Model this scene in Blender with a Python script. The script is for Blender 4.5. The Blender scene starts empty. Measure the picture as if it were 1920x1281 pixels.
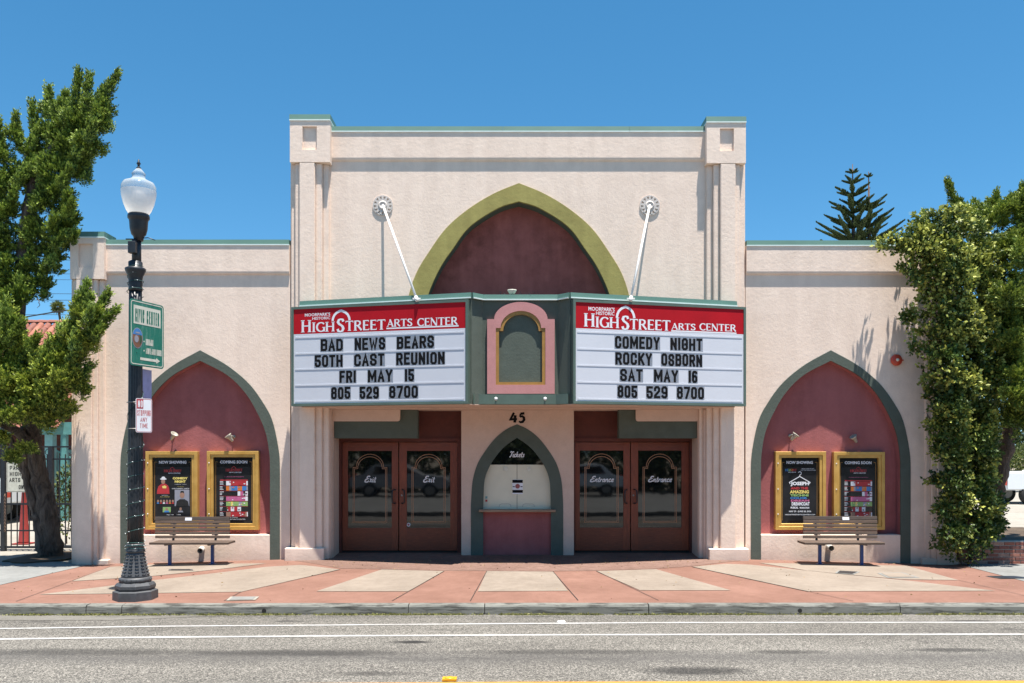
import bpy, bmesh, math, random
import numpy as np
from mathutils import Vector, Matrix
R = math.radians
random.seed(7)
rng = np.random.default_rng(11)

# ------------------------------------------------------------------ camera, sky, sun, exposure
scene = bpy.context.scene
CAM_D, CAM_Z, FPX, HOR = 16.0, 1.98, 1600.0, 850.0
cam_d = bpy.data.cameras.new('camera')
cam = bpy.data.objects.new('camera', cam_d)
scene.collection.objects.link(cam)
cam.location = (0, -CAM_D, CAM_Z)
cam.rotation_euler = (R(90), 0, 0)
cam_d.sensor_width = 36.0
cam_d.lens = 36.0 * FPX / 1920.0
cam_d.shift_y = (HOR - 640.5) / 1920.0
cam_d.clip_end = 3000
scene.camera = cam

SUN = Vector((-0.65, 1.0, -6.0)).normalized()          # direction the light travels
world = bpy.data.worlds.new('World')
scene.world = world
world.use_nodes = True
wn = world.node_tree.nodes
wl = world.node_tree.links
bg = wn['Background']
sky = wn.new('ShaderNodeTexSky')
sky.sky_type = 'NISHITA'
sky.sun_disc = False
sky.sun_elevation = math.asin(-SUN.z)
sky.sun_rotation = math.atan2(-SUN.x, -SUN.y)
sky.altitude = 150
sky.air_density = 0.85
sky.dust_density = 0.2
sky.ozone_density = 2.2
# look the sky up a little higher than the true direction: clear dry air, blue down to the rooftops
tcw = wn.new('ShaderNodeTexCoord')
mp = wn.new('ShaderNodeMapping'); mp.inputs['Location'].default_value = (0, 0, 0.06)
nz = wn.new('ShaderNodeVectorMath'); nz.operation = 'NORMALIZE'
wl.new(tcw.outputs['Generated'], mp.inputs[0]); wl.new(mp.outputs[0], nz.inputs[0]); wl.new(nz.outputs[0], sky.inputs[0])
hs = wn.new('ShaderNodeHueSaturation'); hs.inputs['Saturation'].default_value = 1.28; hs.inputs['Hue'].default_value = 0.486
wl.new(sky.outputs[0], hs.inputs['Color'])
wl.new(hs.outputs[0], bg.inputs[0])
bg.inputs[1].default_value = 0.078
sun_d = bpy.data.lights.new('sun', 'SUN')
sun_d.energy = 5.0
sun_d.angle = R(0.53)
sun_d.color = (1.0, 0.955, 0.89)
sun = bpy.data.objects.new('sun', sun_d)
scene.collection.objects.link(sun)
sun.rotation_euler = SUN.to_track_quat('-Z', 'Y').to_euler()
sun.location = (6, -10, 40)
scene.view_settings.view_transform = 'Standard'
scene.view_settings.look = 'None'
scene.view_settings.gamma = 1.0
scene.view_settings.use_curve_mapping = False
scene.view_settings.exposure = 1.30

# ------------------------------------------------------------------ helpers
C = scene.collection


def P(px, py, Y=0.0):
    """a point seen at photo pixel (px, py) lying at depth Y"""
    s = (CAM_D + Y) / FPX
    return Vector(((px - 960.0) * s, Y, CAM_Z + (HOR - py) * s))


def PX(px, Y=0.0):
    return (px - 960.0) * (CAM_D + Y) / FPX


def PZ(py, Y=0.0):
    return CAM_Z + (HOR - py) * (CAM_D + Y) / FPX


def tag(o, label=None, cat=None, group=None, kind=None):
    if label: o['label'] = label
    if cat: o['category'] = cat
    if group: o['group'] = group
    if kind: o['kind'] = kind
    return o


def thing(name, label, cat, loc=(0, 0, 0), group=None, rotz=0.0):
    o = bpy.data.objects.new(name, None)
    o.empty_display_size = 0.2
    C.objects.link(o)
    o.location = loc
    o.rotation_euler = (0, 0, rotz)
    return tag(o, label, cat, group)


def world_loc(o):
    v = Vector((0, 0, 0))
    while o is not None:
        v += Vector(o.location)
        o = o.parent
    return v


class MB:
    def __init__(s):
        s.v = []; s.f = []; s.m = []; s.sm = []

    def add(s, verts, faces, mi=0, smooth=False):
        b = len(s.v)
        s.v += [tuple(p) for p in verts]
        s.f += [tuple(b + i for i in f) for f in faces]
        s.m += [mi] * len(faces); s.sm += [smooth] * len(faces)
        return s

    def box(s, x0, x1, y0, y1, z0, z1, mi=0, bev=0.0):
        if x0 > x1: x0, x1 = x1, x0
        if y0 > y1: y0, y1 = y1, y0
        if z0 > z1: z0, z1 = z1, z0
        if bev > 0:
            # chamfer the vertical edges and the horizontal front edges a little
            pts = [(x0 + bev, y0), (x1 - bev, y0), (x1, y0 + bev), (x1, y1), (x0, y1), (x0, y0 + bev)]
            n = len(pts)
            cx, cy = (x0 + x1) / 2, y1
            lo = [(cx + (p[0] - cx) * (1 - bev / (x1 - x0) * 2), y1 + (p[1] - y1) * (1 - bev / (y1 - y0)), z0) for p in pts]
            l2 = [(p[0], p[1], z0 + bev) for p in pts]
            h1 = [(p[0], p[1], z1 - bev) for p in pts]
            hi = [(q[0], q[1], z1) for q in lo]
            vs = lo + l2 + h1 + hi
            fs = [tuple(range(n - 1, -1, -1)), tuple(range(3 * n, 4 * n))]
            for r in range(3):
                for i in range(n):
                    j = (i + 1) % n
                    fs.append((r * n + i, r * n + j, (r + 1) * n + j, (r + 1) * n + i))
            return s.add(vs, fs, mi)
        v = [(x0, y0, z0), (x1, y0, z0), (x1, y1, z0), (x0, y1, z0), (x0, y0, z1), (x1, y0, z1), (x1, y1, z1), (x0, y1, z1)]
        f = [(0, 3, 2, 1), (4, 5, 6, 7), (0, 1, 5, 4), (1, 2, 6, 5), (2, 3, 7, 6), (3, 0, 4, 7)]
        return s.add(v, f, mi)

    def obox(s, c, ax, ay, az, hx, hy, hz, mi=0):
        """oriented box: centre, unit axes, half sizes"""
        c = Vector(c); ax = Vector(ax); ay = Vector(ay); az = Vector(az)
        v = []
        for k in (-1, 1):
            for (i, j) in ((-1, -1), (1, -1), (1, 1), (-1, 1)):
                v.append(c + ax * hx * i + ay * hy * j + az * hz * k)
        f = [(0, 3, 2, 1), (4, 5, 6, 7), (0, 1, 5, 4), (1, 2, 6, 5), (2, 3, 7, 6), (3, 0, 4, 7)]
        return s.add(v, f, mi)

    def bar(s, a, b, w, d=None, mi=0):
        a = Vector(a); b = Vector(b); z = (b - a)
        L = z.length; z.normalize()
        up = Vector((0, 0, 1)) if abs(z.z) < 0.9 else Vector((0, 1, 0))
        x = z.cross(up).normalized(); y = z.cross(x).normalized()
        return s.obox((a + b) / 2, x, y, z, w / 2, (d or w) / 2, L / 2, mi)

    def prism_xz(s, pts, y0, y1, mi=0):
        """polygon in X,Z (counter clockwise seen from -Y) extruded from y0 (front) to y1"""
        n = len(pts)
        v = [(p[0], y0, p[1]) for p in pts] + [(p[0], y1, p[1]) for p in pts]
        f = [tuple(range(n)), tuple(range(2 * n - 1, n - 1, -1))]
        for i in range(n):
            j = (i + 1) % n
            f.append((i, i + n, j + n, j))
        return s.add(v, f, mi)

    def prism_xy(s, pts, z0, z1, mi=0):
        n = len(pts)
        v = [(p[0], p[1], z0) for p in pts] + [(p[0], p[1], z1) for p in pts]
        f = [tuple(range(n - 1, -1, -1)), tuple(range(n, 2 * n))]
        for i in range(n):
            j = (i + 1) % n
            f.append((i, j, j + n, i + n))
        return s.add(v, f, mi)

    def strip(s, a, b, mi=0, smooth=False, closed=False):
        n = len(a)
        v = list(a) + list(b)
        f = []
        for i in range(n if closed else n - 1):
            j = (i + 1) % n
            f.append((i, j, n + j, n + i))
        return s.add(v, f, mi, smooth)

    def ring_xz(s, outer, inner, y0, y1, mi=0, closed=False):
        """band between two matching curves in X,Z, from y0 (front) to y1"""
        n = len(outer)
        OF = [(p[0], y0, p[1]) for p in outer]; OB = [(p[0], y1, p[1]) for p in outer]
        IF = [(p[0], y0, p[1]) for p in inner]; IB = [(p[0], y1, p[1]) for p in inner]
        b = [OF, IF, IB, OB]
        v = sum(b, [])
        f = []
        for i in range(n if closed else n - 1):
            j = (i + 1) % n
            for k in range(4):
                k2 = (k + 1) % 4
                f.append((k * n + i, k * n + j, k2 * n + j, k2 * n + i))
        if not closed:
            f.append((0, n, 2 * n, 3 * n)); f.append((n - 1, 4 * n - 1, 3 * n - 1, 2 * n - 1))
        return s.add(v, f, mi)

    def tube(s, path, rad, seg=8, mi=0, smooth=True, cap=True, wob=0.0):
        path = [Vector(p) for p in path]
        n = len(path)
        if not isinstance(rad, (list, tuple)): rad = [rad] * n
        rings = []
        prevx = None
        for i in range(n):
            t = (path[min(i + 1, n - 1)] - path[max(i - 1, 0)]).normalized()
            if prevx is None:
                up = Vector((0, 0, 1)) if abs(t.z) < 0.9 else Vector((1, 0, 0))
                x = t.cross(up).normalized()
            else:
                x = (prevx - t * prevx.dot(t)).normalized()
            prevx = x
            y = t.cross(x).normalized()
            ring = []
            for k in range(seg):
                a = 2 * math.pi * k / seg
                r = rad[i] * (1 + (random.uniform(-wob, wob) if wob else 0))
                ring.append(path[i] + x * (math.cos(a) * r) + y * (math.sin(a) * r))
            rings.append(ring)
        v = sum(rings, [])
        f = []
        for i in range(n - 1):
            for k in range(seg):
                k2 = (k + 1) % seg
                f.append((i * seg + k, i * seg + k2, (i + 1) * seg + k2, (i + 1) * seg + k))
        s.add(v, f, mi, smooth)
        if cap:
            b = len(s.v) - n * seg
            s.f.append(tuple(b + k for k in range(seg - 1, -1, -1))); s.m.append(mi); s.sm.append(False)
            s.f.append(tuple(b + (n - 1) * seg + k for k in range(seg))); s.m.append(mi); s.sm.append(False)
        return s

    def lathe(s, prof, c=(0, 0, 0), seg=24, mi=0, smooth=True, flute=None, axis='z', caps=True):
        """prof: list of (r, h) bottom to top; flute: fn(h_index, angle)->scale"""
        cx, cy, cz = c
        v = []
        for i, (r, h) in enumerate(prof):
            for k in range(seg):
                a = 2 * math.pi * k / seg
                rr = r * (flute(i, a) if flute else 1)
                if axis == 'z':
                    v.append((cx + rr * math.cos(a), cy + rr * math.sin(a), cz + h))
                else:  # axis pointing to -Y
                    v.append((cx + rr * math.cos(a), cy - h, cz + rr * math.sin(a)))
        n = len(prof)
        f = []
        for i in range(n - 1):
            for k in range(seg):
                k2 = (k + 1) % seg
                f.append((i * seg + k, i * seg + k2, (i + 1) * seg + k2, (i + 1) * seg + k))
        s.add(v, f, mi, smooth)
        if not caps: return s
        b = len(s.v) - n * seg
        s.f.append(tuple(b + k for k in range(seg - 1, -1, -1))); s.m.append(mi); s.sm.append(False)
        s.f.append(tuple(b + (n - 1) * seg + k for k in range(seg))); s.m.append(mi); s.sm.append(False)
        return s

    def mesh(s, name, mats, off=(0, 0, 0), fix=True):
        me = bpy.data.meshes.new(name)
        ox, oy, oz = off
        me.from_pydata([(x - ox, y - oy, z - oz) for x, y, z in s.v], [], s.f)
        if not isinstance(mats, (list, tuple)): mats = [mats]
        for m in mats: me.materials.append(m)
        me.polygons.foreach_set('material_index', s.m)
        me.polygons.foreach_set('use_smooth', s.sm)
        if fix and len(s.f) < 60000:
            bm = bmesh.new(); bm.from_mesh(me)
            bmesh.ops.recalc_face_normals(bm, faces=bm.faces)
            bm.to_mesh(me); bm.free()
        me.update()
        return me

    def build(s, name, mats, parent=None, fix=True, loc=None):
        """verts are in world space (parents are translated only); loc: the object's own origin in world space"""
        pl = world_loc(parent) if parent else Vector((0, 0, 0))
        org = Vector(loc) if loc is not None else pl
        me = s.mesh(name, mats, org, fix)
        o = bpy.data.objects.new(name, me)
        C.objects.link(o)
        if parent: o.parent = parent
        o.location = org - pl
        return o


def inst(me, name, loc, parent=None, rot=None, scale=None):
    o = bpy.data.objects.new(name, me)
    C.objects.link(o)
    if parent:
        o.parent = parent
        loc = Vector(loc) - world_loc(parent)
    o.location = loc
    if rot: o.rotation_euler = rot
    if scale: o.scale = scale
    return o


def copy_tree(o, parent=None, keep=('label',)):
    c = o.copy()
    C.objects.link(c)
    if parent: c.parent = parent
    for ch in list(o.children):
        copy_tree(ch, c)
    return c


def bevel(o, w=0.004, seg=1):
    bm = bmesh.new(); bm.from_mesh(o.data)
    ed = [e for e in bm.edges if len(e.link_faces) == 2 and e.calc_face_angle(0) > 0.6]
    bmesh.ops.bevel(bm, geom=ed, offset=w, segments=seg, affect='EDGES', clamp_overlap=True)
    bm.to_mesh(o.data); bm.free()
    return o


# ------------------------------------------------------------------ materials
def srgb(r, g, b):
    def f(c):
        c /= 255.0
        return c / 12.92 if c <= 0.04045 else ((c + 0.055) / 1.055) ** 2.4
    return (f(r), f(g), f(b))


class NT:
    def __init__(s, name):
        s.mat = bpy.data.materials.new(name)
        s.mat.use_nodes = True
        s.n = s.mat.node_tree.nodes; s.l = s.mat.node_tree.links
        s.b = s.n['Principled BSDF']
        s.pos = s.n.new('ShaderNodeNewGeometry').outputs['Position']

    def noise(s, scale, detail=4, rough=0.55, vec=None, stretch=None, dist=0.0):
        v = vec or s.pos
        if stretch:
            m = s.n.new('ShaderNodeVectorMath'); m.operation = 'MULTIPLY'
            s.l.new(v, m.inputs[0]); m.inputs[1].default_value = stretch
            v = m.outputs[0]
        n = s.n.new('ShaderNodeTexNoise')
        n.inputs['Scale'].default_value = scale
        n.inputs['Detail'].default_value = detail
        n.inputs['Roughness'].default_value = rough
        n.inputs['Distortion'].default_value = dist
        s.l.new(v, n.inputs['Vector'])
        return n.outputs['Fac']

    def voro(s, scale, feature='F1', out='Distance', vec=None):
        n = s.n.new('ShaderNodeTexVoronoi')
        n.feature = feature
        n.inputs['Scale'].default_value = scale
        s.l.new(vec or s.pos, n.inputs['Vector'])
        return n.outputs[out]

    def ramp(s, fac, stops):
        r = s.n.new('ShaderNodeValToRGB')
        e = r.color_ramp.elements
        while len(e) > 1: e.remove(e[-1])
        e[0].position = stops[0][0]; e[0].color = tuple(stops[0][1]) + (1,)
        for p, c in stops[1:]:
            k = e.new(p); k.color = tuple(c) + (1,)
        s.l.new(fac, r.inputs[0])
        return r.outputs[0]

    def fr(s, fac, a, b, lo=0.0, hi=1.0):
        m = s.n.new('ShaderNodeMapRange')
        m.inputs[1].default_value = a; m.inputs[2].default_value = b
        m.inputs[3].default_value = lo; m.inputs[4].default_value = hi
        s.l.new(fac, m.inputs[0])
        return m.outputs[0]

    def mix(s, fac, a, b, mode='MIX'):
        m = s.n.new('ShaderNodeMix'); m.data_type = 'RGBA'; m.blend_type = mode
        for i, v in ((0, fac), (6, a), (7, b)):
            if isinstance(v, (int, float)): m.inputs[i].default_value = v
            elif isinstance(v, tuple): m.inputs[i].default_value = v + (1,) if len(v) == 3 else v
            else: s.l.new(v, m.inputs[i])
        return m.outputs[2]

    def math(s, op, a, b=None):
        m = s.n.new('ShaderNodeMath'); m.operation = op
        for i, v in ((0, a), (1, b)):
            if v is None: continue
            if isinstance(v, (int, float)): m.inputs[i].default_value = v
            else: s.l.new(v, m.inputs[i])
        return m.outputs[0]

    def sep(s, v=None):
        n = s.n.new('ShaderNodeSeparateXYZ'); s.l.new(v or s.pos, n.inputs[0])
        return n.outputs

    def bump(s, h, strength=0.5, dist=0.01, prev=None):
        b = s.n.new('ShaderNodeBump')
        b.inputs['Strength'].default_value = strength
        b.inputs['Distance'].default_value = dist
        s.l.new(h, b.inputs['Height'])
        if prev: s.l.new(prev, b.inputs['Normal'])
        return b.outputs[0]

    def done(s, col=None, rough=None, normal=None, metal=None, spec=None):
        for k, v in (('Base Color', col), ('Roughness', rough), ('Normal', normal), ('Metallic', metal), ('Specular IOR Level', spec)):
            if v is None: continue
            if isinstance(v, (int, float)): s.b.inputs[k].default_value = v
            elif isinstance(v, tuple): s.b.inputs[k].default_value = v + (1,)
            else: s.l.new(v, s.b.inputs[k])
        return s.mat


def mul(c, k):
    return tuple(min(1.0, x * k) for x in c)


def plain(name, col, rough=0.6, metal=0.0, var=0.12, nscale=9.0, bump=0.0, bscale=60, spec=None):
    t = NT(name)
    n = t.noise(nscale, 4)
    c = t.mix(t.fr(n, 0.3, 0.7), mul(col, 1 - var), mul(col, 1 + var))
    nm = t.bump(t.noise(bscale, 3), 0.5, bump) if bump else None
    return t.done(c, rough, nm, metal, spec)


def stucco(name, col, var=0.07, bump=0.012, streak=0.0, sc=1.0, rough=0.92, grime=0.0):
    t = NT(name)
    big = t.noise(0.7, 4, 0.6)
    mid = t.noise(5.0, 4, 0.6)
    fine = t.noise(55.0, 3, 0.6)
    c = t.mix(t.fr(big, 0.3, 0.7), mul(col, 1 - var), mul(col, 1 + var))
    c = t.mix(t.fr(mid, 0.35, 0.65), c, mul(col, 1.0 + var * 0.6), 'MIX')
    c = t.mix(0.3, c, t.mix(t.fr(mid, 0.3, 0.7), (0.84, 0.80, 0.78), (1.0, 1.0, 1.0)), 'MULTIPLY')
    c = t.mix(0.5, c, t.mix(t.fr(fine, 0.35, 0.65), (0.86, 0.86, 0.86), (1, 1, 1)), 'MULTIPLY')
    if streak:
        st = t.noise(3.0, 3, 0.6, stretch=(1.0, 1.0, 0.12))
        c = t.mix(streak, c, t.mix(t.fr(st, 0.42, 0.62), (0.62, 0.60, 0.60), (1, 1, 1)), 'MULTIPLY')
    if grime:
        z = t.sep()[2]
        g = t.fr(t.math('ADD', z, t.math('MULTIPLY', t.noise(2.2, 4, 0.6), 0.35)), 0.12, 0.42, 1.0, 0.0)
        c = t.mix(t.math('MULTIPLY', g, grime), c, (0.17, 0.13, 0.11))
    h1 = t.noise(16.0 * sc, 5, 0.62)
    h2 = t.noise(48.0 * sc, 4, 0.6)
    nm = t.bump(h1, 0.4, bump * 0.8)
    nm = t.bump(h2, 0.4, bump * 0.32, nm)
    return t.done(c, rough, nm, spec=0.25)


M = {}
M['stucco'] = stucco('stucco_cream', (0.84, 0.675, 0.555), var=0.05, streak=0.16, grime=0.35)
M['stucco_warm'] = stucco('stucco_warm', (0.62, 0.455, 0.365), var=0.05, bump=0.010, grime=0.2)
M['mauve'] = stucco('stucco_mauve', (0.34, 0.115, 0.112), var=0.12, bump=0.013, streak=0.25)
M['mauve_deep'] = stucco('stucco_mauve_deep', (0.34, 0.105, 0.088), var=0.28, bump=0.007, streak=0.45)
M['green'] = stucco('stucco_dark_green', (0.094, 0.112, 0.092), var=0.1, bump=0.012, sc=1.5)
M['green_metal'] = plain('painted_dark_green_metal', (0.085, 0.125, 0.098), 0.5, var=0.12, nscale=3)
M['olive'] = stucco('stucco_olive_yellow', (0.33, 0.285, 0.095), var=0.16, bump=0.010, streak=0.3)
M['trim'] = plain('pale_green_metal_coping', (0.085, 0.175, 0.14), 0.5, var=0.10, nscale=1.5)
M['trim_lip'] = plain('pale_coping_lip', (0.62, 0.70, 0.66), 0.5, var=0.05)
M['pink'] = stucco('stucco_rose_surround', (0.50, 0.235, 0.225), var=0.05, bump=0.003)
M['ochre'] = plain('ochre_wood_trim', (0.33, 0.17, 0.035), 0.5)
M['darkred'] = plain('dark_red_panel', (0.10, 0.022, 0.014), 0.7, var=0.15)
M['white'] = plain('white_painted_metal', (0.78, 0.75, 0.71), 0.45, var=0.04)
M['signwhite'] = plain('white_sign_face', (0.575, 0.585, 0.625), 0.5, var=0.02, nscale=2)
M['signred'] = plain('red_sign_face', (0.40, 0.003, 0.010), 0.6, var=0.12, nscale=1.5, spec=.2)
M['black'] = plain('black_print', (0.006, 0.006, 0.007), 0.8, var=0.1, spec=0.15)
M['print_white'] = plain('white_print', (0.72, 0.72, 0.74), 0.5, var=0.02)
M['gold_print'] = plain('copper_line_print', (0.38, 0.19, 0.10), 0.5, var=0.05)
M['iron'] = plain('black_cast_iron', (0.016, 0.017, 0.02), 0.42, var=0.3, nscale=20, bump=0.002, bscale=120)
M['iron_grey'] = plain('weathered_cast_iron', (0.060, 0.062, 0.066), 0.5, var=0.22, nscale=14, bump=0.002, bscale=150)
M['blue'] = plain('blue_painted_steel', (0.02, 0.055, 0.19), 0.45, var=0.15)
M['steel'] = plain('bare_grey_metal', (0.33, 0.31, 0.28), 0.45, metal=0.4)
M['redpaint'] = plain('red_enamel', (0.52, 0.06, 0.03), 0.35)
M['brass'] = None


def gold_frame():
    t = NT('ochre_gold_anodised_frame')
    n = t.noise(6, 4)
    c = t.mix(t.fr(n, 0.3, 0.7), (0.50, 0.28, 0.06), (0.64, 0.38, 0.10))
    return t.done(c, 0.38, None, 0.25)


M['gold'] = gold_frame()


def wood(name, a, b, stretch=(1, 1, 18), rough=0.5, sc=6.0, bump=0.004, wear=None):
    t = NT(name)
    n = t.noise(sc, 6, 0.6, stretch=tuple(1.0 if q == 1 else q for q in stretch), dist=0.6)
    c = t.mix(t.fr(n, 0.3, 0.7), a, b)
    big = t.noise(1.7, 4, 0.6)
    c = t.mix(0.5, c, t.mix(t.fr(big, 0.3, 0.7), (0.6, 0.6, 0.6), (1.1, 1.1, 1.1)), 'MULTIPLY')
    nm = t.bump(n, 0.4, bump)
    return t.done(c, rough, nm)


M['door_wood'] = wood('mahogany_door', (0.15, 0.028, 0.012), (0.29, 0.068, 0.028), (14, 14, 1.2), 0.42)
M['door_rail'] = wood('mahogany_rail', (0.125, 0.024, 0.011), (0.25, 0.06, 0.026), (1.2, 14, 14), 0.42)
M['slat'] = wood('weathered_grey_brown_slat', (0.038, 0.023, 0.015), (0.125, 0.080, 0.056), (1.0, 20, 20), 0.75, sc=5)
M['slat_dark'] = wood('weathered_dark_slat', (0.028, 0.020, 0.016), (0.075, 0.053, 0.042), (1.0, 20, 20), 0.75, sc=5)


def glass_dark():
    t = NT('dark_reflecting_glass')
    n = t.noise(1.6, 2)
    nm = t.bump(n, 0.2, 0.004)
    return t.done((0.004, 0.005, 0.006), 0.03, nm, spec=0.9)


M['glass'] = glass_dark()


def clear_glass(name, tint, rough, tr):
    t = NT(name)
    b = t.b
    b.inputs['Base Color'].default_value = tint + (1,)
    b.inputs['Roughness'].default_value = rough
    tp = t.n.new('ShaderNodeBsdfTransparent')
    mx = t.n.new('ShaderNodeMixShader')
    lw = t.n.new('ShaderNodeLayerWeight'); lw.inputs[0].default_value = 0.35
    f = t.fr(lw.outputs['Facing'], 0.0, 1.0, 1 - tr, 1.0)
    t.l.new(f, mx.inputs[0]); t.l.new(tp.outputs[0], mx.inputs[1]); t.l.new(b.outputs[0], mx.inputs[2])
    t.l.new(mx.outputs[0], t.n['Material Output'].inputs[0])
    return t.mat


M['globe_clear'] = clear_glass('clear_ribbed_globe', (0.42, 0.46, 0.48), 0.05, 0.78)
M['globe_white'] = clear_glass('frosted_prismatic_globe', (0.60, 0.60, 0.585), 0.14, 0.09)
def frosted():
    t = NT('frosted_prismatic_refractor')
    t.b.inputs['Base Color'].default_value = (0.8, 0.8, 0.79, 1)
    t.b.inputs['Roughness'].default_value = 0.12
    tr = t.n.new('ShaderNodeBsdfTranslucent'); tr.inputs[0].default_value = (0.92, 0.92, 0.90, 1)
    tp = t.n.new('ShaderNodeBsdfTransparent')
    m1 = t.n.new('ShaderNodeMixShader'); m1.inputs[0].default_value = 0.5
    m2 = t.n.new('ShaderNodeMixShader'); m2.inputs[0].default_value = 0.10
    t.l.new(t.b.outputs[0], m1.inputs[1]); t.l.new(tr.outputs[0], m1.inputs[2])
    t.l.new(m1.outputs[0], m2.inputs[1]); t.l.new(tp.outputs[0], m2.inputs[2])
    t.l.new(m2.outputs[0], t.n['Material Output'].inputs[0])
    return t.mat


M['globe_white'] = frosted()
M['tile_clear'] = clear_glass('clear_letter_tile', (0.6, 0.6, 0.62), 0.6, 0.91)


def asphalt():
    t = NT('sunbleached_asphalt')
    v = t.voro(95, out='Color')
    sp = t.sep(v)[0]
    n1 = t.noise(130, 3, 0.7)
    n2 = t.noise(0.55, 5, 0.6, stretch=(0.25, 1.0, 1.0))
    n3 = t.noise(6.0, 4, 0.6)
    g = t.math('ADD', t.math('MULTIPLY', sp, 0.55), t.math('MULTIPLY', n1, 0.55))
    c = t.ramp(g, [(0.22, (0.022, 0.020, 0.018)), (0.45, (0.080, 0.074, 0.065)), (0.70, (0.195, 0.181, 0.158)), (0.92, (0.40, 0.37, 0.325))])
    c = t.mix(1.0, c, t.mix(t.fr(n2, 0.35, 0.66), (0.74, 0.735, 0.73), (1.10, 1.10, 1.09)), 'MULTIPLY')
    c = t.mix(0.7, c, t.mix(t.fr(n3, 0.3, 0.7), (0.84, 0.84, 0.84), (1.08, 1.08, 1.08)), 'MULTIPLY')
    # dark worn wheel track along the lane
    y = t.sep()[1]
    tr = t.math('ABSOLUTE', t.math('SUBTRACT', t.math('ADD', y, t.math('MULTIPLY', t.noise(0.8, 3), 0.5)), -7.02))
    c = t.mix(t.math('MULTIPLY', t.fr(tr, 0.05, 0.42, 1, 0), 0.6), c, (0.062, 0.058, 0.054))
    sp2 = t.noise(0.9, 3, 0.5, stretch=(1.0, 3.2, 1.0))
    c = t.mix(t.math('MULTIPLY', t.fr(sp2, 0.67, 0.75), 0.7), c, (0.03, 0.028, 0.026))
    px_, py_, _ = t.sep()
    wv = t.math('MULTIPLY', t.math('SUBTRACT', t.noise(5.0, 4, .7), .5), .9)
    for (cx_, cy_, rx_, ry_, k_) in ((-1.13, -6.47, .26, .045, .95), (2.9, -7.0, .45, .06, .6), (1.75, -7.85, .55, .10, .75), (5.9, -5.02, .35, .03, .85), (-4.4, -7.0, 1.3, .10, .55), (-2.2, -7.05, 1.2, .09, .6), (4.7, -6.9, .5, .06, .7), (-1.3, -7.95, .5, .05, .5), (0.6, -7.0, 1.3, .07, .5)):
        u_ = t.math('DIVIDE', t.math('SUBTRACT', px_, cx_), rx_); v_ = t.math('DIVIDE', t.math('SUBTRACT', py_, cy_), ry_ * 1.9)
        d_ = t.math('ADD', t.math('ADD', t.math('MULTIPLY', u_, u_), t.math('MULTIPLY', v_, v_)), wv)
        c = t.mix(t.math('MULTIPLY', t.fr(d_, .2, 1.3, 1, 0), k_), c, (0.014, 0.013, 0.012))
    nm = t.bump(g, 0.6, 0.006)
    return t.done(c, 0.85, nm, spec=0.3)


def concrete(name, a, b, speck=0.2, stain=0.35, bump=0.003):
    t = NT(name)
    n1 = t.noise(1.1, 5, 0.62)
    n2 = t.noise(9, 5, 0.65)
    n3 = t.noise(120, 2, 0.7)
    c = t.mix(t.fr(n1, 0.3, 0.7), a, b)
    c = t.mix(stain, c, t.mix(t.fr(n2, 0.35, 0.6), (0.72, 0.69, 0.66), (1.04, 1.04, 1.04)), 'MULTIPLY')
    c = t.mix(speck, c, t.mix(t.fr(n3, 0.35, 0.65), (0.55, 0.52, 0.5), (1.15, 1.15, 1.15)), 'MULTIPLY')
    sp = t.noise(3.5, 5, 0.7)
    c = t.mix(t.math('MULTIPLY', t.fr(sp, 0.66, 0.74), 0.25), c, (0.14, 0.09, 0.07))
    gum = t.voro(3.3)
    c = t.mix(t.math('MULTIPLY', t.fr(gum, .035, .06, 1, 0), 0.45), c, (0.07, 0.055, 0.048))
    big = t.noise(.45, 5, .65, dist=1.0)
    c = t.mix(stain * 1.2 if stain < .8 else 1.0, c, t.mix(t.fr(big, .35, .62), (.80, .775, .75), (1.06, 1.06, 1.06)), 'MULTIPLY')
    nm = t.bump(n3, 0.4, bump)
    return t.done(c, 0.88, nm, spec=0.25)


M['asphalt'] = asphalt()
M['terracotta'] = concrete('terracotta_stained_concrete', (0.170, 0.088, 0.064), (0.222, 0.120, 0.090))
M['beige'] = concrete('beige_concrete', (0.195, 0.160, 0.128), (0.25, 0.208, 0.168))
M['greyconc'] = concrete('grey_concrete', (0.165, 0.167, 0.16), (0.22, 0.222, 0.212))
M['lot'] = concrete('pale_lot_paving', (0.25, 0.23, 0.195), (0.31, 0.285, 0.245))
M['threshold'] = concrete('worn_rosy_paving', (0.165, 0.10, 0.08), (0.22, 0.14, 0.112), speck=0.6, stain=0.7)


def kerb_mat():
    t = NT('kerb_concrete')
    n1 = t.noise(1.4, 5, 0.6, stretch=(1, 1, 3))
    n2 = t.noise(6, 5, 0.65, stretch=(0.5, 1, 4))
    c = t.mix(t.fr(n1, 0.3, 0.7), (0.115, 0.115, 0.10), (0.18, 0.177, 0.155))
    c = t.mix(t.fr(n2, 0.47, 0.60, 0, 0.9), c, (0.038, 0.036, 0.030))
    return t.done(c, 0.85, t.bump(t.noise(60, 3), 0.4, 0.004))


M['kerb'] = kerb_mat()
M['asphalt_pale'] = concrete('pale_gutter_patch', (0.135, 0.128, 0.112), (0.175, 0.165, 0.147), speck=0.8)
M['ground'] = concrete('dry_ground', (0.22, 0.19, 0.14), (0.30, 0.26, 0.20))
M['soil'] = concrete('mulch_soil', (0.07, 0.05, 0.035), (0.12, 0.09, 0.06), speck=0.8)
M['roadwhite'] = concrete('white_road_paint', (0.36, 0.36, 0.35), (0.50, 0.50, 0.49), speck=0.7, stain=0.6)
M['roadyellow'] = concrete('yellow_road_paint', (0.42, 0.20, 0.03), (0.50, 0.25, 0.05), speck=0.3)
M['dark'] = plain('dark_gap', (0.02, 0.018, 0.016), 0.9)


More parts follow.
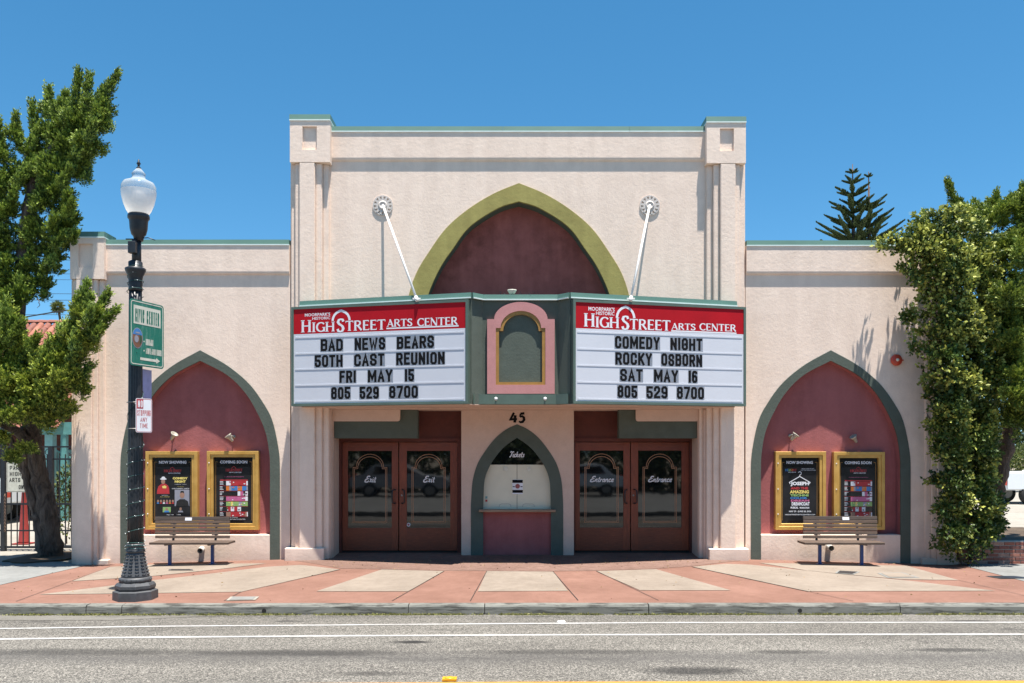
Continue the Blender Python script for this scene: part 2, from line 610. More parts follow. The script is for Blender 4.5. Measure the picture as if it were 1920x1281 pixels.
def leaf(name, dark, light, tip, sc=2.0, tipw=0.6, transl=0.25, rough=0.55):
    t = NT(name)
    at = t.n.new('ShaderNodeAttribute'); at.attribute_name = 'tint'
    n = t.noise(sc, 3)
    n2 = t.noise(sc * 9, 2)
    c = t.mix(t.fr(n, 0.35, 0.65), dark, light)
    c = t.mix(t.math('MULTIPLY', t.fr(n2, 0.4, 0.65), 0.4), c, light)
    c = t.mix(t.math('MULTIPLY', at.outputs['Fac'], tipw), c, tip)
    t.l.new(c, t.b.inputs['Base Color'])
    t.b.inputs['Roughness'].default_value = rough
    t.b.inputs['Specular IOR Level'].default_value = 0.35
    tr = t.n.new('ShaderNodeBsdfTranslucent')
    t.l.new(c, tr.inputs[0])
    mx = t.n.new('ShaderNodeMixShader'); mx.inputs[0].default_value = transl
    t.l.new(t.b.outputs[0], mx.inputs[1]); t.l.new(tr.outputs[0], mx.inputs[2])
    t.l.new(mx.outputs[0], t.n['Material Output'].inputs[0])
    return t.mat


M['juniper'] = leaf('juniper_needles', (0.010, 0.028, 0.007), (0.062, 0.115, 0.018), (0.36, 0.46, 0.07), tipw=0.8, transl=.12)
M['juniper_low'] = leaf('juniper_sunlit_tint', (0.020, 0.045, 0.009), (0.10, 0.16, 0.024), (0.50, 0.56, 0.085), tipw=0.85, transl=.15)  # sunlight painted in: brighter copy of the needle colour for the lower masses
M['juniper_right'] = leaf('juniper_needles_right', (0.034, 0.070, 0.012), (0.11, 0.175, 0.026), (0.34, 0.39, 0.06), tipw=0.8, transl=.15)
M['vine'] = leaf('vine_leaves', (0.018, 0.040, 0.010), (0.058, 0.110, 0.020), (0.52, 0.53, 0.11), sc=1.4, tipw=0.9, rough=0.5, transl=.18)
M['pine'] = leaf('pine_needles', (0.026, 0.050, 0.020), (0.062, 0.095, 0.034), (0.15, 0.18, 0.06), tipw=0.5)
M['shrub'] = leaf('shrub_leaves', (0.03, 0.05, 0.015), (0.075, 0.11, 0.03), (0.30, 0.31, 0.10), tipw=0.6)
M['moss'] = leaf('kerb_moss', (0.07, 0.08, 0.02), (0.16, 0.17, 0.04), (0.30, 0.27, 0.10), sc=6)
M['litter'] = plain('dry_leaf_litter', (0.22, 0.14, 0.06), 0.8, var=0.4, nscale=40)


def bark(name, a, b):
    t = NT(name)
    n = t.noise(9, 6, 0.65, stretch=(1, 1, 0.3), dist=1.0)
    n2 = t.noise(30, 4, 0.6, stretch=(1, 1, 0.4))
    c = t.mix(t.fr(n, 0.32, 0.68), a, b)
    nm = t.bump(n, 1.0, 0.12)
    nm = t.bump(n2, 0.6, 0.015, nm)
    return t.done(c, 0.9, nm)


M['bark'] = bark('juniper_bark', (0.045, 0.032, 0.025), (0.22, 0.165, 0.13))
M['bark2'] = bark('brown_bark', (0.05, 0.032, 0.022), (0.16, 0.10, 0.07))
M['brick'] = [plain('brick_red_%d' % i, c, 0.85, var=0.25, nscale=30, bump=0.004) for i, c in enumerate(
    [(0.26, 0.085, 0.055), (0.21, 0.07, 0.05), (0.32, 0.13, 0.09), (0.17, 0.065, 0.05), (0.36, 0.19, 0.14)])]
M['mortar'] = plain('mortar', (0.34, 0.31, 0.27), 0.9)
M['rooftile'] = [plain('clay_tile_%d' % i, c, 0.8, var=0.2, nscale=12) for i, c in enumerate(
    [(0.24, 0.082, 0.048), (0.20, 0.065, 0.04), (0.28, 0.11, 0.066), (0.17, 0.06, 0.04)])]
M['teal'] = plain('teal_paint', (0.09, 0.25, 0.23), 0.5)
M['teal_light'] = plain('pale_teal_paint', (0.17, 0.36, 0.34), 0.5)
M['carwhite'] = plain('white_car_paint', (0.72, 0.74, 0.76), 0.22, var=0.01)
M['carsilver'] = plain('silver_car_paint', (0.42, 0.43, 0.45), 0.25, metal=0.3, var=0.01)
M['cardark'] = plain('dark_car_paint', (0.03, 0.035, 0.05), 0.2, var=0.01)
M['tyre'] = plain('tyre_rubber', (0.02, 0.02, 0.02), 0.8)
M['wire_green'] = plain('dark_teal_wire', (0.012, 0.06, 0.055), 0.6)
M['bulb'] = plain('clear_mini_bulb', (0.70, 0.72, 0.72), 0.15, var=0.02)
M['signgreen'] = None


def sign_green():
    t = NT('cracked_green_sign_sheeting')
    n = t.noise(7, 6, 0.8, stretch=(2.5, 2.5, 0.5))
    c = t.mix(t.fr(n, 0.50, 0.62, 0, 0.45), (0.010, 0.155, 0.105), (0.16, 0.30, 0.25))
    return t.done(c, 0.45)


M['signgreen'] = sign_green()
M['sign_cream'] = plain('faded_cream_sheeting', (0.62, 0.60, 0.50), 0.5, var=0.12, nscale=14)
M['sign_red'] = plain('red_sign_ink', (0.42, 0.025, 0.03), 0.5)
M['lavender'] = plain('faded_lavender_sign_back', (0.33, 0.33, 0.55), 0.5)

# ------------------------------------------------------------------ lettering
def stroke_quads(pts, w, closed=False):
    """mitred strip around a 2-D polyline; w number or per-point list; returns left pts, right pts"""
    n = len(pts)
    ws = w if isinstance(w, (list, tuple)) else [w] * n
    L = []; Rr = []
    for i in range(n):
        p = Vector(pts[i])
        a = Vector(pts[i - 1]) if (i > 0 or closed) else None
        b = Vector(pts[(i + 1) % n]) if (i < n - 1 or closed) else None
        if a is None: d = (b - p).normalized(); nrm = Vector((-d.y, d.x)); k = 1
        elif b is None: d = (p - a).normalized(); nrm = Vector((-d.y, d.x)); k = 1
        else:
            d1 = (p - a).normalized(); d2 = (b - p).normalized()
            n1 = Vector((-d1.y, d1.x)); n2 = Vector((-d2.y, d2.x))
            nrm = n1 + n2
            if nrm.length < 1e-3: nrm = n1; k = 1
            else:
                nrm.normalize(); k = min(1.0 / max(0.25, nrm.dot(n1)), 2.2)
        L.append(p + nrm * ws[i] * 0.5 * k); Rr.append(p - nrm * ws[i] * 0.5 * k)
    return L, Rr


c_ = 0.17
GL = {
    'A': [[(0, 0), (.5, 1), (1, 0)], [(.16, .30), (.84, .30)]],
    'B': [[(0, 0), (0, 1), (.8, 1), (1, .88), (1, .64), (.84, .53), (1, .42), (1, .12), (.8, 0), (0, 0)], [(.08, .53), (.84, .53)]],
    'C': [[(1, .72), (1, .86), (.75, 1), (.25, 1), (0, .86), (0, .14), (.25, 0), (.75, 0), (1, .14), (1, .28)]],
    'D': [[(0, 0), (0, 1), (.7, 1), (1, .85), (1, .15), (.7, 0), (0, 0)]],
    'E': [[(1, 1), (0, 1), (0, 0), (1, 0)], [(.08, .52), (.8, .52)]],
    'F': [[(1, 1), (0, 1), (0, 0)], [(.08, .52), (.8, .52)]],
    'G': [[(1, .72), (1, .86), (.75, 1), (.25, 1), (0, .86), (0, .14), (.25, 0), (.75, 0), (1, .14), (1, .48), (.6, .48)]],
    'H': [[(0, 0), (0, 1)], [(1, 0), (1, 1)], [(.05, .5), (.95, .5)]],
    'I': [[(.5, 0), (.5, 1)]],
    'J': [[(1, 1), (1, .14), (.75, 0), (.25, 0), (0, .14), (0, .28)]],
    'K': [[(0, 0), (0, 1)], [(1, 1), (.1, .42)], [(.38, .56), (1, 0)]],
    'L': [[(0, 1), (0, 0), (1, 0)]],
    'M': [[(0, 0), (0, 1)], [(1, 0), (1, 1)], [(.04, .98), (.5, .25), (.96, .98)]],
    'N': [[(0, 0), (0, 1)], [(1, 0), (1, 1)], [(.04, .93), (.96, .07)]],
    'O': [[(.25, 1), (0, .86), (0, .14), (.25, 0), (.75, 0), (1, .14), (1, .86), (.75, 1), (.25, 1)]],
    'P': [[(0, 0), (0, 1), (.75, 1), (1, .87), (1, .58), (.75, .45), (0, .45)]],
    'R': [[(0, 0), (0, 1), (.75, 1), (1, .87), (1, .6), (.75, .48), (0, .48)], [(.55, .46), (1, 0)]],
    'S': [[(1, .74), (1, .86), (.75, 1), (.25, 1), (0, .86), (0, .66), (.2, .54), (.8, .45), (1, .33), (1, .14), (.75, 0), (.25, 0), (0, .14), (0, .27)]],
    'T': [[(0, 1), (1, 1)], [(.5, .96), (.5, 0)]],
    'U': [[(0, 1), (0, .14), (.25, 0), (.75, 0), (1, .14), (1, 1)]],
    'V': [[(0, 1), (.5, 0), (1, 1)]],
    'W': [[(0, 1), (.25, 0), (.5, .75), (.75, 0), (1, 1)]],
    'X': [[(0, 0), (1, 1)], [(0, 1), (1, 0)]],
    'Y': [[(0, 1), (.5, .45), (1, 1)], [(.5, .5), (.5, 0)]],
    '0': [[(.25, 1), (0, .86), (0, .14), (.25, 0), (.75, 0), (1, .14), (1, .86), (.75, 1), (.25, 1)]],
    '1': [[(.5, 0), (.5, 1)]],
    '2': [[(0, .72), (0, .86), (.25, 1), (.75, 1), (1, .86), (1, .62), (0, .14), (0, 0), (1, 0)]],
    '5': [[(1, 1), (0, 1), (0, .56), (.75, .56), (1, .42), (1, .14), (.75, 0), (.25, 0), (0, .14), (0, .25)]],
    '6': [[(.96, .90), (.75, 1), (.25, 1), (0, .86), (0, .14), (.25, 0), (.75, 0), (1, .14), (1, .44), (.75, .56), (.05, .56)]],
    '7': [[(0, 1), (1, 1), (1, .86), (.35, 0)]],
    '8': [[(.25, 1), (.03, .88), (.03, .65), (.22, .54), (0, .42), (0, .13), (.25, 0), (.75, 0), (1, .13), (1, .42), (.78, .54), (.97, .65), (.97, .88), (.75, 1), (.25, 1)], [(.22, .54), (.78, .54)]],
    '9': [[(.04, .10), (.25, 0), (.75, 0), (1, .14), (1, .86), (.75, 1), (.25, 1), (0, .86), (0, .56), (.25, .44), (.95, .44)]],
    '.': [[(.5, 0), (.5, .08)]], '-': [[(.1, .5), (.9, .5)]],
}
WID = {'I': .42, '1': .45, 'M': 1.28, 'W': 1.3, '.': .35, ' ': .6, 'E': .92, 'F': .9, 'T': .95, 'L': .88}


class Frame2D:
    """a flat drawing plane in space: origin, unit axis u (right), unit axis v (up), normal n (towards the viewer)"""
    def __init__(s, o, u, v=(0, 0, 1)):
        s.o = Vector(o); s.u = Vector(u).normalized(); s.v = Vector(v).normalized()
        s.n = s.u.cross(s.v).normalized()

    def __call__(s, x, y, lift=0.0):
        return s.o + s.u * x + s.v * y + s.n * lift

    def rect(s, mb, x0, x1, y0, y1, lift=0.0, mi=0, depth=None):
        if depth is None:
            mb.add([s(x0, y0, lift), s(x1, y0, lift), s(x1, y1, lift), s(x0, y1, lift)], [(0, 1, 2, 3)], mi)
        else:
            mb.obox(s((x0 + x1) / 2, (y0 + y1) / 2, lift - depth / 2), s.u, s.n, s.v, abs(x1 - x0) / 2, depth / 2, abs(y1 - y0) / 2, mi)

    def poly(s, mb, pts, lift=0.0, mi=0, depth=0.0):
        n = len(pts)
        v = [s(p[0], p[1], lift) for p in pts]
        f = [tuple(range(n))]
        if depth:
            v += [s(p[0], p[1], lift - depth) for p in pts]
            for i in range(n):
                j = (i + 1) % n
                f.append((i, i + n, j + n, j))
        mb.add(v, f, mi)

    def stroke(s, mb, pts, w, lift=0.0, mi=0, closed=False):
        L, Rr = stroke_quads(pts, w, closed)
        mb.strip([s(p.x, p.y, lift) for p in L], [s(p.x, p.y, lift) for p in Rr], mi, closed=closed)


def block_glyph(fr, mb, ch, x, y, w, h, t, lift, mi=0):
    if ch not in GL: return
    gw = w - t; gh = h - t
    for k, st in enumerate(GL[ch]):
        pts = [(x + t / 2 + p[0] * gw, y + t / 2 + p[1] * gh) for p in st]
        cl = pts[0] == pts[-1]
        # square ends reach the full height
        if not cl:
            for e, q in ((0, 1), (-1, -2)):
                d = Vector(pts[e]) - Vector(pts[q])
                if d.length > 0:
                    d.normalize(); pts[e] = (pts[e][0] + d.x * t / 2, pts[e][1] + d.y * t / 2)
        if cl: pts = pts[:-1]
        fr.stroke(mb, pts, t, lift + 0.0004 * k, mi, closed=cl)


def block_text(fr, mb, txt, x0, x1, y0, y1, tk=0.2, lift=0.003, gap=0.16, mi=0):
    """text filling x0..x1; tk = stroke as share of height"""
    ws = [WID.get(c, 1.0) for c in txt]
    tot = sum(ws) + gap * 2 * (len(txt) - 1) * 0.5
    k = (x1 - x0) / tot
    x = x0
    for c, w in zip(txt, ws):
        block_glyph(fr, mb, c, x, y0, w * k, y1 - y0, tk * (y1 - y0), lift, mi)
        x += (w + gap) * k


def arc(cx, cy, rx, ry, a0, a1, n=8):
    return [(cx + rx * math.cos(R(a0 + (a1 - a0) * i / n)), cy + ry * math.sin(R(a0 + (a1 - a0) * i / n))) for i in range(n + 1)]


# flared roman capitals: list of (points, width) with serifs as short thin strokes; unit height, own width
T_, t_ = 0.19, 0.085


def ser(x, y, l=0.15):
    return ([(x - l, y), (x + l, y)], 0.055)


def pen(pts, thick=T_, thin=t_):
    ws = []
    n = len(pts)
    for i in range(n):
        a = Vector(pts[max(0, i - 1)]); b = Vector(pts[min(n - 1, i + 1)])
        d = (b - a).normalized()
        ws.append(thin + (thick - thin) * abs(d.y) ** 1.3)
    return (pts, ws)


ROM = {
    'H': (.80, [([(.12, 0), (.12, 1)], T_), ([(.68, 0), (.68, 1)], T_), ([(.15, .52), (.65, .52)], t_), ser(.12, .028), ser(.12, .972), ser(.68, .028), ser(.68, .972)]),
    'I': (.36, [([(.18, 0), (.18, 1)], T_), ser(.18, .028), ser(.18, .972)]),
    'G': (.86, [pen(arc(.46, .5, .37, .46, 42, 318, 14)), ([(.74, .03), (.74, .46)], T_), ser(.72, .46, .15)]),
    'S': (.62, [pen([(.52, .78), (.47, .92), (.31, .965), (.15, .90), (.10, .75), (.18, .61), (.34, .52), (.47, .41), (.52, .26), (.45, .10), (.28, .035), (.12, .09), (.07, .24)])]),
    'T': (.74, [([(.37, 0), (.37, .96)], T_), ([(.03, .955), (.71, .955)], t_), ([(.045, .98), (.045, .80)], .05), ([(.695, .98), (.695, .80)], .05), ser(.37, .028)]),
    'R': (.76, [([(.14, 0), (.14, 1)], T_), pen([(.14, .955), (.38, .955), (.54, .87), (.57, .73), (.52, .58), (.36, .50), (.18, .50)], .17), ([(.36, .50), (.70, .02)], .17), ser(.14, .028)]),
    'E': (.64, [([(.14, 0), (.14, 1)], T_), ([(.1, .955), (.56, .955)], t_), ([(.1, .045), (.59, .045)], t_), ([(.16, .51), (.48, .51)], t_), ([(.555, .99), (.555, .82)], .045), ([(.59, .01), (.59, .2)], .045), ([(.48, .60), (.48, .42)], .045)]),
    'A': (.80, [([(.08, 0), (.40, 1)], t_), ([(.36, 1), (.70, 0)], T_), ([(.18, .32), (.60, .32)], t_), ser(.08, .028, .11), ser(.70, .028, .14)]),
    'C': (.76, [pen(arc(.44, .5, .36, .46, 48, 312, 14)), ([(.70, .97), (.70, .72)], .05), ([(.70, .03), (.70, .26)], .05)]),
    'N': (.84, [([(.12, 0), (.12, 1)], t_), ([(.10, .99), (.70, .02)], T_), ([(.72, 0), (.72, 1)], t_), ser(.12, .028, .11), ser(.72, .972, .11), ser(.08, .972, .08)]),
    ' ': (.30, []),
}


def roman_text(fr, mb, txt, x0, x1, y0, y1, lift=0.004, mi=0, gap=0.02, bold=1.0):
    tot = sum(ROM[c][0] for c in txt) + gap * (len(txt) - 1)
    k = (x1 - x0) / tot; h = y1 - y0
    x = x0; lay = 0
    for c in txt:
        w, ss = ROM[c]
        for si, (pts, ww) in enumerate(ss):
            kk = (k + h) / 2
            W = [a * kk * bold for a in ww] if isinstance(ww, (list, tuple)) else ww * kk * bold
            fr.stroke(mb, [(x + p[0] * k, y0 + p[1] * h) for p in pts], W, lift + 0.0003 * si, mi)
        x += (w + gap) * k


SCR = {
    'E': (.78, [([(.72, .86), (.62, 1.0), (.40, .98), (.28, .80), (.40, .60), (.56, .56), (.30, .52), (.10, .30), (.14, .06), (.38, -.02), (.62, .08), (.72, .22)], .15)]),
    'x': (.50, [([(.05, .50), (.16, .52), (.34, .04), (.46, .06)], .12), ([(.44, .54), (.06, .0)], .08)]),
    'i': (.26, [([(.10, .52), (.10, .10), (.17, .0), (.26, .06)], .12), ([(.12, .68), (.12, .78)], .11)]),
    't': (.34, [([(.14, .86), (.14, .12), (.22, .0), (.34, .06)], .12), ([(.0, .56), (.32, .56)], .07)]),
    'n': (.50, [([(.08, .52), (.08, .0)], .12), ([(.08, .34), (.20, .50), (.32, .48), (.34, .12), (.42, .0), (.50, .06)], .12)]),
    'r': (.36, [([(.08, .52), (.08, .0)], .12), ([(.08, .32), (.20, .50), (.34, .46)], .10)]),
    'a': (.48, [([(.36, .46), (.20, .53), (.07, .36), (.07, .14), (.18, .0), (.32, .10), (.36, .30)], .10), ([(.37, .52), (.36, .10), (.42, .0), (.50, .06)], .12)]),
    'c': (.42, [([(.38, .42), (.24, .53), (.08, .38), (.08, .12), (.22, .0), (.42, .10)], .12)]),
    'e': (.42, [([(.10, .24), (.34, .34), (.32, .50), (.16, .50), (.07, .30), (.12, .05), (.26, .0), (.42, .10)], .11)]),
    'T': (.62, [([(.05, .82), (.20, .98), (.45, .90), (.68, .98)], .13), ([(.42, .92), (.34, .20), (.22, .0), (.08, .08)], .14)]),
    'k': (.46, [([(.08, .95), (.08, .0)], .12), ([(.36, .50), (.12, .24), (.34, .02), (.46, .08)], .10)]),
    's': (.36, [([(.32, .46), (.18, .52), (.09, .40), (.28, .20), (.22, .02), (.04, .04)], .11)]),
}


def script_text(fr, mb, txt, x0, x1, y0, h, lift=0.004, mi=0, slant=0.28, bold=1.0):
    tot = sum(SCR[c][0] for c in txt) + slant * .5
    k = (x1 - x0) / tot
    x = x0; lay = 0
    for c in txt:
        w, ss = SCR[c]
        for pts, ww in ss:
            pp = [(x + (p[0] + p[1] * slant) * k, y0 + p[1] * h) for p in pts]
            fr.stroke(mb, pp, ww * (k + h) / 2 * bold, lift + 0.00025 * lay, mi)
            lay += 1
        x += w * k


def font_text(fr, mb, txt, x0, x1, y0, y1, lift=0.004, mi=0, bold=0.0):
    """built-in font, fitted into the box x0..x1, y0..y1 (cap height)"""
    cu = bpy.data.curves.new('txt', 'FONT')
    cu.body = txt; cu.size = 1.0; cu.offset = bold; cu.resolution_u = 2
    ob = bpy.data.objects.new('txt', cu)
    me = bpy.data.meshes.new_from_object(ob)
    n = len(me.vertices)
    if n == 0: return
    co = np.empty(n * 3); me.vertices.foreach_get('co', co); co = co.reshape(-1, 3)
    mn = co.min(0); mx = co.max(0)
    sx = (x1 - x0) / (mx[0] - mn[0]); sy = (y1 - y0) / (mx[1] - mn[1])
    vs = [fr(x0 + (p[0] - mn[0]) * sx, y0 + (p[1] - mn[1]) * sy, lift) for p in co]
    mb.add(vs, [tuple(p.vertices) for p in me.polygons], mi)
    bpy.data.meshes.remove(me); bpy.data.objects.remove(ob); bpy.data.curves.remove(cu)


def catmull(pts, n=6):
    out = []
    P_ = [Vector(p) for p in pts]
    for i in range(len(P_) - 1):
        p0 = P_[max(0, i - 1)]; p1 = P_[i]; p2 = P_[i + 1]; p3 = P_[min(len(P_) - 1, i + 2)]
        if i == 0: p0 = p1 - (p2 - p1)
        for k in range(n):
            t = k / n
            out.append(0.5 * ((2 * p1) + (-p0 + p2) * t + (2 * p0 - 5 * p1 + 4 * p2 - p3) * t * t + (-p0 + 3 * p1 - 3 * p2 + p3) * t ** 3))
    out.append(P_[-1])
    return out


def resample(pts, n):
    d = [0.0]
    for a, b in zip(pts, pts[1:]): d.append(d[-1] + (b - a).length)
    out = []
    j = 0
    for i in range(n):
        t = d[-1] * i / (n - 1)
        while j < len(d) - 2 and d[j + 1] < t: j += 1
        k = (t - d[j]) / max(1e-9, d[j + 1] - d[j])
        out.append(pts[j].lerp(pts[j + 1], min(1, max(0, k))))
    return out


def arch_curve(half, cx_px, base_py, Y, n=40):
    """half: right half of the arch as photo pixel offsets (dx, py) from apex down; returns the full outline in X,Z left foot to right foot"""
    rt = [Vector((PX(cx_px + dx, Y), PZ(py, Y))) for dx, py in half]
    rt = catmull(rt)
    rt = resample(rt, n)
    foot = Vector((rt[-1].x, PZ(base_py, Y)))
    xc = PX(cx_px, Y)
    full = [Vector((2 * xc - p.x, p.y)) for p in rt[::-1]][:-1] + rt
    return [Vector((2 * xc - foot.x, foot.y))] + full + [foot]


# ------------------------------------------------------------------ ground
def zwall(x):
    a = abs(x - 0.1)
    if a < 3.6: return 0.012
    if a < 7.8: return 0.012 - (a - 3.6) / 4.2 * 0.105
    return -0.093 - min(a - 7.8, 30) * 0.002


def kerb_y(x):
    return -4.33 - 0.035 * max(-1.5, min(1.5, -x / 6.0)) * (1 if x < 0 else 0.4)


def zside(x, y):
    if y >= 0:
        return zwall(x) + (min(y, .64) / .64 * 0.045 if abs(x - .1) < 3.7 else 0)
    t = min(1.0, -y / 4.33)
    return zwall(x) * (1 - t) + (-0.07) * t


def GP(px, py):
    """photo pixel on the pavement -> world x, y"""
    Y = -2.0
    for _ in range(30):
        X = (px - 960) * (CAM_D + Y) / FPX
        Y = FPX * (CAM_Z - zside(X, Y)) / max(1.0, py - HOR) - CAM_D
        Y = max(-6.0, min(6.0, Y))
    return Vector((PX(px, Y), Y))


def drape(name, pts, zf, lift, mat, parent=None, step=0.4, depth=0.0):
    """polygon in x,y cut on a grid and laid over the height function"""
    bm = bmesh.new()
    vs = [bm.verts.new((p[0], p[1], 0)) for p in pts]
    bm.faces.new(vs)
    xs = [p[0] for p in pts]; ys = [p[1] for p in pts]
    def cut(lo, hi, st, ax):
        k = math.floor(lo / st) + 1
        while k * st < hi - 1e-6:
            co = (k * st, 0, 0) if ax == 0 else (0, k * st, 0)
            no = (1, 0, 0) if ax == 0 else (0, 1, 0)
            bmesh.ops.bisect_plane(bm, geom=bm.verts[:] + bm.edges[:] + bm.faces[:], plane_co=co, plane_no=no, dist=1e-5)
            k += 1
    cut(min(xs), max(xs), step, 0); cut(min(ys), max(ys), step, 1)
    for v in bm.verts: v.co.z = zf(v.co.x, v.co.y) + lift
    if depth:
        r = bmesh.ops.extrude_face_region(bm, geom=bm.faces[:])
        for g in r['geom']:
            if isinstance(g, bmesh.types.BMVert): g.co.z -= depth
    bmesh.ops.recalc_face_normals(bm, faces=bm.faces)
    me = bpy.data.meshes.new(name); bm.to_mesh(me); bm.free()
    if not depth and len(me.polygons) and me.polygons[0].normal.z < 0: me.flip_normals()
    me.materials.append(mat)
    o = bpy.data.objects.new(name, me); C.objects.link(o)
    if parent: o.parent = parent
    return o


g = MB(); g.add([(-900, -900, -.42), (900, -900, -.42), (900, 900, -.42), (-900, 900, -.42)], [(0, 1, 2, 3)])
tag(g.build('ground', M['ground'], fix=False), kind='structure')


def zroad(x, y):
    # crown near y=-8.3, gutters at -4.45 and -12.1
    t = abs(y + 8.28) / 3.83
    return -0.095 - 0.105 * t ** 1.5


road = drape('road', [(-70, -12.15), (70, -12.15), (70, -4.30), (-70, -4.30)], zroad, 0.0, M['asphalt'], step=0.5)
tag(road, kind='structure')


def road_y(py, z=-0.17):
    return FPX * (CAM_Z - z) / (py - HOR) - CAM_D


def marking(name, pts_px, wid, mat, z):
    """line of road paint along photo pixels"""
    a = []; b = []
    for px, py in pts_px:
        y = road_y(py, z)
        for _ in range(4):
            y = road_y(py, zroad(0, y))
        x = PX(px, y)
        a.append((x, y - wid / 2)); b.append((x, y + wid / 2))
    mb = MB()
    mb.strip([(p[0], p[1], zroad(*p) + .005) for p in a], [(p[0], p[1], zroad(*p) + .005) for p in b])
    return mb.build(name, mat, fix=False)


tag(marking('edge_line', [(-800, 1184), (0, 1179.5), (200, 1176.5), (320, 1174.8), (640, 1172.6), (960, 1170), (1280, 1168), (1920, 1167.5), (2700, 1167)], 0.075, M['roadwhite'], -.18), kind='structure')
tag(marking('lane_line', [(-800, 1204), (0, 1199.2), (200, 1196.5), (640, 1193), (960, 1191.5), (1280, 1190.5), (1920, 1190), (2700, 1190)], 0.088, M['roadwhite'], -.165), kind='structure')
tag(marking('centre_line', [(-900, 1304), (0, 1291), (400, 1286.5), (840, 1283), (960, 1282.2), (1920, 1280.2), (2700, 1279)], 0.10, M['roadyellow'], -.1), kind='structure')

# gutter strip of paler old concrete on the left, a seam in the asphalt
drape('gutter_patch', [GP2 for GP2 in [(-9.5, -4.62), (-9.5, -5.02), (-5.2, -4.98), (-3.9, -4.62)]], zroad, 0.004, M['asphalt_pale'])
tag(bpy.data.objects['gutter_patch'], kind='structure')

# the seam between gutter and asphalt, and a few cracks
def crack(pts, w, name='road_crack'):
    L, Rr = stroke_quads(pts, [w * random.uniform(.4, 1.3) for _ in pts])
    mb = MB(); mb.strip([(p.x, p.y, zroad(0, p.y) + .006) for p in L], [(p.x, p.y, zroad(0, p.y) + .006) for p in Rr])
    tag(mb.build(name, M['dark'], fix=False), kind='structure')
crack([(x * .12, -4.70 + .012 * math.sin(x * .9) + random.uniform(-.006, .006)) for x in range(-46, 26)], .012)
crack([(x * .12, -4.72 + random.uniform(-.006, .006)) for x in range(28, 60)], .008)
crack([(-1.6 + k * .1, -7.35 + .05 * math.sin(k * .7) + random.uniform(-.02, .02)) for k in range(28)], .006)
crack([(4.5 + k * .1, -6.5 + .03 * math.sin(k * .5) + random.uniform(-.02, .02)) for k in range(20)], .005)
crack([(-6.2 + k * .09, -5.5 - k * .012 + random.uniform(-.015, .015)) for k in range(24)], .005)

# kerb: blocks with joints
kerb = bpy.data.objects.new('kerb', None); C.objects.link(kerb); kerb.location = (0, -4.38, -.07); tag(kerb, kind='structure')
joints = [-60, -30, -14, -7.35] + [PX(px, -4.4) for px in (168, 234, 767, 909, 1215, 1685)] + [9.4, 14, 30, 60]
joints.sort()
for a, b in zip(joints, joints[1:]):
    mb = MB()
    n = max(2, int((b - a) / 0.35) + 1)
    rows = []
    for i in range(n):
        x = a + .006 + (b - a - .012) * i / (n - 1)
        ky = kerb_y(x); j1 = random.uniform(-.004, .004); j2 = random.uniform(-.006, .004)
        rows.append([(x, ky - .145 + j1, -.235), (x, ky - .130 + j1, -.095 + j2), (x, ky - .112, -.072 + j2), (x, ky + .006, -.066), (x, ky + .006, -.235)])
    for i in range(n - 1):
        mb.strip(rows[i], rows[i + 1], closed=True)
    mb.add(rows[0], [(0, 1, 2, 3, 4)]); mb.add(rows[-1], [(4, 3, 2, 1, 0)])
    mb.build('kerb_block', M['kerb'], kerb, loc=((a + b) / 2, -4.4, -.1))
for px in (495, 1500):
    p = P(px, 1141, -4.49)
    mb = MB(); mb.lathe([(0.028, 0), (0.03, 0.012)], (p.x, -4.478, -.145), 12, axis='y')
    mb.build('drain_hole', M['dark'], kerb)

# pavement
side_root = drape('sidewalk', [(-40, -4.34), (40, -4.34), (40, 0.35), (-40, 0.35)], zside, -.004, M['terracotta'], step=0.5)
tag(side_root, kind='structure')
drape('entrance_floor', [(-3.9, .30), (4.1, .30), (4.1, .95), (-3.9, .95)], zside, -.002, M['threshold'], side_root)
wedges = [
    [(913, 1071), (1037, 1072), (1065, 1108), (896, 1109)],
    [(716, 1068), (833, 1071), (765, 1109), (593, 1109)],
    [(73, 1115), (290, 1088), (500, 1063), (563, 1059.5), (638, 1068), (452, 1110)],
    [(135, 1090), (207, 1063), (290, 1058.5), (500, 1056.5), (433, 1065), (290, 1080)],
    [(1118, 1071), (1230, 1067.5), (1370, 1107), (1200, 1107)],
    [(1297, 1063), (1360, 1057.5), (1407, 1059), (1713, 1090), (1867, 1108), (1513, 1109)],
    [(1423, 1055.5), (1700, 1061), (1797, 1088), (1690, 1086.5), (1513, 1070)],
]
for w in wedges:
    drape('concrete_slab', [GP(*p) for p in w], zside, 0.002, M['beige'], side_root, step=0.5, depth=0.0)
drape('concrete_slab', [(-40, -4.32)] + [GP(*p) for p in [(-120, 1128), (0, 1097), (163, 1060)]] + [(-8.3, .3), (-40, .3)], zside, 0.002, M['greyconc'], side_root, step=0.5)
drape('concrete_slab', [GP(*p) for p in [(1816, 1063), (1920, 1090), (2040, 1128)]] + [(40, -4.32), (40, .3), (8.6, .3)], zside, 0.002, M['greyconc'], side_root, step=0.5)
thr = [GP(*p) for p in [(545, 1050), (640, 1066), (716, 1067.3), (833, 1070), (1037, 1071), (1118, 1070), (1230, 1066.5), (1300, 1061.5), (1395, 1050.5)]]
drape('worn_paving', thr + [(4.0, .30), (-3.8, .30)], zside, 0.0, M['threshold'], side_root)
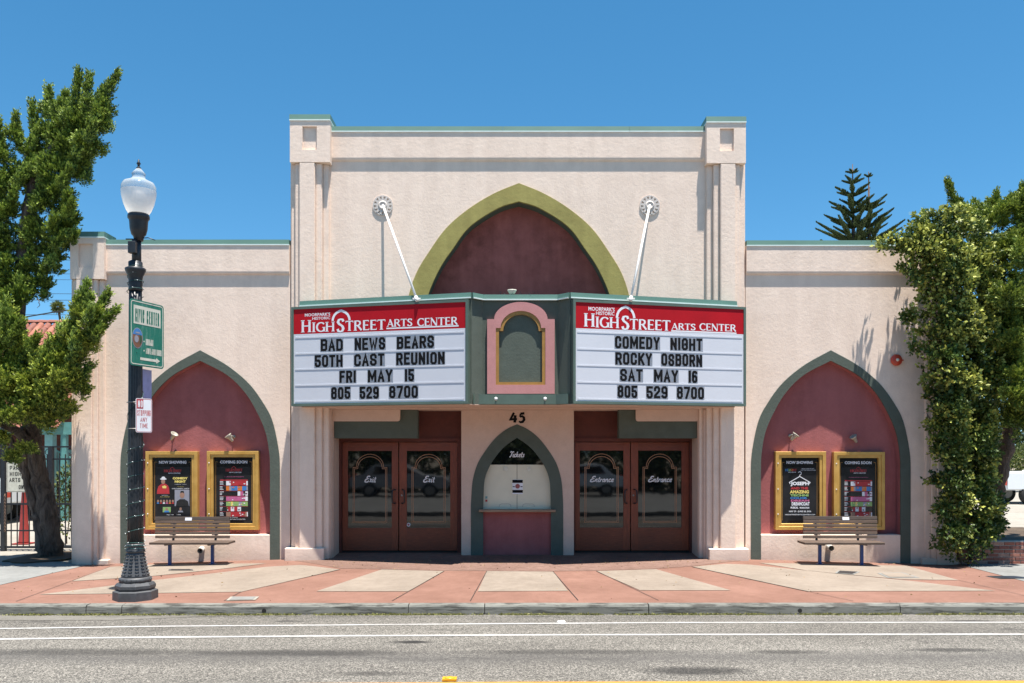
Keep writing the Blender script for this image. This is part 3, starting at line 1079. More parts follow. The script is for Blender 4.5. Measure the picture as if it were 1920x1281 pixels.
for (a, b) in [((833, 1071), (735, 1127)), ((913, 1071), (882, 1127)), ((1037, 1072), (1084, 1126)), ((1118, 1071), (1235, 1126)),
               ((1297, 1063), (1600, 1127)), ((207, 1063), (30, 1128)), ((452, 1110), (420, 1127)), ((1797, 1088), (1960, 1126)), ((638, 1068), (500, 1100))]:
    A = GP(*a); B = GP(*b); d = (B - A).normalized(); nn = Vector((-d.y, d.x)) * .005
    drape('joint', [A - nn, A + nn, B + nn, B - nn], zside, 0.0045, M['dark'], side_root, step=0.6)

# far pavement on the camera's side of the street, lots beside and behind the theatre
fs = MB(); fs.box(-70, 70, -30, -12.18, -.40, -.06)
tag(fs.build('far_sidewalk', M['greyconc']), kind='structure')
fs = MB(); fs.box(-70, 70, -12.30, -12.16, -.40, -.05)
tag(fs.build('far_kerb', M['kerb']), kind='structure')
fs = MB(); fs.box(-60, -8.24, .3, 60, -.40, -.108)
tag(fs.build('lot_paving', M['lot']), kind='structure')
fs = MB(); fs.box(8.45, 70, .3, 70, -.40, -.100)
tag(fs.build('lot_paving', M['lot']), kind='structure')
# utility lids in the pavement, and one dark shadow patch
def lid(pts, matl, frame, label, name='utility_cover'):
    q = [GP(*p) for p in pts]
    c = sum(q, Vector((0, 0))) / len(q)
    root = thing(name, label, 'utility cover', (c.x, c.y, zside(c.x, c.y)))
    big = [c + (p - c) * 1.25 for p in q]
    o = drape('frame', big, zside, .006, frame, step=5); o.parent = root; o.location = -Vector(root.location)
    o = drape('lid', q, zside, .010, matl, step=5); o.parent = root; o.location = -Vector(root.location)
lid([(1575, 1071), (1608, 1073), (1598, 1077), (1570, 1075)], M['iron'], M['greyconc'], 'small black metal cover in a grey frame in the pavement before the right bench')
lid([(1652, 1076), (1690, 1075), (1716, 1083), (1668, 1083)], M['beige'], M['greyconc'], 'pale yellowish square utility cover in the pavement right of the right bench')
lid([(437, 1120), (480, 1120), (474, 1125), (430, 1126)], M['greyconc'], M['lot'], 'grey rectangular meter cover in the pavement close to the kerb')
lid([(1856, 1081), (1900, 1081), (1935, 1085), (1880, 1085)], M['iron'], M['iron_grey'], 'dark flat patch standing in for a shadow on the grey pavement at the far right')  # a cast shadow on the paving, laid as a dark sheet
lid([(322, 1068), (356, 1068), (358, 1070), (320, 1070)], M['iron'], M['iron_grey'], 'thin dark cover in the beige paving in front of the left bench')
# raised road marker
mk = P(843, 1279, -8.2)
root = thing('road_marker', 'raised amber reflector stud on the yellow centre line', 'road marker', (mk.x, -8.2, zroad(0, -8.2)))
mb = MB(); mb.obox((mk.x, -8.2, zroad(0, -8.2) + .012), (1, 0, 0), (0, 1, 0), (0, 0, 1), .065, .05, .010)
mb.lathe([(.05, .02), (.035, .03), (.01, .034)], (mk.x, -8.2, zroad(0, -8.2)), 10)
mb.build('reflector', plain('amber_reflector', (0.75, 0.30, 0.02), 0.25), root)
mk = P(1053, 1167, -5.2)
mb = MB(); mb.lathe([(.06, 0), (.05, .014), (.02, .018)], (mk.x, -5.12, zroad(0, -5.12)), 10)
tag(mb.build('lane_stud', M['white']), 'small white stud lying on the upper white road line', 'road marker')

# ------------------------------------------------------------------ the theatre
th = thing('theatre_building', 'cream stucco arts theatre with stepped pilasters and three tall pointed arches', 'building', (0, 0, 0))

W_OUT = [(0, 657), (50, 685), (91, 719), (119, 757), (136, 791), (147.5, 846), (149.5, 880)]
W_IN = [(0, 676.5), (50, 703), (84, 736), (107, 774), (123, 812), (130, 853), (131, 885)]
B_OUT = [(0, 344), (45, 362.5), (92, 390.6), (136, 428), (170, 475), (192, 512), (206, 553), (214, 600)]
B_IN = [(0, 378), (39, 390.6), (92, 425), (123, 465.6), (148, 503), (170, 553), (178, 600)]
T_OUT = [(0, 795.6), (21, 805.7), (42, 823), (62, 849), (75, 872), (83, 900.5), (85.5, 928.6), (86.5, 950)]
T_IN = [(0, 821), (19, 834), (35, 850), (51.6, 874.8), (61, 900), (63, 928.6), (63.5, 950)]


def lining(curve, y0, y1):
    """thin skin just inside an arch reveal"""
    mb = MB()
    a = [(p[0], y0, p[1]) for p in curve]; b = [(p[0], y1, p[1]) for p in curve]
    mb.strip(a, b)
    return mb


def wing(px0, px1, cx, top_py, band_px0, band_px1):
    x0, x1 = PX(px0), PX(px1)
    zt = PZ(top_py + 1)
    out = arch_curve(W_OUT, cx, 1070, 0)
    inn = arch_curve(W_IN, cx, 1070, 0)
    pts = [(x0, -.25), (out[0].x, -.25)] + [tuple(p) for p in out] + [(out[-1].x, -.25), (x1, -.25), (x1, zt), (x0, zt)]
    mb = MB(); mb.prism_xz(pts, 0.0, .30)
    mb.build('wing_wall', M['stucco'], th)
    mb = MB(); mb.ring_xz(out, inn, -.012, .186)
    mb.build('arch_surround', M['green'], th)
    # mauve lining of the reveal, 3 mm inside the band
    k = [Vector((p.x + (cxw - p.x) * 0.0035, p.y - 0.003)) for cxw in [PX(cx)] for p in inn]
    mb = lining(k, .012, .19); mb.build('arch_reveal', M['mauve'], th, fix=False)
    mb = MB()
    n = len(inn); poly = [(p.x, p.y) for p in inn]
    poly = [(p[0] * 1.0, p[1]) for p in poly]
    lo = PZ(1006)
    body = [q for q in poly if q[1] > lo]
    body = [(body[0][0] - .02, lo)] + body + [(body[-1][0] + .02, lo)]
    mb.prism_xz(body[::-1][::-1], .19, .26)
    mb.build('niche_panel', M['mauve'], th)
    mb = MB(); mb.box(inn[0].x, inn[-1].x, -.002, .24, -.25, PZ(1003), bev=.006)
    mb.build('sill_wall', M['stucco'], th)
    # parapet band, soft lower edge
    bx0, bx1 = PX(band_px0), PX(band_px1)
    mb = MB()
    prof = [(0.0, PZ(516)), (-.022, PZ(515)), (-.042, PZ(512.5)), (-.048, PZ(510)), (-.048, zt), (0.0, zt)]
    mb.add([(bx0, y, z) for y, z in prof] + [(bx1, y, z) for y, z in prof],
           [(0, 1, 2, 3, 4, 5), (11, 10, 9, 8, 7, 6)] + [(i, i + 6, (i + 1) % 6 + 6, (i + 1) % 6) for i in range(6)])
    mb.build('parapet_band', M['stucco'], th)
    coping(bx0, bx1, top_py - 11, top_py, -.056, .34)


def coping(x0, x1, py0, py1, y0, y1, cuts=()):
    xs = [x0] + [PX(c) for c in cuts] + [x1]
    for a, b in zip(xs, xs[1:]):
        mb = MB()
        zt, zb = PZ(py0, y0), PZ(py1, y0)
        mb.add([(a + .002, y0 + .012, zt), (b - .002, y0 + .012, zt), (b - .002, y1, zt - .004), (a + .002, y1, zt - .004),
                (a + .002, y0, zb + .022), (b - .002, y0, zb + .022), (b - .002, y1, zb + .022), (a + .002, y1, zb + .022)],
               [(0, 1, 2, 3), (4, 5, 1, 0), (5, 6, 2, 1), (6, 7, 3, 2), (7, 4, 0, 3), (7, 6, 5, 4)], 0)
        mb.box(a + .002, b - .002, y0 - .005, y1, zb, zb + .0215, 1)
        mb.build('coping', [M['trim'], M['trim_lip']], th)


wing(192, 544, 375.5, 460, 194, 543.5)
wing(1398, 1738, 1557.5, 461.5, 1398.5, 1737)

# central wall with the great arch
out = arch_curve(B_OUT, 973, 660, 0); inn = arch_curve(B_IN, 973, 660, 0)
x0, x1 = PX(545), PX(1397)
zt = PZ(247)
zb = 2.86
pts = [(x0, zb), (out[0].x, zb)] + [tuple(p) for p in out] + [(out[-1].x, zb), (x1, zb), (x1, zt), (x0, zt)]
mb = MB(); mb.prism_xz(pts, 0, .36); mb.build('central_wall', M['stucco'], th)
mb = MB(); mb.ring_xz(out, inn, -.018, .05); mb.build('arch_surround', M['olive'], th)
mb = MB(); mb.ring_xz(out, inn, .052, .34); mb.build('arch_reveal', M['green'], th)
mb = MB(); mb.prism_xz([(out[0].x, zb)] + [tuple(p) for p in out] + [(out[-1].x, zb)], .342, .40); mb.build('niche_panel', M['mauve_deep'], th)
bx0, bx1 = PX(618), PX(1325)
prof = [(0.0, PZ(303)), (-.022, PZ(302)), (-.038, PZ(299)), (-.042, PZ(297)), (-.042, zt), (0.0, zt)]
mb = MB()
mb.add([(bx0, y, z) for y, z in prof] + [(bx1, y, z) for y, z in prof],
       [(0, 1, 2, 3, 4, 5), (11, 10, 9, 8, 7, 6)] + [(i, i + 6, (i + 1) % 6 + 6, (i + 1) % 6) for i in range(6)])
mb.build('parapet_band', M['stucco'], th)
coping(PX(620), PX(1323), 236.5, 247.5, -.052, .40, cuts=(943, 1180))


def pilaster(e, box, rec, capy, boxy, recy, zlow=-.25, depth=.2):
    """e: photo x of the five strips' edges (6 numbers); box: x0,x1 of the head"""
    mb = MB()
    Ys = [-depth * .33, -depth * .68, -depth, -depth * .68, -depth * .33]
    zb_ = PZ(boxy[1], -depth)
    for i in range(5):
        mb.box(PX(e[i], -depth * .5) + (0 if i == 0 else 0.0), PX(e[i + 1], -depth * .5), Ys[i], .02, zlow, zb_ - .001 if True else 0)
    o = mb.build('pilaster', M['stucco'], th); bevel(o, .012, 2)
    # head with its square recess
    bx0_, bx1_ = PX(box[0], -depth), PX(box[1], -depth)
    rx0, rx1 = PX(rec[0], -depth), PX(rec[1], -depth)
    z0, z1 = zb_, PZ(boxy[0], -depth)
    rz0, rz1 = PZ(recy[1], -depth), PZ(recy[0], -depth)
    mb = MB(); y0, y1 = -depth - .002, .30
    mb.box(bx0_, bx1_, y0 + .045, y1, z0, z1)
    mb.ring_xz([(bx0_, z0), (bx1_, z0), (bx1_, z1), (bx0_, z1)], [(rx0, rz0), (rx1, rz0), (rx1, rz1), (rx0, rz1)], y0, y0 + .0445, closed=True)
    h = mb.build('pilaster_head', M['stucco'], th)
    coping(bx0_ - .01, bx1_ + .01, capy[0], capy[1], -depth - .012, .34)
    return o


PL = [545, 554, 563.5, 592.5, 604.5, 616]
PR = [1325.5, 1337, 1348.5, 1377, 1386.5, 1396.5]
pl = pilaster(PL, (543.5, 618.5), (567, 594), (214, 226), (226, 304), (237, 281))
pr = pilaster(PR, (1325, 1398.5), (1350, 1376), (218, 230), (230, 306), (241, 283))
pilaster([132.5, 138.5, 145, 175, 184, 194], (131.5, 195), (147, 174), (434, 446), (446, 523), (457, 502), depth=.13)
pilaster([1737, 1746, 1755, 1786, 1793, 1799], (1736, 1800), (1757, 1784), (436, 448), (448, 525), (459, 504), depth=.13)
mb = MB()
mb.box(PX(539), PX(612), -.215, .03, -.22, PZ(1028, -.2), bev=.012)
mb.build('plinth', M['stucco'], th)
mb = MB(); mb.box(PX(1325), PX(1398.5), -.215, .03, -.22, PZ(1029, -.2), bev=.012)
mb.build('plinth', M['stucco'], th)
mb = MB(); mb.box(PX(178), PX(207), -.10, .03, -.28, PZ(1050, -.1), bev=.012); mb.build('plinth', M['stucco'], th)
mb = MB(); mb.box(PX(1725), PX(1753), -.10, .03, -.28, PZ(1047, -.1), bev=.012); mb.build('plinth', M['stucco'], th)

# stepped jambs of the entrance below the marquee
JL, JR = -3.365, 3.500
for s, xs in ((-1, (PX(616, -.05), PX(621, .0), JL)), (1, (PX(1325, -.05), PX(1318, 0), JR))):
    mb = MB()
    mb.box(xs[0], xs[1], -.03, .02, -.25, 2.80)
    mb.box(xs[1], xs[2], .06, .30, -.25, 2.80)
    mb.box(xs[2], xs[0] + s * .0, .302, 1.0, -.25, 2.80)
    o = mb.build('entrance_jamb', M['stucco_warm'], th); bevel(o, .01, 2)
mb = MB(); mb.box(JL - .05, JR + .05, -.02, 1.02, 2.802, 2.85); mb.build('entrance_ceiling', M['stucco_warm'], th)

# header pieces
for s, g0, g1, b0, b1 in ((-1, JL, PX(783, .12), JL, PX(750, .06)), (1, PX(1160.5, .12), JR, PX(1192.5, .06), JR)):
    mb = MB(); mb.box(g0, g1, .13, .36, PZ(822, .12), 2.800, bev=.008); mb.build('header_block', M['green'], th)
    zb2 = PZ(790, .06)
    r = .045
    if s < 0: pts = [(b0, zb2), (b1 - r, zb2), (b1 - r * .3, zb2 + r * .3), (b1, zb2 + r), (b1, 2.800), (b0, 2.800)]
    else: pts = [(b0, zb2 + r), (b0 + r * .3, zb2 + r * .3), (b0 + r, zb2), (b1, zb2), (b1, 2.800), (b0, 2.800)]
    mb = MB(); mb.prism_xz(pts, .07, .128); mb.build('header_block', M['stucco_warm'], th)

YD = .64
PIX0, PIX1 = PX(865, .3), PX(1076, .3)
for (a, b, fpx0, fpx1, l0, l1, l2, l3) in ((JL, PIX0, 637, 862, 642, 746.6, 748.6, 857.5), (PIX1, JR, 1077, 1298, 1078.5, 1181.2, 1183, 1291.5)):
    zh = PZ(822, YD)
    mb = MB(); mb.box(a, b, YD - .02, YD + .2, zh, 2.801); mb.build('transom_panel', M['darkred'], th)
    mb = MB()
    fz = PZ(828.5, YD)
    mb.box(a, b, YD - .05, YD - .021, fz, zh + .01)
    mb.box(a, PX(l0, YD) - .006, YD - .05, YD + .2, -.1, fz - .001)
    mb.box(PX(l3, YD) + .006, b, YD - .05, YD + .2, -.1, fz - .001)
    mb.build('door_frame', M['darkred'], th)
    mb = MB(); mb.box(a, b, YD - .04, YD + .2, -.1, .066); mb.build('threshold', M['dark'], th)


def door(x0p, x1p, gx0, gx1, gy0, gy1, word, hinge):
    Y = YD
    x0, x1 = PX(x0p, Y), PX(x1p, Y)
    z0, z1 = .082, PZ(829.5, Y)
    a, b = PX(gx0, Y), PX(gx1, Y); c, d = PZ(gy1, Y), PZ(gy0, Y)
    root = bpy.data.objects.new('door', None)
    mb = MB()
    mb.box(x0, a, Y, Y + .045, z0, z1, 0)
    mb.box(b, x1, Y, Y + .045, z0, z1, 0)
    mb.box(a, b, Y + .002, Y + .043, d, z1, 1)
    mb.box(a, b, Y + .002, Y + .043, z0, c, 1)
    mb.box(a, b, Y - .0015, Y + .001, z0 + .0, z0 + .012, 0)
    o = mb.build('door', [M['door_wood'], M['door_rail']], th, loc=((x0 + x1) / 2, Y, z0)); bevel(o, .003)
    mb = MB(); mb.box(a - .005, b + .005, Y + .018, Y + .026, c - .005, d + .005); mb.build('glass_pane', M['glass'], o)
    fr = Frame2D(((a + b) / 2, Y + .0175, c), (1, 0, 0))
    w = (b - a); h = d - c
    mb = MB()
    for off in (0.0, 0.026):
        hx = w * .385 - off; zb_ = h * .065 + off; zs = h * .785 - off; ar = w * .31 - off
        cxr = 0
        pts = [(-hx, zb_), (-hx, zs), (-ar, zs)] + [(-ar * math.cos(R(t)), zs + .012 + (ar * .93) * math.sin(R(t))) for t in range(8, 180, 12)] + [(ar, zs), (hx, zs), (hx, zb_)]
        fr.stroke(mb, pts, .0105, .001, closed=True)
    mb.build('line_print', M['gold_print'], o, fix=False)
    mb = MB()
    if word == 'Exit': script_text(fr, mb, word, -.115, .125, h * .595, .115, .002, bold=1.25)
    else: script_text(fr, mb, word, -.235, .245, h * .595, .105, .002, bold=1.25)
    mb.build('lettering', M['print_white'], o, fix=False)
    hx = x1 - .055 if hinge < 0 else x0 + .055
    s = -1 if hinge < 0 else 1
    zc = PZ(931, Y)
    mb = MB()
    mb.tube([(hx, Y, zc + .13), (hx + s * .015, Y - .05, zc + .135), (hx + s * .05, Y - .065, zc + .115), (hx + s * .055, Y - .068, zc), (hx + s * .05, Y - .065, zc - .115), (hx + s * .015, Y - .05, zc - .135), (hx, Y, zc - .13)], .014, 8)
    mb.build('handle', M['iron'], o)
    if hinge > 0:
        mb = MB(); mb.lathe([(.02, 0), (.02, .008), (.012, .014)], (hx - .005, Y, zc + .02), 10, axis='y'); mb.build('lock', M['steel'], o)
    return o


dr = door(642, 746.6, 652.3, 734.6, 845.6, 990, 'Exit', -1)
d2 = door(748.6, 857.5, 762.7, 844.2, 845.6, 990, 'Exit', 1)
door(1078.5, 1181.2, 1087, 1169, 845, 989.5, 'Entrance', -1)
door(1183, 1291.5, 1196.5, 1278, 845, 989.5, 'Entrance', 1)
# small round notice on the second exit door
q = P(766, 984, YD + .015)
mb = MB(); mb.lathe([(.036, 0), (.036, .002)], (q.x, YD + .0165, q.z), 16, 0, axis='y'); mb.lathe([(.022, .0022), (.022, .003)], (q.x, YD + .0165, q.z), 12, 1, axis='y')
mb.build('sticker', [M['print_white'], M['mauve']], d2)

# ticket booth pier
out = arch_curve(T_OUT, 969.5, 1046, .3); inn = arch_curve(T_IN, 969.5, 1046, .3)
pts = [(PIX0, -.1), (out[0].x, -.1)] + [tuple(p) for p in out] + [(out[-1].x, -.1), (PIX1, -.1), (PIX1, 2.801), (PIX0, 2.801)]
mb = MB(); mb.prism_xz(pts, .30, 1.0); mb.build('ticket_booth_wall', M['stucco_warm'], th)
mb = MB(); mb.ring_xz(out, inn, .290, .44); mb.build('arch_surround', M['green'], th)
zc0 = PZ(957, .3); zbl = PZ(871.5, .36)
win = [p for p in inn if p.y > zc0]
# the ticket window, in two panes behind which a cream blind is drawn
tw = bpy.data.objects.new('ticket_window', None); C.objects.link(tw); tw.parent = th; tw.location = ((inn[0].x + inn[-1].x) / 2, .36, zc0)
xm = (inn[0].x + inn[-1].x) / 2
full = [(inn[0].x - .0, zc0)] + [tuple(p) for p in win] + [(inn[-1].x, zc0)]
up = [q for q in full if q[1] > zbl]
mb = MB(); mb.prism_xz([(up[0][0] + .0, zbl)] + up + [(up[-1][0], zbl)], .40, .43); mb.build('glass_pane', M['glass'], tw)
lo_ = [q for q in full if q[1] <= zbl]
mb = MB()
Lh = [q for q in lo_ if q[0] < xm] ; Rh = [q for q in lo_ if q[0] > xm]
blind = plain('cream_blind', (0.66, 0.62, 0.48), 0.25, var=0.05, nscale=3, spec=0.6)
mb.prism_xz(Lh + [(Lh[-1][0], zbl - .001), (xm - .004, zbl - .001), (xm - .004, zc0)][::1], .398, .43)
mb.build('blind_panel', blind, tw)
mb = MB(); mb.prism_xz([(xm + .004, zc0), (xm + .004, zbl - .001), (Rh[0][0], zbl - .001)] + Rh, .398, .43)
mb.build('blind_panel', blind, tw)
for px in (948, 991.5):
    c = P(px, 879.5, .39); mb = MB(); mb.lathe([(.045, 0), (.045, .006), (.038, .010)], (c.x, .397, c.z), 20, axis='y'); mb.build('speak_hole', M['sign_cream'], tw)
for px in (947, 991):
    c = P(px, 951, .39)
    fr = Frame2D((c.x, .3965, c.z), (1, 0, 0)); mb = MB()
    fr.stroke(mb, [(-.115, 0), (-.105, .045), (-.07, .062), (.07, .062), (.105, .045), (.115, 0)], .008, 0); mb.build('pass_slot', M['steel'], tw, fix=False)
fr = Frame2D((xm, .3995, PZ(900, .4)), (1, 0, 0)); mb = MB()
script_text(fr, mb, 'Tickets', -.155, .15, PZ(857, .4) - PZ(900, .4), .105, .002, bold=1.3)
mb.build('lettering', M['print_white'], tw, fix=False)
c = P(970.5, 913, .39)
mb = MB(); fr = Frame2D((c.x, .3975, c.z), (1, 0, 0))
fr.rect(mb, -.10, .10, -.14, .14, .001, 0)
fr.rect(mb, -.10, .10, .075, .135, .002, 1); fr.rect(mb, -.10, .10, -.115, -.06, .002, 1)
mb.lathe([(.045, .0), (.045, .0015)], (c.x, .395, c.z + .012), 16, 2, axis='y')
for k in (-1, 1): fr.rect(mb, k * .075 - .02, k * .075 + .02, -.005, .012, .002, 1)
tag(mb.build('window_notice', [M['print_white'], M['black'], M['mauve']], fix=False), 'small white notice with a round emblem taped on the ticket window', 'notice')
mb = MB(); fr = Frame2D((PX(912, .39), .3975, PZ(938, .39)), (1, 0, 0))
fr.rect(mb, -.025, .025, -.08, .09, .001, 0); fr.rect(mb, -.02, .02, .03, .075, .002, 1); fr.rect(mb, -.02, .02, -.03, .01, .002, 2)
tag(mb.build('sticker_strip', [M['sign_cream'], M['teal_light'], M['sign_red']], fix=False), 'narrow column of card stickers at the left edge of the ticket window', 'sticker')
mb = MB(); mb.box(inn[0].x, inn[-1].x, .36, .6, -.1, zc0 - .03); mb.build('base_panel', M['mauve'], th)
mb = MB(); mb.box(PX(898, .24), PX(1042, .24), .20, .40, zc0 - .028, zc0 + .018)
o = mb.build('counter', wood('counter_wood', (0.22, 0.12, 0.07), (0.42, 0.29, 0.19), (1, 12, 12), .6), th); bevel(o, .008, 2)
mb = MB(); mb.box(inn[0].x - .0, inn[-1].x + .0, .44, .6, zc0 - .02, 2.5); mb.build('booth_interior', M['dark'], th)
# number 45
fr = Frame2D((PX(970.5, .28), .2995, PZ(792, .3)), (1, 0, 0))
mb = MB()
h = .185
for pts, w in (([(-.07, h), (-.135, .055), (-.01, .060)], .042), ([(-.045, .135), (-.055, -.005)], .052)):
    fr.stroke(mb, pts, w, .004 + .0006 * (w > .045))
for pts, w in (([(.13, h - .012), (.055, h - .022)], .046), ([(.055, h - .02), (.045, .105)], .032), ([(.045, .10), (.085, .118), (.12, .09), (.125, .05), (.095, .008), (.055, .0), (.025, .018)], [.03, .038, .046, .05, .046, .036, .03])):
    fr.stroke(mb, pts, w, .005 + .0007 * (len(pts) > 2) + .0004 * (w == .032))
tag(mb.build('house_number', M['black'], fix=False), 'black painted street number 45 above the ticket window arch', 'house number')

# the mass of the building behind
body = M['stucco']
for (a, b, c, d, y0, y1) in ((PX(134), PX(545), -.3, 5.55, .302, 18), (PX(1398.5), PX(1799), -.3, 5.55, .302, 18), (PX(546), PX(1396.5), 2.862, 7.6, .405, 18), (JL - .3, JR + .3, -.3, 2.86, 1.02, 18)):
    mb = MB(); mb.box(a, b, y0, y1, c, d); mb.build('side_wall', body, th)
for (a, b, z) in ((PX(134), PX(545), 5.555), (PX(1398.5), PX(1799), 5.555), (PX(546), PX(1396.5), 7.605)):
    mb = MB(); mb.box(a + .1, b - .1, .5, 17.8, z, z + .03); mb.build('roof', M['greyconc'], th)
for q in ((PX(545) + .01, JL - .02, .024, .99, -.3, 2.859), (JR + .02, PX(1397) - .01, .024, .99, -.3, 2.859)):
    mb = MB(); mb.box(*q); mb.build('side_wall', body, th)

# ------------------------------------------------------------------ marquee
mq = thing('marquee_canopy', 'dark green marquee canopy with pale coping and a rose framed niche in its middle', 'marquee', (.1, -.6, 2.83))
ZT, ZB = 4.764, 2.835
A_ = Vector((-3.86, -.34)); D_ = Vector((PX(884, -1.25), -1.20))
E_ = Vector((PX(905, -1.0), -1.0)); F_ = Vector((PX(1047, -1.0), -1.0))
G_ = Vector((PX(1069, -1.25), -1.20)); H_ = Vector((PX(1378, -.34), -.34))
plan = [Vector((A_.x, -.01)), A_, D_, E_, F_, G_, H_, Vector((H_.x, -.01))]
mb = MB()
# body as walls with a flat roof; front skins
mb.prism_xy([tuple(p) for p in plan], ZB, 4.66)
mb.build('canopy_body', M['green'], mq)
mb = MB(); mb.prism_xy([(p.x, p.y - (.0 if i in (0, 7) else .0)) for i, p in enumerate(plan)], ZB - .012, ZB - .001)
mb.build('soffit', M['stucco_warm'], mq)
# coping along the front edge
tr = [A_ + Vector((-.02, -.0)), D_ + Vector((0, -.0)), E_, F_, G_, H_ + Vector((.02, 0))]
for i in range(5):
    a, b = tr[i], tr[i + 1]
    d = (b - a).normalized(); n = Vector((d.y, -d.x))
    if n.y > 0: n = -n
    mb = MB()
    def q(p, off, z): return (p.x + n.x * off, p.y + n.y * off, z)
    o1 = .045
    vs = [q(a, o1, 4.665), q(b, o1, 4.665), q(b, o1 - .01, ZT), q(a, o1 - .01, ZT), q(a, -.10, 4.665), q(b, -.10, 4.665), q(b, -.10, ZT), q(a, -.10, ZT)]
    fs_ = [(0, 1, 2, 3), (5, 4, 7, 6), (3, 2, 6, 7), (1, 0, 4, 5), (0, 3, 7, 4), (1, 5, 6, 2)]
    mb.add(vs, fs_, 0)
    vs = [q(a, o1 + .012, 4.662), q(b, o1 + .012, 4.662), q(b, o1 + .012, 4.684), q(a, o1 + .012, 4.684), q(a, o1 - .02, 4.662), q(b, o1 - .02, 4.662), q(b, o1 - .02, 4.684), q(a, o1 - .02, 4.684)]
    mb.add(vs, fs_, 1)
    mb.build('coping', [M['trim'], M['trim_lip']], mq)
# lower fascia under the niche
mb = MB()
mb.prism_xy([(D_.x + .03, D_.y - .02), (PX(893, -1.06), -1.07), (PX(1042, -1.06), -1.07), (G_.x - .03, G_.y - .02), (G_.x - .03, -.9), (D_.x + .03, -.9)], 2.838, PZ(739.5, -1.07))
mb.build('fascia', M['green_metal'], mq)
# niche: rose surround, ochre trim, recessed panel
Yn = -1.06
def keyhole(xl, xr, zb_, zs, al, ar_, apex, Y):
    xc = (PX(al, Y) + PX(ar_, Y)) / 2; rx = (PX(ar_, Y) - PX(al, Y)) / 2
    zs_ = PZ(zs, Y); za = PZ(apex, Y)
    pts = [(PX(xl, Y), PZ(zb_, Y)), (PX(xl, Y), zs_), (xc - rx, zs_)]
    for k in range(1, 24):
        t = math.pi * k / 24
        pts.append((xc - rx * math.cos(t), zs_ + (za - zs_) * math.sin(t)))
    pts += [(xc + rx, zs_), (PX(xr, Y), zs_), (PX(xr, Y), PZ(zb_, Y))]
    return pts
k1 = keyhole(913.4, 1040, 738.5, 598.5, 926.5, 1026.7, 566.3, Yn)
k2 = keyhole(929.7, 1022.6, 721.7, 615, 938.7, 1014.6, 583, Yn)
k3 = keyhole(935.5, 1016.5, 716.5, 620.5, 943.5, 1010, 589.6, Yn)
mb = MB(); mb.ring_xz(k1, k2, Yn, -1.003, closed=True); mb.build('niche_surround', M['pink'], mq)
mb = MB(); mb.ring_xz(k2, k3, Yn + .012, -1.003, closed=True); mb.build('niche_trim', M['ochre'], mq)
for px in (930, 1022):
    c = P(px, 748, -1.09); mb = MB()
    mb.lathe([(.012, 0), (.012, .03)], (c.x, -1.07, c.z), 8, 0, axis='y')
    mb.lathe([(.016, 0), (.028, .012), (.030, .026), (.020, .042), (.006, .048)], (c.x, -1.098, c.z), 14, 1, axis='y')
    mb.build('small_lamp', [M['iron'], M['print_white']], mq)

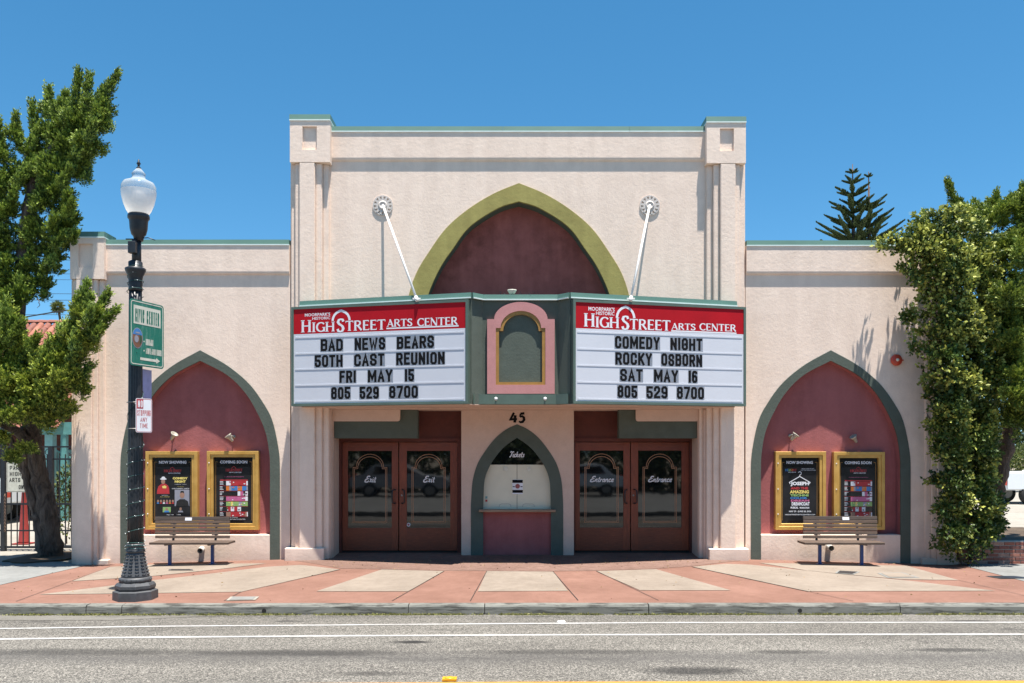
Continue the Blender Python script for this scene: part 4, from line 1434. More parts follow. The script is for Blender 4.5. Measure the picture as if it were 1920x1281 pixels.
# ---- letter boards
def sign_board(side, p0, p1, words, logo, label):
    """p0, p1: left and right ends of the face line (x, y)"""
    p0 = Vector(p0); p1 = Vector(p1)
    u = (p1 - p0); L = u.length; u.normalize()
    root = thing('letter_board', label, 'marquee sign', ((p0.x + p1.x) / 2, (p0.y + p1.y) / 2, 2.83))
    fr = Frame2D((p0.x, p0.y, 0), (u.x, u.y, 0))

    def S(px):
        k = (px - 960) / FPX
        return (k * (CAM_D + p0.y) - p0.x) / (u.x - k * u.y)

    def Z(px, py):
        return CAM_Z + (HOR - py) * (CAM_D + p0.y + S(px) * u.y) / FPX
    z0, z1 = 2.835, 4.635
    fw = .045
    mb = MB()
    for (a, b, c, d) in ((0, L, z1 - fw, z1), (0, L, z0, z0 + fw), (0, fw, z0 + fw, z1 - fw), (L - fw, L, z0 + fw, z1 - fw)):
        fr.rect(mb, a, b, c, d, 0.0, depth=.14)
    o = mb.build('frame', M['green_metal'], root)
    mb = MB(); fr.rect(mb, fw, L - fw, 4.140, z1 - fw, -.012, depth=.08); mb.build('header_panel', M['signred'], root)
    mb = MB(); fr.rect(mb, fw, L - fw, z0 + fw, 4.139, -.012, depth=.08); mb.build('letter_field', M['signwhite'], root)
    rails = [4.075, 3.783, 3.499, 3.210, 2.918]
    for k, z in enumerate(rails):
        mb = MB(); fr.rect(mb, fw + .03, L - fw - .03, z - .012, z + .014, -.007, depth=.01)
        mb.build('rail', M['signwhite'], root)
    # tiles and letters
    for row, ws in enumerate(words):
        zr = rails[row + 1] + .012
        for txt, a, b in ws:
            s0, s1 = S(a), S(b)
            tw_ = [WID.get(c, 1.0) for c in txt]; gap = .17
            k = (s1 - s0) / (sum(tw_) + gap * (len(txt) - 1) + .1)
            x = s0 + .05 * k
            for c, w in zip(txt, tw_):
                dz = random.uniform(-.003, .004)
                mb = MB()
                fr.rect(mb, x - gap * k * .46, x + (w + gap * .46) * k, zr + dz, zr + .245 + dz, -.0098, 0, depth=.002)
                cc = fr(x + w * k / 2, zr, -.0098)
                t = mb.build('letter_tile', M['tile_clear'], root, loc=cc)
                mb = MB(); block_glyph(fr, mb, c, x, zr + .018 + dz, w * k, .218, .043, -.0090)
                mb.build('letter', M['black'], t, fix=False)
                x += (w + gap) * k
    # header print
    mb = MB(); lay = -.0112

    def B(px, y): return Z(px, y)
    lg = logo
    def text(fn, txt, a, b, yt, yb, **kw):
        m = (a + b) / 2
        fn(fr, mb, txt, S(a), S(b), Z(m, yb), Z(m, yt), **kw)
    a, b, yt, yb = lg['H']; text(roman_text, 'H', a, b, yt, yb, lift=lay)
    a, b, yt, yb = lg['IGH']; text(roman_text, 'IGH', a, b, yt, yb, lift=lay)
    a, b, yt, yb = lg['S']; text(roman_text, 'S', a, b, yt, yb, lift=lay + .0008, bold=1.1)
    a, b, yt, yb = lg['TREET']; text(roman_text, 'TREET', a, b, yt, yb, lift=lay)
    a, b, yt, yb = lg['ARTS']; text(roman_text, 'ARTS', a, b, yt, yb, lift=lay)
    a, b, yt, yb = lg['CENTER']; text(roman_text, 'CENTER', a, b, yt, yb, lift=lay)
    a, b, yt, yb = lg['MP']; text(font_text, "MOORPARK'S", a, b, yt, yb, lift=lay, bold=.018)
    a, b, yt, yb = lg['HI']; text(font_text, 'HISTORIC', a, b, yt, yb, lift=lay, bold=.018)
    a, b, y = lg['UL']; m = (a + b) / 2
    fr.rect(mb, S(a), S(b), Z(m, y) - .012, Z(m, y) + .012, lay)
    a, b, yt, yb = lg['ARCH']; m = (a + b) / 2
    sc, hw = S(m), (S(b) - S(a)) / 2 - .02; zb_, h_ = Z(m, yb), Z(m, yt) - Z(m, yb)
    half = [(1.0, 0), (.93, .30), (.78, .58), (.52, .80), (.22, .94), (0, 1.0)]
    pts = [(sc - q[0] * hw, zb_ + q[1] * h_) for q in half] + [(sc + q[0] * hw, zb_ + q[1] * h_) for q in half[::-1][1:]]
    fr.stroke(mb, pts, .042, lay + .0004)
    mb.build('header_lettering', M['print_white'], root, fix=False)
    return root


sign_board(-1, (PX(546, -.5), -.5), (PX(877.5, -1.3), -1.3),
    [[('BAD', 600.3, 643), ('NEWS', 664, 722.6), ('BEARS', 743, 814)],
     [('50TH', 589, 642.5), ('CAST', 663, 721), ('REUNION', 742, 834)],
     [('FRI', 635.5, 667.6), ('MAY', 688.7, 736), ('15', 758, 776.5)],
     [('805', 619.8, 657), ('529', 673.4, 710.5), ('8700', 728.7, 783.8)]],
    {'H': (564.5, 582.5, 600.5, 623), 'IGH': (584, 626.6, 604, 622), 'S': (631, 645.5, 597.5, 622.8), 'TREET': (647, 722.5, 600.3, 619.2),
     'ARTS': (725, 773, 598.2, 612.2), 'CENTER': (782, 858, 595.4, 610.4), 'MP': (571, 618.6, 586.7, 592.8), 'HI': (585, 618.6, 594, 599.2),
     'UL': (724, 859.5, 613.4), 'ARCH': (621, 657, 582.5, 601)},
    'left letter board of the marquee reading BAD NEWS BEARS 50TH CAST REUNION')
sign_board(1, (PX(1075, -1.3), -1.3), (PX(1399, -.5), -.5),
    [[('COMEDY', 1152.9, 1238), ('NIGHT', 1257, 1318)],
     [('ROCKY', 1153.6, 1223.5), ('OSBORN', 1239.8, 1317.5)],
     [('SAT', 1162.4, 1206), ('MAY', 1226, 1272.6), ('16', 1291, 1308.6)],
     [('805', 1157.7, 1196), ('529', 1212, 1252.8), ('8700', 1269, 1321)]],
    {'H': (1096, 1115, 587.5, 612.5), 'IGH': (1116.5, 1160.8, 594.5, 614.5), 'S': (1166, 1180.4, 592, 618.5), 'TREET': (1181, 1257.8, 599.3, 618.8),
     'ARTS': (1259.5, 1305, 606.6, 618.6), 'CENTER': (1312, 1381, 607.4, 620.6), 'MP': (1103.7, 1152.9, 575.8, 583.3), 'HI': (1118, 1152.4, 584.5, 591),
     'UL': (1259, 1381.5, 622.6), 'ARCH': (1155, 1192, 575.3, 596)},
    'right letter board of the marquee reading COMEDY NIGHT ROCKY OSBORN')

# spike strip light on the roof of the marquee
c = P(960, 553, -.95)
root = thing('flood_light', 'small cream fan shaped light standing on the middle of the marquee coping', 'light', (c.x, -.95, 4.66))
mb = MB()
mb.tube([(c.x, -.95, 4.74), (c.x, -.95, 4.80)], .012, 6)
mb.lathe([(.018, -.012), (.05, .02), (.078, .07), (.080, .085), (.03, .088)], (c.x, -.95, 4.775), 16)
mb.build('lamp_head', M['sign_cream'], root)
sp = thing('bird_spikes', 'row of thin dark bird spikes on the middle of the marquee coping', 'bird spikes', (c.x + .1, -1.0, 4.764))
mb = MB()
for i in range(44):
    x = PX(933, -1) + (PX(1013, -1) - PX(933, -1)) * i / 43 + random.uniform(-.01, .01)
    if random.random() < .35: continue
    mb.bar((x, -1.0 + random.uniform(-.03, .03), 4.764), (x + random.uniform(-.03, .03), -1.0 + random.uniform(-.05, .05), 4.764 + random.uniform(.02, .07)), .004)
mb.build('spike', M['iron'], sp)['kind'] = 'stuff'

# tie rods with rosettes
def tie_rod(rpx, rpy, epx, epy, label):
    a = P(rpx, rpy, -.055); b = P(epx, epy, -1.06 if epx < 960 else -1.02)
    root = thing('tie_rod', label, 'tie rod', (a.x, 0, a.z), group='white tie rods holding up the marquee')
    mb = MB(); mb.tube([a + Vector((0, .04, .01)), b], .021, 10)
    mb.build('rod', M['white'], root)
    mb = MB()
    d = (b - a).normalized()
    mb.tube([b - d * .04, b + d * .06], .032, 8)
    mb.obox(b + Vector((0, .01, 0)), (1, 0, 0), (0, 1, 0), (0, 0, 1), .07, .012, .014)
    mb.build('clevis', M['white'], root)
    mb = MB(); cc = (a.x, -.004, a.z)
    # toothed rosette: rim ring, pointed spokes, central boss
    n = 48; Ro, Ri = .188, .165
    O = [(cc[0] + Ro * math.cos(2 * math.pi * i / n), cc[2] + Ro * math.sin(2 * math.pi * i / n)) for i in range(n)]
    I = [(cc[0] + Ri * math.cos(2 * math.pi * i / n), cc[2] + Ri * math.sin(2 * math.pi * i / n)) for i in range(n)]
    mb.ring_xz(O, I, -.020, -.002, closed=True)
    m = 13; star = []
    for i in range(m):
        t0 = 2 * math.pi * (i + .25) / m
        for dt, r in ((-.22, .118), (-.13, .168), (.13, .168), (.22, .118)):
            t = t0 + dt * .8
            star.append((cc[0] + r * math.cos(t), cc[2] + r * math.sin(t)))
    mb.prism_xz(star, -.024, -.008)
    mb.lathe([(.085, .01), (.082, .032), (.05, .040), (.048, .034), (.02, .032)], (cc[0], 0, cc[2]), 24, axis='y')
    o = mb.build('rosette', M['white'] if False else M['rosette'], root)


M['rosette'] = plain('rosette_paint', (0.56, 0.50, 0.45), .7, var=.05)
tie_rod(717, 384, 781, 560, 'left white tie rod slanting from its round rosette on the wall to the marquee')
tie_rod(1219, 384, 1183, 560, 'right white tie rod slanting from its round rosette on the wall to the marquee')

# ------------------------------------------------------------------ poster cases, lights, spouts, bell
def case(px0, px1, py0, py1, word, kind, label):
    Yf = .075
    x0, x1, z0, z1 = PX(px0, Yf), PX(px1, Yf), PZ(py1, Yf), PZ(py0, Yf)
    root = thing('poster_case', label, 'poster case', ((x0 + x1) / 2, .19, z0), group='gold framed poster cases on the front wall')
    fw = .115
    mb = MB()
    o = [(x0, z0), (x1, z0), (x1, z1), (x0, z1)]
    i1 = [(x0 + fw * .55, z0 + fw * .55), (x1 - fw * .55, z0 + fw * .55), (x1 - fw * .55, z1 - fw * .55), (x0 + fw * .55, z1 - fw * .55)]
    i2 = [(x0 + fw, z0 + fw), (x1 - fw, z0 + fw), (x1 - fw, z1 - fw), (x0 + fw, z1 - fw)]
    mb.ring_xz(o, i1, Yf, .188, closed=True)
    mb.ring_xz(i1, i2, Yf + .016, .188, closed=True)
    f = mb.build('frame', M['gold'], root); bevel(f, .003)
    for zz in (.85, .52, .2):
        mb = MB(); mb.lathe([(.011, 0), (.011, .006), (.006, .01)], (x0 + .045, Yf, z0 + (z1 - z0) * zz), 8, axis='y'); mb.build('screw', M['print_white'], root)
    mb = MB(); mb.box(x0 + fw, x1 - fw, .142, .186, z0 + fw, z1 - fw); mb.build('backing', M['case_black'], root)
    w = x1 - x0 - 2 * fw; h = z1 - z0 - 2 * fw
    fr = Frame2D(((x0 + x1) / 2, .1415, z0 + fw), (1, 0, 0))
    mats = [M['print_white'], M['sign_red'], M['orange'], M['yellow'], M['pgreen'], M['pblue'], M['skin'], M['case_black2'], M['ochre'], M['greyp'], M['case_black'], M['magenta']]
    WH, RD, OR, YE, GN, BL, SK, BK, OC, GY, BB, MG = range(12)
    mb = MB()
    font_text(fr, mb, word, -w * .345, w * .345, h * .905, h * .95, .0015, WH, bold=.03)
    for s in (-1, 1):
        pts = [(s * w * .40, h * .93), (s * w * .455, h * .93), (s * w * .455, h * .045)]
        fr.stroke(mb, pts, .008, .001, OC)
    mb.build('title_print', mats, root, fix=False)
    pb = MB()
    fr.rect(pb, -w * .43, w * .43, h * .04, h * .855, .0010, BK)
    L1, L2, L3 = .0022, .0030, .0038
    def T(txt, x0_, x1_, y0_, y1_, mi, lift=L1, bold=.0):
        font_text(fr, pb, txt, w * x0_, w * x1_, h * y0_, h * y1_, lift, mi, bold)
    def Rr(a, b, c, d, mi, lift=L1): fr.rect(pb, w * a, w * b, h * c, h * d, lift, mi)
    def El(cx, cy, rx, ry, mi, lift=L2, n=18):
        fr.poly(pb, [(w * cx + rx * math.cos(2 * math.pi * k / n), h * cy + ry * math.sin(2 * math.pi * k / n)) for k in range(n)], lift, mi)
    def Po(pts, mi, lift=L2): fr.poly(pb, [(w * a, h * b) for a, b in pts], lift, mi)
    if kind == 'comedy':
        roman_text(fr, pb, 'HIGH', -w * .22, -w * .02, h * .775, h * .815, L1, RD, bold=1.2)
        roman_text(fr, pb, 'STREET', w * .0, w * .22, h * .775, h * .815, L1, RD, bold=1.2)
        T('ARTS CENTER', -.12, .2, .752, .768, WH, L1, .02)
        fr.stroke(pb, [(-w * .01 + q[0] * .04, h * .81 + q[1] * .05) for q in ((-1, 0), (-.8, .6), (0, 1), (.8, .6), (1, 0))], .009, L2, RD)
        T('COMEDY', .0, .38, .665, .70, YE, L1, .06)
        T('NIGHT', .05, .33, .615, .652, YE, L1, .06)
        T('STARRING * SHOW', .05, .35, .588, .596, WH, L1)
        T('HOSTED BY', .12, .28, .55, .557, YE, L1)
        T('OUR COMEDY LINEUP', -.02, .42, .52, .533, WH, L1, .02)
        # comedian in a red jacket and cream hat
        Po([(-.40, .445), (-.39, .50), (-.36, .56), (-.28, .60), (-.20, .605), (-.12, .575), (-.09, .53), (-.08, .445)], RD, L2)
        El(-.24, .635, .038, .05, SK, L3); El(-.235, .672, .062, .016, WH, L3 + .0005); El(-.235, .688, .036, .026, WH, L3 + .001)
        Po([(-.27, .56), (-.20, .575), (-.15, .555), (-.17, .53), (-.25, .53)], YE, L3)
        for k, c in enumerate((WH, SK, GY, SK, RD, SK)): El(-.37 + k * .075, .335, .019, .026, SK if k % 2 == 0 else c, L2); 
        for k in range(6): Po([(-.40 + k * .075, .295), (-.34 + k * .075, .295), (-.35 + k * .075, .32), (-.39 + k * .075, .32)], (BL, RD, WH, MG, OR, RD)[k], L2)
        T('FEATURING', -.28, -.12, .42, .428, WH, L1); T('GUEST COMEDIANS', -.32, -.08, .395, .405, YE, L1)
        Rr(.05, .42, .26, .51, GY, L1)
        Po([(.08, .26), (.10, .33), (.18, .365), (.30, .365), (.39, .33), (.41, .26)], BB, L2)
        El(.24, .43, .045, .062, SK, L3); Po([(.195, .455), (.20, .49), (.28, .49), (.285, .455), (.24, .47)], BB, L3 + .0006)
        Rr(-.25, -.05, .165, .245, GN, L1); El(-.15, .21, .025, .03, SK, L2); Po([(-.22, .165), (-.2, .19), (-.1, .19), (-.08, .165)], BL, L3)
        El(.2, .215, .022, .03, SK, L2); Po([(.13, .165), (.15, .19), (.25, .19), (.27, .165)], GY, L3)
        T('FRIDAY * MAY', -.15, .03, .12, .135, WH, L1); T('7 PM', .1, .2, .12, .135, WH, L1); T('HIGHSTREETARTSCENTER', -.3, .3, .07, .085, WH, L1)
    elif kind == 'season':
        roman_text(fr, pb, 'HIGH', -w * .20, -w * .01, h * .785, h * .825, L1, RD, bold=1.2)
        roman_text(fr, pb, 'STREET', w * .0, w * .22, h * .785, h * .825, L1, RD, bold=1.2)
        fr.stroke(pb, [(w * .005 + q[0] * .04, h * .82 + q[1] * .05) for q in ((-1, 0), (-.8, .6), (0, 1), (.8, .6), (1, 0))], .009, L2, RD)
        T('ARTS CENTER', -.12, .2, .762, .778, WH, L1, .02)
        T('SEASON ENTERTAINMENT', -.24, .26, .70, .708, MG, L1, .02)
        Rr(-.34, .36, .645, .662, RD, L1)
        rr = random.Random(5)
        pal = [[OR, RD, YE, RD, WH], [BL, BL, OR, GY, WH], [BB, GY, WH, MG, BB], [BB, MG, MG, GY, WH], [GY, GN, GN, YE, WH], [BB, OC, RD, BB, WH], [SK, OC, RD, WH, RD]]
        for k in range(7):
            y1_ = .64 - k * .078; y0_ = y1_ - .066
            Rr(-.36, .36, y0_ - .008, y0_ - .004, RD, L1)
            for q in range(3): Rr(-.35, -.35 + rr.uniform(.05, .10), y1_ - .012 - q * .02, y1_ - .004 - q * .02, WH, L1)
            x = -.19
            while x < .34:
                ww = rr.uniform(.04, .12); Rr(x, min(.36, x + ww), y0_, y1_, rr.choice(pal[k]), L1); x += ww
            for q in range(7):
                cx_ = rr.uniform(-.17, .34); cy_ = rr.uniform(y0_ + .012, y1_ - .012)
                El(cx_, cy_, rr.uniform(.008, .02), rr.uniform(.006, .014), rr.choice(pal[k] + [WH]), L2 + q * .0003, 8)
        T('BOX OFFICE', -.15, .1, .085, .10, WH, L1); T('HIGHSTREETARTSCENTER', -.3, .3, .055, .07, WH, L1)
    else:
        for k, (c, a, b) in enumerate(((BL, -.38, -.30), (GN, -.31, -.24), (OR, -.25, -.17), (RD, -.18, -.08))):
            roman_text(fr, pb, ('HI', 'GH', 'ST', 'RT')[k], w * a, w * b, h * .795, h * .83, L1, c, bold=1.2)
        T('ARTS CENTER', -.3, -.1, .772, .785, WH, L1, .02)
        T('MUSIC AND STORY', .05, .38, .825, .836, WH, L1, .02); T('ON THE MAIN STAGE', .02, .42, .805, .814, WH, L1, .02)
        # coat hanger with coloured lines of words
        fr.stroke(pb, [(-w * .25, h * .60), (-w * .27, h * .625), (0, h * .715), (w * .27, h * .625), (w * .25, h * .60)], .014, L2, WH)
        fr.stroke(pb, [(0, h * .715), (.0, h * .735), (.028, h * .752), (.030, h * .775), (.0, h * .79), (-.028, h * .775)], .011, L3, WH)
        rows = [('JOSEPH', WH, -.24, .24, .565, .635), ('AND THE', RD, -.24, .22, .515, .555), ('AMAZING', YE, -.26, .24, .455, .505), ('TECHNI', GN, -.25, .23, .41, .445), ('COLOR', BL, -.25, .2, .37, .402), ('DREAM', MG, -.23, .25, .33, .362), ('DREAMCOAT', WH, -.21, .26, .27, .325)]
        for txt, c, a, b, y0_, y1_ in rows: T(txt, a, b, y0_, y1_, c, L1, .05)
        T('MUSICAL', -.24, -.04, .225, .255, WH, L1, .05); T('PRODUCTION', .0, .25, .225, .25, WH, L1, .05)
        T('MAY 29 - JUNE 28, 2026', -.28, .30, .165, .195, WH, L1, .03)
        T('HIGHSTREETARTSCENTER.COM', -.38, .40, .125, .142, WH, L1, .02)
    pb.build('poster', mats, root, fix=False)
    return root


M['case_black'] = plain('glossy_black_backing', (0.010, 0.010, 0.012), .12, var=.05, spec=.6)
M['case_black2'] = plain('black_poster_paper', (0.016, 0.016, 0.018), .2, var=.35, nscale=5, spec=.4)
for nm, c in (('orange', (.62, .17, .03)), ('yellow', (.75, .60, .16)), ('pgreen', (.26, .42, .14)), ('pblue', (.05, .20, .48)), ('skin', (.34, .19, .13)), ('greyp', (.28, .28, .32)), ('magenta', (.50, .12, .25))):
    M[nm] = plain('poster_ink_' + nm, c, .3, var=.03)
case(272.5, 370, 846.5, 993, 'NOW SHOWING', 'comedy', 'gold poster case headed NOW SHOWING with a comedy night poster')
case(387.5, 484.5, 846, 993.5, 'COMING SOON', 'season', 'gold poster case headed COMING SOON on the left wing behind the left bench')
case(1454.3, 1549, 847, 993.5, 'NOW SHOWING', 'coat', 'gold poster case headed NOW SHOWING with a rainbow worded coat hanger poster')
case(1563.7, 1659.5, 847.5, 993.8, 'COMING SOON', 'season', 'gold poster case headed COMING SOON on the right wing behind the right bench')


def spot(px, py, lean, label):
    c = P(px, py, .06)
    root = thing('spotlight', label, 'spotlight', (c.x, .19, c.z), group='small spotlights over the poster cases')
    mb = MB(); mb.lathe([(.034, 0), (.034, .012), (.02, .02)], (c.x + lean * .045, .188, c.z - .01), 12, axis='y')
    mb.tube([(c.x + lean * .045, .185, c.z - .01), (c.x + lean * .04, .13, c.z - .005), (c.x + lean * .03, .10, c.z + .01)], .012, 6)
    mb.build('mount', M['steel'], root)
    # bell-shaped head aimed down at the posters
    ax = Vector((-lean * .55, -.25, .75)).normalized()
    x = ax.cross(Vector((0, 1, 0))).normalized(); y = ax.cross(x)
    b = Vector((c.x - lean * .005, .08, c.z - .02))
    mb = MB(); prof = [(.018, -.10), (.028, -.085), (.030, -.045), (.050, .01), (.074, .045), (.070, .050), (.045, .02)]
    seg = 16; v = []
    for r, hh in prof:
        for k in range(seg):
            a = 2 * math.pi * k / seg
            v.append(b - ax * (-hh) * 1 + x * (r * math.cos(a)) + y * (r * math.sin(a)))
    f = [(i * seg + k, i * seg + (k + 1) % seg, (i + 1) * seg + (k + 1) % seg, (i + 1) * seg + k) for i in range(len(prof) - 1) for k in range(seg)]
    f += [tuple(range(seg)), tuple((len(prof) - 1) * seg + k for k in range(seg))]
    mb.add(v, f, 0, True)
    mb.build('lamp_head', M['spotmetal'], root)


M['spotmetal'] = plain('weathered_beige_spot', (0.34, 0.31, 0.26), .4, metal=.3)
spot(324, 815, -1, 'spotlight above the NOW SHOWING case of the left wing, just right of the lamp post')
spot(430, 818, 1, 'spotlight above the COMING SOON case of the left wing')
spot(1490, 816, -1, 'spotlight above the NOW SHOWING case of the right wing')
spot(1603, 820, 1, 'spotlight above the COMING SOON case of the right wing, nearest the red bell')


def spout(px, py, label):
    c = P(px, py, -.1)
    root = thing('drain_spout', label, 'drain spout', (c.x, -.002, c.z), group='short drain pipes from the low walls')
    mb = MB(); n = 20
    ax = Vector((0.05, -1, -.22)).normalized(); x = Vector((1, 0, 0)); z = x.cross(ax).normalized()
    rings = []
    for r, t in ((.052, 0.0), (.052, .14), (.043, .14), (.043, .02)):
        rings.append([Vector((c.x, -.0, c.z + .02)) + ax * t + x * (r * math.cos(2 * math.pi * k / n)) + z * (r * math.sin(2 * math.pi * k / n)) for k in range(n)])
    for a, b in zip(rings, rings[1:]): mb.strip(a, b, smooth=True, closed=True)
    mb.build('pipe', M['steel_light'], root, fix=False)
    mb = MB(); mb.add(rings[3], [tuple(range(n))]); mb.build('bore', M['dark'], root, fix=False)


M['steel_light'] = plain('pale_pipe', (.48, .47, .44), .6, var=.15, nscale=30)
spout(375.5, 1032, 'pale drain pipe stub in the low wall under the left bench')
spout(1557, 1027, 'pale drain pipe stub in the low wall under the right bench')

c = P(1682, 675, -.06)
root = thing('alarm_bell', 'round red fire alarm bell on the right wing wall', 'alarm bell', (c.x, 0, c.z))
mb = MB(); mb.box(c.x - .05, c.x + .05, -.03, .001, c.z - .05, c.z + .05); mb.build('mount', M['redpaint'], root)
mb = MB(); mb.lathe([(.108, .03), (.108, .042), (.098, .062), (.06, .075), (.03, .079)], (c.x, 0, c.z), 28, axis='y'); mb.build('gong', M['redpaint'], root)
mb = MB(); mb.lathe([(.030, .078), (.028, .092), (.010, .097)], (c.x, 0, c.z), 16, axis='y'); mb.build('hub', M['sign_cream'], root)
mb = MB(); mb.tube([(c.x + .09, -.02, c.z), (c.x + .14, -.012, c.z)], .012, 6); mb.build('striker', M['redpaint'], root)


# ------------------------------------------------------------------ benches
def bench(cx_back, cx_seat, legs, gy, top_py, label):
    Yl = -.45
    x_l = [PX(q, Yl) for q in legs]
    gz = zside(x_l[0], Yl)
    root = thing('park_bench', label, 'bench', ((x_l[0] + x_l[1]) / 2, Yl, gz), group='slatted benches against the front wall')
    zs = PZ(1016, Yl - .1)
    for x in x_l:
        mb = MB(); mb.box(x - .026, x + .026, Yl - .026, Yl + .026, zside(x, Yl) - .003, zs - .06)
        mb.box(x - .06, x + .06, Yl - .05, Yl + .05, zside(x, Yl) - .002, zside(x, Yl) + .010)
        mb.build('leg', M['blue'], root)
        mb = MB()
        mb.bar((x, Yl - .20, zs - .045), (x, Yl + .17, zs - .055), .045, .03)
        mb.bar((x, Yl + .15, zs - .05), (x, Yl + .235, zs + .40), .04, .012)
        mb.box(x - .075, x + .075, Yl - .07, Yl + .07, zs - .062, zs - .056)
        mb.build('bracket', M['iron'], root)
    # seat slats
    s0, s1 = cx_seat
    for k in range(5):
        y = Yl - .21 + k * .082
        mb = MB(); a, b = PX(s0, Yl - .2), PX(s1, Yl - .2)
        mb.box(a + random.uniform(-.006, .006), b + random.uniform(-.006, .006), y - .038, y + .038, zs - .038, zs + random.uniform(-.003, .003), bev=.005)
        mb.build('slat', M['slat'], root, loc=((a + b) / 2, y, zs))
    b0, b1 = cx_back
    zt_ = PZ(top_py, Yl + .22)
    n = 6
    for k in range(n):
        t = (k + .5) / n
        z = zs + .035 + (zt_ - zs - .035) * t
        y = Yl + .15 + .085 * t
        mb = MB(); a, b = PX(b0, y), PX(b1, y)
        hh = (zt_ - zs - .035) / n * (.50 if k == n - 1 else .405)
        d = Vector((0, .085, zt_ - zs)).normalized()
        a += random.uniform(-.006, .006) ; b += random.uniform(-.006, .006)
        mb.obox(((a + b) / 2, y - .02, z), (1, 0, 0), Vector((0, d.z, -d.y)), d, (b - a) / 2, .014, hh)
        o = mb.build('slat', M['slat_dark'] if k == n - 1 else M['slat'], root, loc=((a + b) / 2, y, z)); bevel(o, .004)
        if k in (1, 4):
            for x in x_l:
                mb = MB(); mb.box(x - .06, x + .06, y - .040, y - .034, z - hh * 1.25, z - hh * .75); mb.build('slat_clip', M['iron'], root)
    mb = MB(); xm_ = PX(sum(cx_back) / 2 + 1.5, 0)
    mb.obox((xm_, Yl + .195, zt_ - .035), (1, 0, 0), (0, 1, 0), (0, .25, .97), .062, .003, .034)
    mb.build('plaque', M['signwhite'], root)


bench((292, 431.5), (281.5, 429), (318.5, 398.5), 1058, 969, 'slatted bench on blue legs in front of the comedy night poster')
bench((1505, 1643.5), (1507, 1657), (1537, 1615.5), 1058, 968, 'slatted bench on blue legs in front of the coat hanger poster')

# ------------------------------------------------------------------ street lamp
YL = -3.97
lx = PX(254, YL); lz = zside(lx, YL)
kx = (CAM_D + YL) / FPX
lamp = thing('street_lamp', 'tall black fluted street lamp with an acorn globe wrapped in string lights', 'street lamp', (lx, YL, lz))


def Lz(py): return PZ(py, YL)


def prof_px(lst): return [(r * kx, Lz(py)) for r, py in lst]


mb = MB()
oc = [(37.5, 1123), (37.5, 1106), (34, 1104.5)]
mb.lathe([(r * kx / math.cos(math.pi / 8) * .97, z) for r, z in [(q[0], Lz(q[1])) for q in [(37.8, 1124.5), (37.5, 1107), (33, 1105)]]], (lx, YL, 0), 8, smooth=False)
mb.v = [((x - lx) * math.cos(R(22.5)) - (y - YL) * math.sin(R(22.5)) + lx, (x - lx) * math.sin(R(22.5)) + (y - YL) * math.cos(R(22.5)) + YL, z) for x, y, z in mb.v]
mb.build('base', M['iron_grey'], lamp)
mb = MB()
mb.lathe(prof_px([(33, 1105), (35.5, 1101), (35.5, 1096), (32, 1091.5), (27, 1090)]), (lx, YL, 0), 8, smooth=False)
mb.v = [((x - lx) * math.cos(R(22.5)) - (y - YL) * math.sin(R(22.5)) + lx, (x - lx) * math.sin(R(22.5)) + (y - YL) * math.cos(R(22.5)) + YL, z) for x, y, z in mb.v]
mb.lathe(prof_px([(27, 1091), (28.5, 1088), (28.5, 1083), (25, 1081)]), (lx, YL, 0), 28)
for k in range(22):
    a = 2 * math.pi * k / 22
    c = Vector((lx + math.cos(a) * 28.6 * kx, YL + math.sin(a) * 28.6 * kx, Lz(1085.5)))
    mb.obox(c, (math.cos(a), math.sin(a), 0), (-math.sin(a) * .8, math.cos(a) * .8, .6), (0, 0, 1), .004, .012, .008)
mb.build('collar', M['iron_grey'], lamp)
mb = MB()
mb.lathe(prof_px([(25, 1082), (24.5, 1078), (21, 1066), (18, 1052), (16, 1040), (15.5, 1036)]), (lx, YL, 0), 32)
# leaf ornament rows on the flared base
for k in range(12):
    a = 2 * math.pi * k / 12
    for j in range(7):
        py = 1076 - j * 6
        r = (24.3 - (1078 - py) * .205) * kx
        c = Vector((lx + math.cos(a) * r, YL + math.sin(a) * r, Lz(py)))
        T1 = Vector((-math.sin(a), math.cos(a), 0)); N1 = Vector((math.cos(a), math.sin(a), 0))
        for s in (-1, 1):
            d = (Vector((0, 0, 1)) * .6 + T1 * s * .8).normalized()
            mb.obox(c + T1 * s * .012, N1, d, N1.cross(d), .006, .016 - j * .0012, .006)
mb.build('flared_foot', M['iron_grey'], lamp)
mb = MB()
mb.lathe(prof_px([(15, 1037), (17, 1034), (17, 1031), (15, 1029), (15, 1024), (16.6, 1021.5), (15, 1019)]), (lx, YL, 0), 28)
mb.build('collar', M['iron_grey'], lamp)
mb = MB()
fl = lambda i, a: 1 - .085 * (0.5 + 0.5 * math.cos(12 * a)) ** 2
mb.lathe(prof_px([(14.6, 1020), (14.2, 960), (13.6, 880), (12.9, 780), (12.3, 680), (11.8, 580), (11.3, 545)]), (lx, YL, 0), 96, flute=fl)
mb.build('shaft', M['iron'], lamp)
mb = MB()
mb.lathe(prof_px([(12, 546), (12.6, 543), (11.8, 538), (12.8, 534), (11.8, 528), (13.5, 518), (18.2, 508), (18.6, 504), (16, 502.5), (12.3, 501), (12.5, 492), (8.4, 489)]), (lx, YL, 0), 28)
mb.build('capital', M['iron'], lamp)
mb = MB(); mb.lathe(prof_px([(8.4, 503), (8.2, 450)]), (lx + .016, YL, 0), 16); mb.build('neck', M['iron'], lamp)
mb = MB(); mb.box(lx - 7 * kx, lx + 7 * kx, YL - .13, YL - .05, Lz(478), Lz(456)); o = mb.build('control_box', M['iron'], lamp); bevel(o, .006)
mb = MB()
mb.bar((PX(236, YL), YL, Lz(448.5)), (PX(250, YL), YL, Lz(448.5)), .014)
